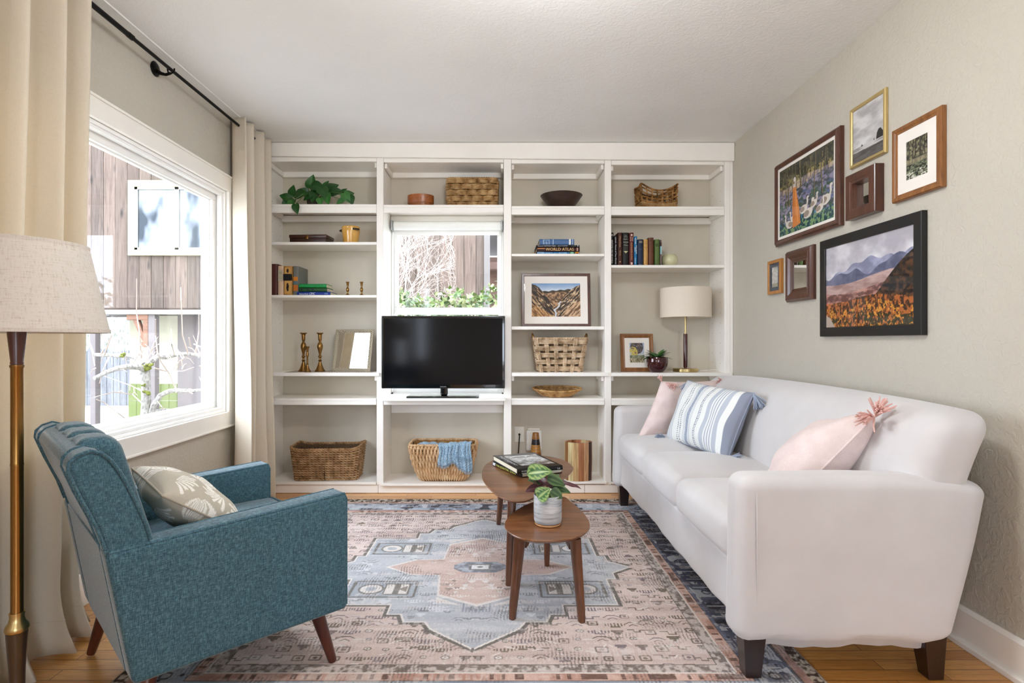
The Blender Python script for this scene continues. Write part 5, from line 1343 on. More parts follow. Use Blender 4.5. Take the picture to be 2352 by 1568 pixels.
# ------------------------------------------------------------------ television
tv = thing('television', 'black flat-screen television on its stand in front of the small window', 'television', (bx(1018, 3.9), 3.98, SH[(1, 'E')]+.0006))
tx, ty_, tz = tv.location; x0, x1, z0, z1 = bx(876, 3.9)-tx, bx(1160, 3.9)-tx, bz(892, 3.9)-tz, bz(725, 3.9)-tz; yf = 3.9-ty_
gb = plain('gloss_black_plastic', (9, 9, 10), .12, Coat_Weight=.5)
mb = MB(); mb.rbox(x0, x1, yf, yf+.03, z0, z1, .006, 3); mb.rbox(x0+.12, x1-.12, yf+.0302, yf+.06, z0+.06, z1-.1, .01, 2); obj('housing', mb, gb, tv, angle=50)
mb = MB(); mb.box(x0+.018, x1-.018, yf-.0012, yf+.001, z0+.026, z1-.018)
t = NT('dark_screen'); t.base(t.ramp(t.noise(t.coord(), 3, 2), [(.3, (.002, .002, .003)), (.7, (.004, .004, .005))])); t.set(Roughness=.1, Specular_IOR_Level=.28); obj('screen', mb, t.m, tv, smooth=False)
mb = MB()
for q in (x0+.0015, x1-.0035): mb.box(q, q+.002, yf-.0015, yf+.004, z0+.01, z1-.01)
mb.box(x0+.01, x1-.01, yf-.0018, yf+.004, z0+.0015, z0+.0035); obj('bezel_line', mb, plain('bezel_clear', (70, 74, 78), .2, .4), tv, smooth=False)
lettering(tv, 'SAMSUNG', Matrix.Translation((-.021, yf-.0022, z0+.0095)) @ Euler((PI/2, 0, 0)).to_matrix().to_4x4(), .0065, .042, ink((190, 192, 196)), name='logo')
mb = MB(); mb.rbox(-.026, .026, -.03, .012, .012, z0+.05, .012, 3); obj('neck', mb, gb, tv, angle=60)
mb = MB(); mb.rbox(bx(933, 3.9)-tx, bx(1100, 3.9)-tx, -.09, .09, .0, .0125, .006, 3); obj('base', mb, plain('stand_glass_black', (10, 12, 10), .05, Coat_Weight=1.0), tv, angle=50)

# ------------------------------------------------------------------ bay three
zA, zB, zC, zD, zE, zF_ = (SH[(2, k)] for k in 'ABCDEF')
bo = thing('bowl', 'wide dark wooden bowl alone on the top shelf', 'bowl', (bx(1289.5, 4.08), 4.085, zA+.0006))
mb = MB(); mb.lathe([(.075, 0), (.078, .003), (.1, .035), (.126, .07), (.149, .103), (.1515, .107), (.149, .108), (.14, .098), (.11, .06), (.07, .02), (0, .016)], 56); obj('body', mb, wood('dark_turned_wood', (34, 20, 14), (62, 38, 26), 1.5, 0, .4, 8, .2), bo)
d_ = 4.0
lying_book('blue and multicoloured book at the bottom of the atlas stack', bx(1234, d_), bx(1331, d_), d_, zB, .0215, .22, (40, 110, 168), [('r', .0, .16, .02, .98, (128, 166, 198)), ('h', 'JOURNEYS of a LIFETIME', .1, .7, .15, .8, (186, 222, 236)), ('r', .76, .79, .05, .95, (60, 120, 70)), ('r', .79, .86, .05, .95, (136, 196, 168)), ('r', .86, .9, .05, .95, (34, 80, 46)), ('r', .9, .985, .05, .95, (214, 142, 40)), ('r', .92, .965, .35, .6, (120, 40, 16))])
lying_book('dark maroon world atlas in the middle of its stack', bx(1232.5, d_), bx(1331.5, d_), d_-.004, zB+.0225, .031, .25, (52, 14, 12), [('h', 'WORLD ATLAS', .21, .86, .16, .88, (228, 188, 122)), ('r', .02, .19, .62, .8, (214, 136, 66)), ('r', .93, .955, .12, .88, (206, 166, 150))])
lying_book('thin black book lying directly on the atlas', bx(1232, d_), bx(1331, d_), d_-.002, zB+.0545, .015, .25, (14, 16, 22), [('h', "America's NATIONAL PARKS", .03, .45, .25, .8, (220, 222, 226)), ('h', 'ELIOT PORTER', .5, .72, .28, .75, (206, 210, 216)), ('h', 'HOUGHTON', .81, .92, .3, .7, (150, 160, 150)), ('r', .95, .97, .3, .75, (230, 230, 230))])
lying_book('slate blue hardback at the top of the atlas stack', bx(1239.5, d_), bx(1319, d_), d_+.002, zB+.0705, .042, .2, (74, 106, 150), [('r', .1, .12, .08, .9, (176, 196, 216)), ('r', .145, .155, .08, .5, (176, 196, 216)), ('r', .185, .2, .08, .6, (176, 196, 216)), ('r', .22, .23, .08, .4, (176, 196, 216)), ('r', .265, .285, .08, .9, (150, 176, 206)), ('r', .11, .28, .76, .86, (150, 176, 206)), ('r', .38, .4, .04, .96, (176, 200, 222)), ('r', .85, .9, .02, .98, (230, 230, 224)), ('r', .93, .965, .04, .96, (140, 164, 196))])

ol = thing('outlet_plate', 'white wall plate with a black cable, to the left behind the cone vase', 'wall plate', (bx(1193, DB), DB-.0005, bz(997, DB)))
wpm = paint('ivory_plate', (234, 230, 220), .4, .02, .02)
mb = MB(); mb.rbox(-.035, .035, -.006, 0, -.058, .058, .003, 2); obj('plate', mb, wpm, ol, angle=50)
mb = MB(); mb.lathe([(.008, 0), (.008, .004), (.005, .005), (.005, .012), (0, .012)], 16, TR(0, -.006, .0, PI/2)); obj('jack', mb, M['black_metal'], ol)
mb = MB(); cxp, czp = bx(1193, DB), bz(997, DB)
mb.tube([(cxp, DB-.019, czp), (cxp, DB-.035, czp-.01), (cxp-.004, DB-.038, czp-.06), (cxp-.01, DB-.034, czp-.16), (cxp-.02, DB-.03, zF_+.01), (cxp-.05, DB-.012, zF_+.006)], .0042, 8)
tag(obj('cable', mb, plain('black_cable', (18, 17, 16), .5)), 'black cable hanging from the left wall plate', 'cable')
ol2 = thing('outlet_plate', 'white double wall plate with a plug-in adapter behind the striped cone vase', 'wall plate', (bx(1226, DB), DB-.0005, bz(1003, DB)))
mb = MB(); mb.rbox(-.044, .044, -.006, 0, -.058, .066, .003, 2); obj('plate', mb, wpm, ol2, angle=50)
mb = MB(); mb.rbox(-.058, .056, -.045, -.0065, -.095, .055, .012, 3); obj('adapter', mb, paint('white_adapter', (238, 236, 230), .4, .02, .02), ol2, angle=60)
mb = MB(); mb.rbox(-.036, -.02, -.049, -.0452, -.07, -.02, .001, 2); mb.rbox(.02, .036, -.049, -.0452, .0, .03, .001, 2); obj('socket', mb, M['mat'], ol2, smooth=False)
cv = thing('cone_vase', 'brown and amber striped cone-shaped vase on the bottom shelf behind the tables', 'vase', (bx(1230.5, 4.08), 4.08, zF_+.0006))
bands = [(0, .37, (176, 120, 56)), (.37, .41, (60, 30, 16)), (.41, .5, (120, 62, 30)), (.5, .56, (150, 92, 40)), (.56, .74, (178, 126, 58)), (.74, .86, (30, 24, 30)), (.86, 1.0, (158, 104, 44))]
def cvcol(z):
    t_ = z/.315
    for a, b, c_ in bands:
        if a <= t_ <= b:
            f = .72 if (int(t_*58) % 2) else 1.1
            return tuple(q*f for q in lin(c_))
    return lin(bands[-1][2])
mb = MB(); n = 40; prof = [(.058, 0), (.06, .004)]+[(.06-.0375*(k/70)**.9, .006+.309*k/70) for k in range(71)]+[(.019, .316), (.018, .25), (0, .25)]
for i in range(len(prof)-1):
    mb.col = cvcol((prof[i][1]+prof[i+1][1])/2); mb.lathe([prof[i], prof[i+1]], n, cap=False)
obj('body', mb, vcol('striped_glaze', .22, spec=.6, noise=.2, nscale=60), cv, colors=True, angle=60)
vs = thing('wood_vase', 'oval vase of light and dark wood slats on the bottom shelf beside the sofa', 'vase', (bx(1328.5, 4.0), 4.0, zF_+.0006))
mb = MB(); rnd = random.Random(12); ns = 15; hgt = .268
vc_ = [(150, 96, 58), (206, 168, 120), (186, 122, 84), (216, 184, 138), (170, 104, 70), (196, 150, 100), (70, 38, 24), (206, 160, 110)]
fc = {}
for k in range(ns):
    a0, a1 = 2*PI*k/ns, 2*PI*(k+1)/ns; mb.col = tuple(q*rnd.uniform(.9, 1.1) for q in lin(vc_[[0, 1, 3, 2, 4, 5, 7, 1, 0, 3, 1, 2, 3, 6, 4][k]]))
    m = 4
    def q(a, r_, z, wob=0): return (r_*1.0*math.cos(a), r_*.72*math.sin(a), z)
    for j in range(m):
        b0 = a0+(a1-a0)*j/m; b1 = a0+(a1-a0)*(j+1)/m; R_ = .097; Ri = .088
        mb.add([q(b0, R_-.004, 0), q(b1, R_-.004, 0), q(b1, R_, .135), q(b0, R_, .135), q(b1, R_-.001, hgt), q(b0, R_-.001, hgt), q(b1, Ri, hgt), q(b0, Ri, hgt), q(b1, Ri, .02), q(b0, Ri, .02)], [(0, 1, 2, 3), (3, 2, 4, 5), (5, 4, 6, 7), (7, 6, 8, 9)])
mb.col = (.1, .06, .04); mb.add([(.092*math.cos(2*PI*k/40), .066*math.sin(2*PI*k/40), .004) for k in range(40)], [tuple(range(40))])
x = NT('slat_wood'); vcn = x.n('VertexColor', layer_name='Col'); nn_ = x.noise(x.coord((60, 60, 5)), 1, 4, .6, .5); x.base(x.mix(vcn.outputs[0], x.ramp(nn_, [(.3, (.5, .42, .38)), (.6, (1, 1, 1))]), 1, 'MULTIPLY')); x.set(Roughness=.4)
obj('body', mb, x.m, vs, colors=True, smooth=False)
pb = thing('woven_bowl', 'shallow oval bamboo bowl with a dark inside on the shelf below the rope basket', 'bowl', (bx(1280, 4.04), 4.055, zE+.009)); pb.rotation_euler = (.10, 0, 0)
T_ = Matrix.Diagonal((1, .62, 1, 1)); pw = lambda r_, z: (r_, z)
mb = MB()
for k in range(5):
    r0 = .105+.016*k; z_ = .007+.0095*k; mb.tube([((r0+.003)*math.cos(2*PI*i/90), .62*(r0+.003)*math.sin(2*PI*i/90), z_+.004*abs(math.cos(2*PI*i/90))*k*.35+.0012*math.sin(i*2.4+k)) for i in range(90)], .0072, 7, closed=True)
obj('coils', mb, strand(0, 'bamboo_coil', (142, 98, 52), (198, 154, 98), (222, 186, 132)), pb)
mb = MB(); mb.lathe([(0, .006), (.1, .008), (.175, .054)], 60, T_, cap=False); obj('lining', mb, paint('dark_lining', (46, 34, 26), .6), pb)

# ------------------------------------------------------------------ bay four
zA, zB, zD = (SH[(3, k)] for k in 'ABD')
Wc = (226, 222, 212)
gq = 'row of books on the second shelf'
BB = [(1402, 1409.5, 532.5, (30, 26, 25), [('v', 'ARISTOTLE  FOR THE WORLD', .22, .93, .5, Wc), ('d', .05, .1, .3, Wc)], 'black paperback with white lettering, first in the book row at the divider'),
      (1410.3, 1418.2, 540, (16, 14, 15), [('v', 'Lincoln  House of Two Worlds', .05, .95, .42, (222, 222, 224))], 'shorter black paperback with white lettering, second in the book row'),
      (1418.9, 1429.3, 532.5, (72, 34, 22), [('v', 'A Woman Of Letters', .1, .44, .35, (214, 176, 130)), ('v', 'Beauty', .55, .7, .3, (196, 160, 120)), ('d', .87, .9, .3, (214, 186, 150))], 'tall reddish brown hardback, third in the book row'),
      (1429.8, 1444.6, 532.5, (20, 18, 18), [('h', 'The', .08, .02, .4, (170, 170, 160)), ('h', 'Great', .11, .025, .6, (190, 190, 176)), ('h', 'World of', .16, .02, .7, (170, 170, 160)), ('h', 'Myths', .2, .03, .75, (200, 200, 186)), ('r', .28, .3, .8, (150, 150, 130)), ('h', 'and', .33, .02, .4, (160, 160, 150)), ('h', 'Tales', .37, .035, .65, (196, 196, 180)), ('r', .45, .455, .7, (120, 116, 100)), ('r', .49, .495, .7, (110, 106, 90)), ('r', .52, .525, .7, (100, 96, 80)), ('t', .56, .63, .7, (186, 182, 140))], 'wide black hardback with a pale triangle on its spine'),
      (1445.4, 1455.8, 532.5, (88, 28, 24), [('d', .05, .1, .45, (226, 206, 190)), ('v', 'SELECTED', .12, .26, .3, (226, 176, 160), -.2), ('v', 'TALES', .12, .26, .3, (226, 176, 160), .25), ('v', 'ALEXANDER DUMAS', .3, .83, .36, (204, 148, 100)), ('r', .9, .97, .4, (222, 190, 180))], 'tall deep red hardback in the book row'),
      (1456.6, 1463.8, 541, (20, 112, 160), [('v', 'WESTERN', .06, .26, .5, (226, 228, 220), -.1), ('v', 'BIRDS', .38, .53, .4, (210, 216, 214), -.25), ('v', 'FIELD GUIDE', .31, .6, .35, (226, 228, 220), .22), ('v', 'PETERSON', .74, .94, .35, (210, 216, 214), -.2)], 'bright blue paperback with white lettering'),
      (1464.8, 1477.5, 548, (18, 36, 64), [('r', .06, .14, .55, (126, 116, 106)), ('h', 'Wells', .37, .02, .5, (120, 130, 150)), ('h', 'MACMILLAN', .94, .025, .6, (150, 160, 180))], 'navy blue hardback in the middle of the book row'),
      (1478.8, 1488.6, 548, (200, 154, 88), [('h', 'TALES', .08, .03, .7, (150, 104, 48)), ('r', .14, .15, .8, (164, 116, 56)), ('h', 'of old', .17, .025, .6, (150, 104, 48)), ('r', .3, .315, .9, (164, 116, 56)), ('r', .32, .9, .12, (178, 130, 66)), ('r', .92, .93, .9, (164, 116, 56))], 'yellow tan hardback in the book row'),
      (1489.5, 1501.8, 544, (98, 56, 32), [('r', .12, .13, .9, (70, 38, 22)), ('h', 'DICKENS', .07, .025, .5, (70, 38, 22)), ('r', .24, .25, .9, (70, 38, 22)), ('r', .94, .95, .9, (70, 38, 22))], 'brown leather hardback beside the green book'),
      (1504, 1515.5, 548, (82, 104, 48), [('r', .16, .27, .75, (56, 76, 30)), ('r', .31, .32, .85, (104, 124, 66)), ('r', .95, .96, .9, (56, 76, 30))], 'olive green hardback near the end of the book row'),
      (1516.2, 1520, 549, (96, 86, 80), [('r', .1, .25, .9, (66, 36, 30)), ('r', .25, .56, .9, (150, 196, 206)), ('r', .58, .92, .9, (120, 104, 96))], 'thin multicoloured paperback, last in the book row')]
for p0, p1, yt, col, mk, lb in BB:
    standing_book(lb, p0, p1, yt, 608.4, 3.985, zB, .17, col, mk, group=gq)
cp = thing('celadon_vase', 'small round pale green glazed vase beside the book row', 'vase', (bx(1539.5, 4.03), 4.05, zB+.0006))
t = NT('celadon_glaze'); t.base(t.ramp(t.noise(t.coord(), 12, 2), [(.3, lin((200, 196, 154))), (.7, lin((212, 209, 170)))])); t.set(Roughness=.15, Coat_Weight=.5, Subsurface_Weight=.1)
mb = MB(); mb.lathe([(.03, 0), (.034, .002), (.05, .016), (.0585, .04), (.0575, .06), (.05, .076), (.041, .084), (.0405, .087), (.037, .086), (.036, .08), (.05, .05), (.03, .012), (0, .01)], 48); obj('body', mb, t.m, cp)
# table lamp
ld_ = 4.06; tl_ = thing('table_lamp', 'table lamp with cream drum shade and brown column on the right-hand shelf', 'table lamp', (bx(1575.5, ld_), ld_+.01, zD+.0006))
zb0 = zD
q = lambda py: bz(py, ld_)-zb0
mb = MB(); mb.lathe([(.086, 0), (.0885, .002), (.0885, .021), (.0865, .0235), (0, .0235)], 48); obj('base', mb, M['brass_light'], tl_)
mb = MB(); mb.lathe([(.0095, .0238), (.0095, .03), (.0145, .031), (.0148, .034), (.0148, q(768)), (.0135, q(766.5))], 32); obj('column', mb, plain('brown_lacquer', (70, 26, 20), .22, .1, Coat_Weight=.5), tl_)
mb = MB(); mb.lathe([(.0105, q(766)), (.0105, q(764.5)), (.0062, q(764)), (.0062, q(700))], 24); obj('stem', mb, M['brass_light'], tl_)
mb = MB(); mb.lathe([(.1775, q(729)), (.1765, q(662)), (.174, q(662)), (.175, q(729)), (.1775, q(729))], 72, cap=False); lsh = obj('lamp_shade', mb, fabric('drum_shade_cotton', (228, 216, 200), thread=600, bump=.08, var=.03), tl_)
mb = MB()
for a in range(3): mb.tube([(0, 0, q(712)), (.174*math.cos(a*2.094+.3), .174*math.sin(a*2.094+.3), q(722))], .0018, 6)
obj('spider', mb, M['brass_light'], lsh)
mb = MB(); mb.tube([(bx(1610, 4.1), 4.12, zD+.005), (bx(1628, 4.1), 4.13, zD+.006), (bx(1648, 4.0), 4.09, zD+.012), (bx(1660, 4.0), 4.04, zD+.008), (bx(1667, 4.0), 4.0, zD+.004)], .0032, 8)
tag(obj('lamp_cord', mb, plain('white_cord', (236, 234, 228), .5)), 'white cord curling on the shelf right of the table lamp', 'cord')
# small pot plant
sp_ = thing('succulent', 'small leafy plant in a glossy maroon pot in front of the framed print', 'plant', (bx(1509.5, 3.99), 3.99, zD+.0006))
mb = MB(); mb.lathe([(.038, 0), (.042, .002), (.060, .022), (.0715, .05), (.0745, .075), (.0725, .096), (.0695, .106), (.067, .107), (.065, .102), (.068, .07), (.05, .02), (0, .015)], 44); obj('pot', mb, plain('maroon_glaze', (64, 18, 22), .12, .25, Coat_Weight=.7), sp_)
mb = MB(); mb.lathe([(0, .09), (.06, .09)], 24, cap=False); obj('soil', mb, paint('potting_soil', (44, 32, 24), 1, .3, .6, 90), sp_)
mb = MB(); rnd = random.Random(77)
for k in range(30):
    a = rnd.uniform(0, 2*PI); e_ = rnd.uniform(.15, 1.0); d = (math.cos(a)*math.cos(e_), math.sin(a)*math.cos(e_), math.sin(e_)); L = rnd.uniform(.07, .098); f = rnd.uniform(.6, 1.4)
    leaf_mb(mb, (math.cos(a)*.012, math.sin(a)*.012, .100), d, (0, 0, 1), L, .034, .35, 0, lambda u, v, f=f: tuple(q*f for q in (.06, .15, .04)), 4, 6, .2)
obj('leaves', mb, vcol('succulent_leaf', .45), sp_, colors=True, angle=180)
# ------------------------------------------------------------------ pictures, painted as colour grids
def vn(h, w_, sy, sx, seed):
    r = np.random.RandomState(seed); g = r.rand(sy+3, sx+3)
    y = np.linspace(0, sy, h); x = np.linspace(0, sx, w_); yi = y.astype(int); xi = x.astype(int); fy = (y-yi)[:, None]; fx = (x-xi)[None]
    fy = fy*fy*(3-2*fy); fx = fx*fx*(3-2*fx)
    return (g[yi][:, xi]*(1-fy)*(1-fx)+g[yi+1][:, xi]*fy*(1-fx)+g[yi][:, xi+1]*(1-fy)*fx+g[yi+1][:, xi+1]*fy*fx)
def fb(h, w_, sy, sx, seed, o=4, p=.55):
    a = 0; t_ = 0
    for k in range(o): a = a+vn(h, w_, sy*2**k, sx*2**k, seed+k)*p**k; t_ += p**k
    return a/t_
class Cv:
    def __init__(s, w_, h): s.w, s.h = w_, h; s.a = np.zeros((h, w_, 3)); s.Y, s.X = np.meshgrid(np.linspace(0, 1, h), np.linspace(0, 1, w_), indexing='ij')
    def put(s, m, c): m = np.clip(m, 0, 1)[..., None].astype(float); s.a = s.a*(1-m)+np.asarray(c, float)*m
    def poly(s, pts, c, soft=0): s.put(s.inside(pts), c)
    def inside(s, pts):
        X, Y = s.X, s.Y; r = np.zeros(X.shape, bool); n = len(pts)
        for i in range(n):
            x1, y1 = pts[i]; x2, y2 = pts[(i+1) % n]
            if y1 == y2: continue
            r ^= ((y1 > Y) != (y2 > Y)) & (X < (x2-x1)*(Y-y1)/(y2-y1)+x1)
        return r
    def ridge(s, fn, c, tex=None):
        m = s.Y > fn(s.X); s.put(m, c if tex is None else tex); return m
    def ell(s, cx, cy, rx, ry, c, rot=0):
        dx, dy = s.X-cx, s.Y-cy; cr, sr = math.cos(rot), math.sin(rot); s.put((((dx*cr+dy*sr)/rx)**2+((-dx*sr+dy*cr)/ry)**2) < 1, c)
    def line(s, pts, wd, c, asp=1.0):
        for (x1, y1), (x2, y2) in zip(pts, pts[1:]):
            dx, dy = x2-x1, y2-y1; L = dx*dx+dy*dy; t_ = np.clip(((s.X-x1)*dx+(s.Y-y1)*dy)/L, 0, 1); s.put(np.hypot((s.X-x1-t_*dx)*asp, s.Y-y1-t_*dy) < wd, c)
def rp(a, c0, c1): a = np.clip(a, 0, 1)[..., None]; return np.asarray(c0, float)*(1-a)+np.asarray(c1, float)*a
def ctr(a, k=3): return np.clip((a-.5)*k+.5, 0, 1)

def art_mountain():
    c = Cv(330, 214); h, w_ = c.h, c.w; c.a = rp(ctr(fb(h, w_, 4, 5, 1)), (176, 172, 180), (226, 224, 228))
    f = lambda x: .33+.06*np.sin(7*x+1)+.03*np.sin(19*x)-.10*x+.012*np.sin(53*x)
    c.ridge(lambda x: .27+.03*np.sin(9*x)-.1*(x-.5)+.02*np.sin(31*x)+.1*(x < .2)*(0.2-x)*4, None, rp(ctr(fb(h, w_, 8, 10, 5)), (128, 130, 156), (168, 170, 196)))
    c.ridge(lambda x: .36+.035*np.sin(11*x+2)+.02*np.sin(27*x)-.12*x*x+.04*np.abs(np.sin(8*x)), None, rp(ctr(fb(h, w_, 9, 12, 8)), (86, 90, 116), (124, 126, 150)))
    c.ridge(lambda x: .47+.03*np.sin(6*x)-.05*x, None, rp(ctr(fb(h, w_, 16, 6, 11)), (150, 118, 112), (196, 168, 162)))
    c.ridge(lambda x: .56+.04*np.sin(5*x+.5), None, rp(ctr(fb(h, w_, 24, 16, 13), 4), (104, 66, 60), (186, 140, 128)))
    tr = ctr(fb(h, w_, 34, 50, 17, 3), 5); c.ridge(lambda x: .7+.03*np.sin(4*x)-.12*x, None, rp(tr, (92, 54, 30), (204, 120, 66)))
    c.ridge(lambda x: 1.02-.78*np.clip((x-.30)/.7, 0, 1)**.85-.03*np.sin(9*x), None, rp(ctr(fb(h, w_, 30, 30, 19), 4), (28, 22, 20), (92, 60, 36)))
    m = c.Y > .72+.05*np.sin(5*c.X+2)-.04*c.X; t2 = ctr(fb(h, w_, 30, 60, 23, 3), 6); c.put(m, rp(t2, (58, 36, 22), (172, 98, 46)))
    sp_ = (fb(h, w_, 40, 70, 27, 2) > .62) & (c.Y > .75+.05*np.sin(8*c.X)); c.put(sp_*.85, (222, 154, 56))
    d = (fb(h, w_, 26, 40, 29, 3) > .55) & (c.Y > .86+.03*np.sin(9*c.X)); c.put(d*.85, (40, 48, 24))
    c.poly([(0, .84), (.06, .88), (.13, 1), (0, 1)], (176, 160, 146)); return c.a
def shear(a, k):
    h = a.shape[0]; return np.stack([np.roll(a[r], int(k*r)) for r in range(h)])
def art_canyon():
    c = Cv(230, 164); h, w_ = c.h, c.w; c.a = rp(c.Y*3.4+.5*fb(h, w_, 8, 4, 2)-.2, (116, 154, 200), (224, 230, 236))
    tex = ctr(fb(h, w_, 26, 22, 4), 4); d1 = ctr(shear(fb(h, w_, 9, 34, 7), .8), 4.5); d2 = ctr(shear(fb(h, w_, 9, 34, 9), -.9), 4.5)
    far = lambda x: .24-.06*np.abs(x-.3)*2*(x > .3)+.012*np.sin(40*x)
    c.ridge(far, None, rp(tex, (40, 36, 28), (80, 64, 46)))
    c.put(c.Y > .29+.03*np.sin(8*c.X), rp(ctr(fb(h, w_, 20, 26, 11), 4), (92, 66, 46), (188, 150, 110)))
    L = c.inside([(0, .03), (.08, .05), (.16, .13), (.24, .27), (.33, .42), (.42, .62), (.48, .84), (.5, 1), (0, 1)]); c.put(L, rp(d1, (46, 32, 24), (176, 138, 98)))
    c.put(L*(d1*tex > .45)*.6, (226, 200, 160)); c.put(L*(c.X < .12)*(c.Y < .3)*.6, (40, 32, 26))
    R = c.inside([(1, .05), (.9, .1), (.8, .2), (.72, .3), (.64, .46), (.57, .66), (.53, .84), (.5, 1), (1, 1)]); c.put(R, rp(d2, (38, 28, 22), (190, 156, 120)))
    c.put(R*(d2*tex > .5)*.7, (230, 208, 176))
    c.put(c.inside([(0, .62), (.16, .72), (.34, .88), (.44, 1), (0, 1)]), rp(d1, (120, 80, 44), (206, 160, 104)))
    c.put(c.inside([(1, .5), (.84, .64), (.68, .82), (.58, 1), (1, 1)]), rp(d2, (104, 74, 52), (214, 178, 140)))
    c.put((fb(h, w_, 10, 9, 15) > .6)*(c.Y > .24)*(c.Y < .75)*.55, (34, 26, 20))
    c.line([(.60, .55), (.56, .6), (.565, .68), (.51, .75), (.46, .79), (.5, .87), (.49, 1)], .015, (206, 214, 222)); return c.a
def goose(c, x, y, s, flip, col=(214, 206, 196)):
    k = -1 if flip else 1; c.ell(x, y, .055*s, .042*s, col, -.5*k); c.ell(x-k*.02*s, y, .035*s, .028*s, (150, 134, 120), -.4*k)
    c.line([(x+k*.04*s, y-.01*s), (x+k*.055*s, y-.06*s), (x+k*.05*s, y-.105*s)], .009*s, col); c.ell(x+k*.058*s, y-.112*s, .016*s, .012*s, col)
def art_geese():
    c = Cv(260, 186); h, w_ = c.h, c.w; n = ctr(fb(h, w_, 18, 26, 3), 3.5); n2 = ctr(fb(h, w_, 30, 8, 6), 4)
    c.a = rp(n, (46, 48, 32), (150, 136, 84)); c.put((c.Y < .2)*.6, (40, 42, 30))
    c.ridge(lambda x: .3+.02*np.sin(9*x)-.05*x, None, rp(n, (120, 112, 124), (186, 166, 140)))
    c.ridge(lambda x: .38+.03*np.sin(6*x)-.04*x, None, rp(ctr(fb(h, w_, 30, 20, 9), 4), (62, 72, 74), (146, 138, 164)))
    c.put((fb(h, w_, 14, 20, 12) > .55)*(c.Y > .5)*.8, (58, 88, 62)); c.put((fb(h, w_, 20, 12, 14) > .6)*(c.Y > .45)*(c.Y < .75)*.7, (92, 104, 150))
    for i, (x, wd, b) in enumerate(((.06, .012, .5), (.15, .016, .62), (.19, .02, .6), (.27, .01, .42), (.42, .026, .4), (.47, .01, .34), (.52, .012, .36), (.68, .014, .9), (.8, .018, .62), (.86, .008, .36), (.9, .008, .34), (.33, .012, .38), (.6, .01, .32))):
        c.put((np.abs(c.X-x-.012*np.sin(9*c.Y+i)) < wd*.55)*(c.Y < b), (44, 38, 30)); c.put((np.abs(c.X-x-.004-.012*np.sin(9*c.Y+i)) < wd*.16)*(c.Y < b), (176, 158, 106))
    c.put((fb(h, w_, 20, 30, 21) > .58)*(c.Y < .24), (30, 34, 22))
    g = ctr(fb(h, w_, 34, 50, 24, 2), 5); c.put(c.Y > .8+.03*np.sin(9*c.X)-.0*c.X, rp(g, (22, 62, 66), (70, 122, 150))); c.put((g > .8)*(c.Y > .84), (120, 150, 96))
    for x, y, s, f in ((.36, .78, 1.1, True), (.48, .72, 1.3, False), (.56, .8, 1.5, False), (.66, .7, 1.1, False), (.86, .72, 1.5, False), (.76, .8, 1.2, False), (.2, .86, 1.3, True), (.28, .8, 1.0, True)): goose(c, x, y, s, f)
    c.poly([(.28, .34), (.335, .34), (.36, .5), (.40, .68), (.42, .9), (.27, .93), (.265, .66), (.27, .48)], (206, 126, 58)); c.line([(.325, .4), (.345, .6), (.37, .86)], .006, (232, 160, 92)); c.line([(.29, .5), (.3, .8)], .005, (160, 88, 36))
    c.poly([(.285, .35), (.335, .35), (.335, .27), (.29, .27)], (196, 186, 180)); c.ell(.31, .25, .024, .05, (206, 198, 192)); c.ell(.30, .28, .012, .02, (120, 90, 70)); return c.a
def art_beach():
    c = Cv(130, 164); h, w_ = c.h, c.w; c.a = rp(ctr(fb(h, w_, 8, 3, 4), 2.2), (168, 166, 166), (214, 213, 212))
    c.ridge(lambda x: .715+0*x, None, rp(ctr(vn(h, w_, 60, 2, 5)), (140, 138, 138), (196, 194, 193)))
    c.ridge(lambda x: .79+.02*x, None, rp(ctr(fb(h, w_, 40, 6, 6)), (60, 56, 54), (96, 92, 88)))
    c.poly([(.74, .73), (.77, .62), (.82, .565), (.88, .57), (.95, .64), (1, .68), (1, .735)], (34, 32, 32)); c.poly([(.66, .73), (.68, .68), (.7, .73)], (40, 38, 38)); c.poly([(.27, .725), (.3, .68), (.34, .725)], (52, 50, 50)); return c.a
def art_forest():
    c = Cv(90, 120); h, w_ = c.h, c.w; c.a = rp(ctr(fb(h, w_, 20, 14, 4), 4), (34, 34, 24), (142, 136, 104))
    for i, x in enumerate((.12, .3, .42, .66, .84, .94)): c.put((np.abs(c.X-x-.02*np.sin(5*c.Y+i)) < .02)*(c.Y < .58), (38, 34, 24))
    c.put((c.Y > .5)*(c.Y < .64)*.7, (150, 140, 112)); c.put((c.Y > .62), rp(ctr(fb(h, w_, 30, 12, 9), 5), (26, 30, 20), (120, 126, 100))); c.put((fb(h, w_, 40, 14, 12, 2) > .6)*(c.Y > .78), (206, 204, 190)); return c.a
def art_birch():
    c = Cv(50, 90); h, w_ = c.h, c.w; c.a = rp(ctr(fb(h, w_, 10, 8, 4), 3), (150, 148, 140), (206, 203, 194))
    for i, x in enumerate((.15, .3, .42, .6, .72, .88)): c.put((np.abs(c.X-x) < .035)*(c.Y > .1)*(c.Y < .85)*.7, (228, 226, 220))
    c.put((c.Y > .8)*.7, (146, 140, 116)); return c.a
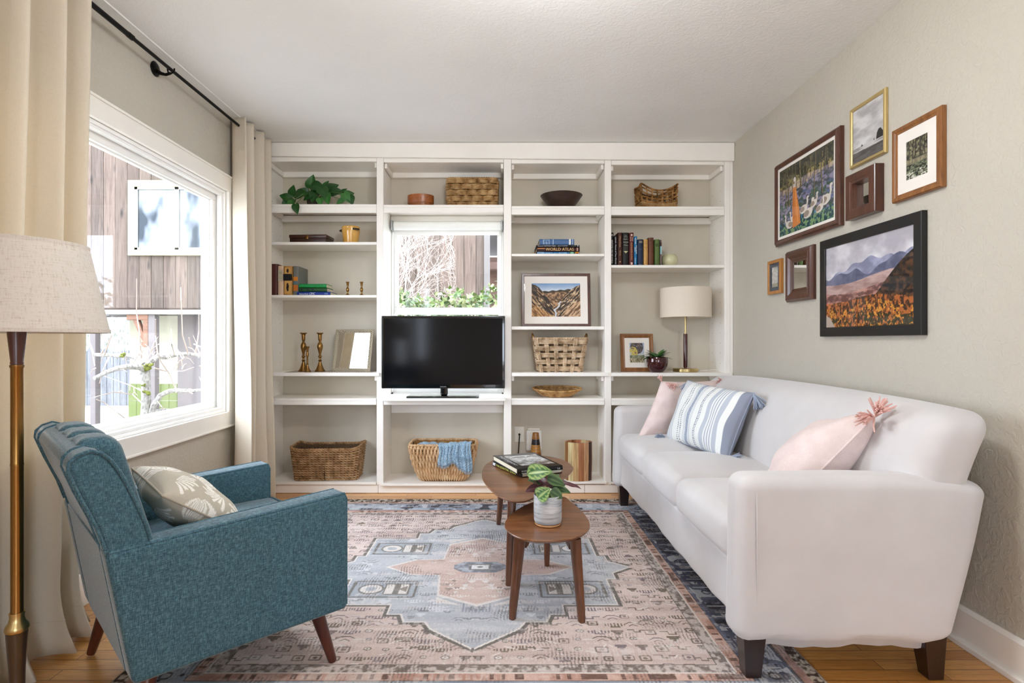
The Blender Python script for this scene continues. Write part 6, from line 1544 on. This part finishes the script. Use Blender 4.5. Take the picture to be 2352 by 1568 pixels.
def art_meadow():
    c = Cv(90, 128); h, w_ = c.h, c.w; c.a = rp(c.Y*1.4, (150, 172, 206), (200, 204, 206))
    tr = fb(h, w_, 12, 10, 5)+.5*(np.hypot(c.X-.5, (c.Y-.22)*1.2) < .42)-.25; c.put(tr > .52, rp(ctr(fb(h, w_, 24, 20, 7), 4), (56, 52, 60), (120, 104, 96)))
    c.put((fb(h, w_, 14, 10, 9)+.4*(np.hypot(c.X-.25, c.Y-.5) < .3) > .75), (206, 186, 100)); c.put(c.Y > .62, rp(ctr(fb(h, w_, 10, 8, 11), 4), (92, 110, 76), (158, 156, 132)))
    c.put((c.Y > .76), rp(ctr(vn(h, w_, 12, 60, 13), 4), (96, 84, 52), (206, 196, 166))); return c.a
def art_cover():
    c = Cv(120, 170); h, w_ = c.h, c.w; c.a = rp(ctr(fb(h, w_, 8, 6, 4), 2.6), (96, 98, 100), (206, 208, 208)); c.put((c.Y > .1)*(c.Y < .25)*(fb(h, w_, 6, 6, 6) > .48), (40, 42, 44)); c.put((fb(h, w_, 16, 5, 8) > .6)*(c.Y > .5), (70, 72, 74)); return c.a

def flatprof(fw, t_, lip=.004): return [(0, t_), (0, .003), (.003, 0), (fw-.004, 0), (fw, lip), (fw, .012)]
# picture on the bay three shelf and the small print on the bay four shelf
zC3 = SH[(2, 'C')]; dd = 4.06
wq, hq = (1357-1198)/F*dd, (748-625)/F*dd+.004
framed('picture_frame', 'canyon photograph in a dark wood frame with white mat leaning on the bay three shelf', 'picture', wq, hq, flatprof(.021, .02), M['dark_frame'], art_canyon(), .052, Tm=leanT(bx(1277.5, dd), 4.05, zC3+.001, .1, 0, 0))
dd = 4.08
framed('picture_frame', 'small meadow print in a brown frame behind the maroon pot', 'picture', (1500-1424)/F*dd, (850-764)/F*dd+.004, [(0, .018), (0, .003), (.003, 0), (.014, .001), (.018, .005), (.026, .003), (.03, .007), (.03, .01)], M['oak_frame'], art_meadow(), .036, yin=.007, Tm=leanT(bx(1463, dd), 4.05, SH[(3, 'D')]+.001, .12, .04, 0))
# the gallery wall
def onwall(ya_, yb_, z0_, t_): return Matrix.Translation((XR-t_-.0012, (ya_+yb_)/2, z0_)) @ Matrix.Rotation(-PI/2, 4, 'Z')
def wallpic(label, ya_, yb_, z0_, z1_, prof, mat_, **k):
    t_ = max(p[1] for p in prof); return framed(k.pop('name', 'picture_frame'), label, k.pop('cat', 'picture'), yb_-ya_, z1_-z0_, prof, mat_, Tm=onwall(ya_, yb_, z0_, t_), **k)
wallpic('woodland painting of a figure in an orange dress with geese, dark wood frame', 2.667, 3.296, 1.605, 2.076, [(0, .03), (0, .012), (.008, .008), (.012, 0), (.022, .003), (.03, .007), (.033, .006), (.033, .014)], M['dark_frame'], arr=art_geese(), mat_w=.016, yin=.010)
wallpic('beach photograph with a sea rock in a thin pale gold frame, topmost on the wall', 2.364, 2.606, 1.848, 2.12, [(0, .014), (0, .004), (.003, 0), (.009, .002), (.013, .001), (.016, .004), (.016, .008)], M['gold_frame'], arr=art_beach(), yin=.006)
wallpic('forest photograph with wide white mat in an oak frame, at the right of the group', 2.055, 2.314, 1.62, 1.917, [(0, .022), (0, .006), (.004, 0), (.014, .001), (.02, .005), (.025, .004), (.027, .008), (.027, .012)], M['oak_frame'], arr=art_forest(), mat_w=.046, yin=.008)
wallpic('small square deep wooden mirror under the beach photograph', 2.39, 2.595, 1.609, 1.811, [(0, .04), (0, .003), (.003, 0), (.03, .001), (.034, .004), (.045, .004), (.045, .032)], M['dark_frame'], mirror=True, yin=.03, name='wall_mirror', cat='mirror')
wallpic('tiny birch print with slate mat in a honey wood frame, lowest left of the group', 3.24, 3.398, 1.336, 1.535, [(0, .018), (0, .002), (.002, 0), (.017, 0), (.019, .003), (.019, .01)], M['honey_frame'], arr=art_birch(), mat_w=.022, mat_mat=M['slate'], yin=.006)
wallpic('square mirror with wide stepped dark frame beside the tiny birch print', 2.905, 3.176, 1.276, 1.557, [(0, .03), (0, .016), (.006, .01), (.012, .002), (.022, 0), (.034, .003), (.046, .011), (.056, .016), (.06, .014), (.068, .017), (.07, .022)], M['dark_frame'], mirror=True, yin=.02, name='wall_mirror', cat='mirror')
wallpic('large mountain photograph in a wide black frame, biggest of the group', 2.147, 2.831, 1.082, 1.556, [(0, .024), (0, .003), (.003, 0), (.04, 0), (.044, .004), (.044, .01)], M['black_frame'], arr=art_mountain(), yin=.006)

# ------------------------------------------------------------------ on the tables
lying_book('lower black book with yellow lettering on the taller table, sticking out from under the other', -.155, .155, 0, ZB_, .02, .235, (22, 22, 24), [('h', 'THE ESSENTIAL GUIDE', .14, .84, .22, .74, (206, 206, 96)), ('r', .02, .11, .2, .45, (226, 228, 230)), ('r', .02, .11, .55, .8, (226, 228, 230))], rz=-1.10, loc=(.028, 2.868, ZB_+.0006), rough=.25)
tb = lying_book('upper black photography book with a grey cover picture on the taller table', -.12, .12, 0, ZB_+.021, .026, .345, (18, 18, 20), [('h', 'ANSEL ADAMS', .08, .42, .42, .68, (206, 206, 206)), ('r', .09, .99, .05, .2, (150, 156, 150)), ('h', 'Lb', .88, .94, .4, .7, (206, 206, 206))], rz=.36, loc=(.193, 2.748, ZB_+.0216), rough=.12)
cv_ = art_cover(); h, w_ = cv_.shape[:2]
ap = art_panel('cover_picture', cv_, -.075, .105, -.12, .12, 0, tb, vcol('glossy_cover_print', .12, coat=.5)); ap.matrix_local = Matrix.Translation((0, .175, .0264)) @ Matrix.Rotation(-PI/2, 4, 'X')
lettering(tb, 'PHOTOGRAPHY', Matrix.Translation((-.103, .31, .0265)) @ Matrix.Rotation(-PI/2, 4, 'Z'), .018, .24, ink((190, 192, 194)), name='title')

pc = thing('potted_plant', 'small striped-leaf plant in a marbled grey pot on the lower table', 'plant', (.189, 2.272, ZA+.0006))
t = NT('marbled_grey_pot'); n = t.noise(t.coord((3, 3, 26)), 3, 5, .6, .5); t.base(t.ramp(n, [(.3, lin((122, 128, 134))), (.5, lin((182, 184, 186))), (.7, lin((212, 212, 210)))])); t.set(Roughness=.5)
mb = MB(); mb.lathe([(.044, .0082), (.052, .011), (.0555, .02), (.0565, .06), (.0562, .118), (.055, .12), (.0525, .118), (.052, .1), (0, .1)], 48); obj('pot', mb, t.m, pc)
mb = MB(); mb.lathe([(.044, 0), (.051, .001), (.0525, .004), (.0515, .008), (0, .008)], 48); obj('saucer', mb, wood('pale_wood_saucer', (176, 122, 72), (206, 156, 104), 2, 0, .5), pc)
mb = MB(); mb.lathe([(0, .103), (.0515, .1005)], 24, cap=False); obj('soil', mb, M['liner'], pc)
GA, GB_, GD = (.26, .42, .10), (.035, .12, .03), (.05, .012, .018)
def cal(u, v):
    e_ = abs(u-.5)*2
    if e_ < .1: return (.4, .5, .2)
    if .55 < e_+.18*math.sin(v*30)*.6 < .8: return (.32, .42, .14)
    return GB_ if e_ < .6 else (.1, .2, .05)
def cald(u, v): return (.07, .018, .026) if abs(u-.5) > .06 else (.16, .06, .06)
def calm(u, v):
    e_ = abs(u-.5)*2; return (.03, .07, .028) if .2 < e_ < .75 else (.09, .15, .05)
mb = MB(); st = MB()
PCX, PCY, PCZ = .189, 2.272, ZA
def pp(px, py, dy): d = PCY+dy; return Vector((bx(px, d)-PCX, dy, bz(py, d)-PCZ))
LV = [((1213, 1088), (1268, 1078), -.02, .075, cal, (.1, -.75, .65)), ((1232, 1096), (1290, 1116), .03, .06, cald, (0, -.5, .85)), ((1258, 1098), (1300, 1112), -.01, .055, calm, (.1, -.7, .7)), ((1264, 1116), (1304, 1104), .03, .05, cald, (.1, -.6, .7)), ((1298, 1111), (1336, 1117), .02, .026, cald, (0, -.4, .9)),
      ((1244, 1108), (1214, 1099), .02, .042, calm, (0, -.6, .8)), ((1240, 1118), (1206, 1126), 0, .04, cald, (0, -.7, .7)), ((1236, 1143), (1262, 1121), -.045, .068, cal, (-.2, -.85, .5)), ((1266, 1128), (1293, 1143), -.03, .05, calm, (.2, -.8, .5)), ((1262, 1137), (1234, 1128), -.03, .05, cal, (0, -.9, .4)), ((1256, 1106), (1224, 1112), .015, .045, cald, (0, -.6, .8)), ((1270, 1120), (1312, 1128), .0, .04, calm, (0, -.7, .7)), ((1262, 1110), (1282, 1090), .04, .05, calm, (0, -.7, .7))]
for (a, b, dy, wd, cf, up) in LV:
    p0, p1 = pp(*a, dy), pp(*b, dy-.012); d = p1-p0; leaf_mb(mb, p0, d, up, d.length, wd, .18, .3, cf, 8, 14, .22, .02)
    st.tube([(random.uniform(-.012, .012), random.uniform(-.012, .012), .1), tuple((p0*.5)+Vector((0, 0, .055))), tuple(p0)], [.0022, .002, .0016], 6)
obj('leaves', mb, vcol('striped_leaf', .35, spec=.5), pc, colors=True, angle=180); obj('stems', st, plain('plum_stem', (96, 40, 44), .5), pc)
# ------------------------------------------------------------------ rug: woven pattern as a colour grid
RX0, RX1, RY0, RY1 = -1.20, 1.005, 1.50, 3.775
RCX, RCY = -.096, 2.640
nx, ny = 700, 720
xs = np.linspace(RX0, RX1, nx); ys = np.linspace(RY0, RY1, ny); X, Y = np.meshgrid(xs, ys)
U, V = np.abs(X-RCX), np.abs(Y-RCY); SUx, SVy = X-RCX, Y-RCY
c = Cv(nx, ny); c.X, c.Y = U, V
PK, PK2, BL, BL2, DB_, SA, CRM, BRN, DKB = (218, 188, 174), (206, 178, 166), (166, 172, 182), (190, 194, 200), (104, 116, 146), (206, 152, 130), (226, 216, 206), (104, 88, 76), (66, 70, 88)
rs = np.random.RandomState(4)
def N(sy, sx, seed, o=3): return fb(ny, nx, sy, sx, seed, o)
# field with abrash
c.a = rp(ctr(N(30, 6, 1), 2.5), PK2, (228, 202, 190))
HX = 1.10; HY = 1.135
# field motifs, mirrored in both axes
def mot(kind, x, y, s, col):
    if kind == 0:
        c.line([(x-s, y), (x-s*.4, y-s*.5), (x+s*.4, y-s*.5), (x+s, y)], .0024, col); c.line([(x-s*.5, y+s*.35), (x, y), (x+s*.5, y+s*.35)], .0024, col)
    elif kind == 1:
        for k in range(-3, 4): c.put((np.abs(U-x-k*.012) < .003)*(np.abs(V-y) < s*.35*(1-abs(k)*.12)), col)
        c.put((np.abs(U-x) < s*.5)*(np.abs(V-y-s*.4) < .004), col)
    elif kind == 2:
        c.ell(x, y, s*.4, s*.3, col); c.ell(x, y, s*.28, s*.18, CRM); c.ell(x, y, s*.12, s*.08, col)
    elif kind == 3:
        c.line([(x-s, y-s*.2), (x-s*.3, y-s*.2), (x-s*.3, y+s*.3), (x+s*.4, y+s*.3), (x+s*.4, y-s*.1), (x+s, y-s*.1)], .0028, col)
    elif kind == 4:
        for q in range(3): c.put((np.abs(V-y-(q-1)*s*.28) < .006)*(np.abs(U-x) < s*(.6-.18*q)), col)
    elif kind == 5:
        c.put((np.abs(np.abs(U-x)-s*.5) < .0026)*(np.abs(V-y) < s*.4), col); c.put((np.abs(np.abs(V-y)-s*.4) < .0026)*(np.abs(U-x) < s*.5), col); c.ell(x, y, s*.22, s*.2, col)
gr = 9
for i in range(13):
    for j in range(17):
        x = (i+.5)*.068+rs.uniform(-.014, .014); y = (j+.5)*.056+rs.uniform(-.01, .01)
        mot(rs.randint(0, 6), x, y, rs.uniform(.026, .042), [(128, 110, 98), (146, 126, 118), (138, 120, 124), (132, 114, 94)][rs.randint(4)])
# white highlights beside motifs
for k in range(90):
    x, y = rs.uniform(0, .8), rs.uniform(0, .85); c.line([(x, y), (x+rs.uniform(-.04, .04), y+rs.uniform(-.02, .02))], .003, CRM)
# stepped blue medallion
med = [(0, .715), (.16, .60), (.19, .545), (.255, .545), (.255, .50), (.335, .50), (.335, .335), (.62, .335), (.62, .09), (.58, .06), (.70, 0)]
full = [(0, 0)]+med
def grow(p, d): return [(0, 0)]+[(x*(1+d/.7), y*(1+d/.7)) for x, y in p]
med = [(0, .70), (.16, .565), (.185, .515), (.265, .515), (.285, .455), (.34, .455), (.34, .375), (.56, .375), (.56, .13), (.60, .13), (.60, .065), (.69, 0)]
c.put(c.inside([(0, 0)]+[(x*1.02+.012*(x > 0), y*1.02+.012) for x, y in med]), (120, 112, 104)); c.put(c.inside([(0, 0)]+[(x+.006, y+.007) for x, y in med]), CRM)
mi = c.inside([(0, 0)]+med); c.put(mi, rp(ctr(N(40, 8, 21), 2.6), BL, BL2))
# motifs in the medallion
for k in range(60):
    x, y = rs.uniform(.02, .6), rs.uniform(.02, .64)
    if c.inside is None: break
    m0 = c.a.copy(); mot(rs.randint(0, 5), x, y, rs.uniform(.02, .04), [(122, 128, 136), (104, 108, 114), (206, 212, 220)][rs.randint(3)]); c.a = np.where(mi[..., None], c.a, m0)
for (x, y) in ((.40, .235), ):
    c.put((np.abs(U-x) < .15)*(np.abs(V-y) < .085), (150, 160, 172)); c.put((np.abs(np.abs(U-x)-.135) < .006)*(np.abs(V-y) < .075), (96, 92, 84)); c.put((np.abs(np.abs(V-y)-.075) < .005)*(np.abs(U-x) < .135), (96, 92, 84))
    c.ell(x+.055, y, .055, .05, (110, 104, 92)); c.ell(x+.055, y, .046, .041, CRM); c.ell(x+.055, y, .024, .02, BL)
    c.put((np.abs(U-x+.055) < .055)*(np.abs(V-y) < .055), (110, 104, 92)); c.put((np.abs(U-x+.055) < .047)*(np.abs(V-y) < .047), CRM); c.put((np.abs(U-x+.055) < .012)*(np.abs(V-y) < .047), (110, 104, 92)); c.poly([(x-.10, y-.03), (x-.06, y), (x-.10, y+.03)], (130, 118, 100))
# inner salmon cross with white corner triangles
cr_ = [(0, 0), (0, .375), (.155, .27), (.17, .12), (.285, .085), (.43, 0)]
cr_ = [(0, 0), (0, .375), (.16, .285), (.175, .09), (.30, .085), (.42, 0)]
c.poly([(.17, .31), (.17, .36), (.06, .385)], CRM); c.put((U < .06)*(V > .33)*(V < .44)*(np.sin(U*500) > 0), (128, 132, 150))
c.put(c.inside([(x*1.05, y*1.05) for x, y in cr_]), CRM); ci = c.inside(cr_); c.put(ci, rp(ctr(N(36, 10, 31), 2.6), (208, 162, 142), (222, 184, 166)))
m0 = c.a.copy()
for k in range(46): mot(rs.randint(0, 5), rs.uniform(.0, .36), rs.uniform(.06, .33), rs.uniform(.014, .026), [CRM, (232, 220, 208), (150, 120, 104)][rs.randint(3)])
c.a = np.where(ci[..., None], c.a, m0)
c.put((U < .12)*(V < .062)*(U+V*1.1 < .145), rp(ctr(N(60, 50, 41), 4), (104, 108, 118), (160, 170, 186))); c.put((U < .052)*(V < .034), (104, 104, 104)); c.put((U < .04)*(V < .024), (232, 230, 226)); c.ell(0, 0, .014, .009, (110, 108, 106))
c.a = np.where(mi[..., None], c.a*.74+np.array((206, 201, 198))*.26, c.a)
# borders measured from the field edge
e1x, e1y = .80, .80                          # inner guard start
D = np.maximum((U-e1x), (V-e1y))
side = (U-e1x) > (V-e1y); T_ = np.where(side, Y, X)
def brd(a, b, col): c.put((D >= a)*(D < b), col)
brd(-.004, .0, (110, 96, 88))
brd(0, .042, rp(ctr(N(150, 150, 51, 2), 5), (134, 118, 108), (204, 186, 175))); brd(.042, .046, (226, 214, 204))
brd(.046, .085, rp(ctr(N(50, 50, 53), 4), (196, 138, 116), (222, 176, 156))); c.put((D > .052)*(D < .078)*(np.sin(T_*90+3*np.sin(T_*31)) > .55), (128, 92, 78)); brd(.085, .089, (90, 84, 84))
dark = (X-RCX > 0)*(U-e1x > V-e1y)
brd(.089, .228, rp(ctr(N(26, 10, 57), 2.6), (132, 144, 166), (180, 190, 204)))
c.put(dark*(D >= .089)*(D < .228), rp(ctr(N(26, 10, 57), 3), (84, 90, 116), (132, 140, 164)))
fl_ = N(40, 40, 61, 2); c.put((D > .1)*(D < .22)*(fl_ > .6), (74, 74, 84)); c.put((D > .1)*(D < .22)*(fl_ < .36), (196, 204, 214))
for k in range(60): 
    q = -1.2+k*.085; c.put((D > .115)*(D < .2)*(np.abs(T_-2.6-q) < .004), (206, 210, 214))
    c.put((np.hypot((D-.158)*1.1, (T_-2.6-q-.04)) < .022)*(np.hypot((D-.158)*1.1, (T_-2.6-q-.04)) > .014), (92, 92, 100))
brd(.228, .232, (110, 100, 96)); brd(.232, .262, rp(ctr(N(50, 50, 67), 4), (190, 138, 122), (212, 170, 156))); brd(.262, .9, rp(ctr(N(160, 160, 71, 2), 6), (84, 64, 50), (206, 190, 168)))
# wear: fine warp scratches and horizontal fading
wear = N(120, 10, 81, 3); wv2 = vn(ny, nx, 60, 340, 83); fine = rs.rand(ny, nx)
c.put(np.clip((wear-.48)*2.2, 0, .5)*(wv2 > .45), (226, 214, 206)); dk = np.clip((N(26, 20, 87)-.52)*3, 0, .55)*(np.sin(X*1500+2*np.sin(Y*40)) > .1)*(fine > .3); c.put(dk, (98, 84, 80))
col = c.a*(.96+.08*rs.rand(ny, nx, 1)); g_ = col.mean(-1, keepdims=True); col = g_+(col-g_)*.72; col = np.clip(col*.97, 0, 255)
zt = .0065
v = np.stack([X, Y, np.full_like(X, zt)], -1).reshape(-1, 3)
i = np.arange((ny-1)*(nx-1)); r_ = i//(nx-1); q_ = i % (nx-1); a = r_*nx+q_; f = np.stack([a, a+1, a+nx+1, a+nx], -1)
me = bpy.data.meshes.new('rug'); me.vertices.add(len(v)); me.vertices.foreach_set('co', v.ravel()); me.loops.add(len(f)*4); me.loops.foreach_set('vertex_index', f.ravel().astype(np.int32))
me.polygons.add(len(f)); me.polygons.foreach_set('loop_start', np.arange(len(f), dtype=np.int32)*4); me.update(calc_edges=True)
at = me.color_attributes.new('Col', 'FLOAT_COLOR', 'POINT'); at.data.foreach_set('color', np.concatenate([lina(col), np.ones((ny, nx, 1))], -1).ravel())
t = NT('worn_printed_rug'); vc = t.n('VertexColor', layer_name='Col'); sc = t.noise(t.coord((900, 25, 1)), 1, 3, .6); sc2 = t.noise(t.coord((25, 260, 1)), 1, 3, .6)
cc = t.mix(vc.outputs[0], t.ramp(sc, [(.3, (.8, .78, .77)), (.55, (1, 1, 1))]), .8, 'MULTIPLY'); cc = t.mix(cc, lin((228, 216, 208)), t.ramp(sc2, [(.55, (0, 0, 0)), (.8, (.4, .4, .4))])); t.base(cc); t.set(Roughness=.92, Specular_IOR_Level=.1); t.bump(sc, .15, .001)
me.materials.append(t.m)
rug = bpy.data.objects.new('surface', me)
rr = thing('rug', 'faded blue and pink medallion rug on the wood floor', 'rug', (0, 0, 0)); C.objects.link(rug); rug.parent = rr; rug.name = 'pile'
mb = MB(); mb.box(RX0-.004, RX1+.004, RY0-.004, RY1+.004, .0004, zt-.0003); obj('bound_edge', mb, fabric('rug_binding', (150, 128, 104), thread=500), rr, smooth=False)
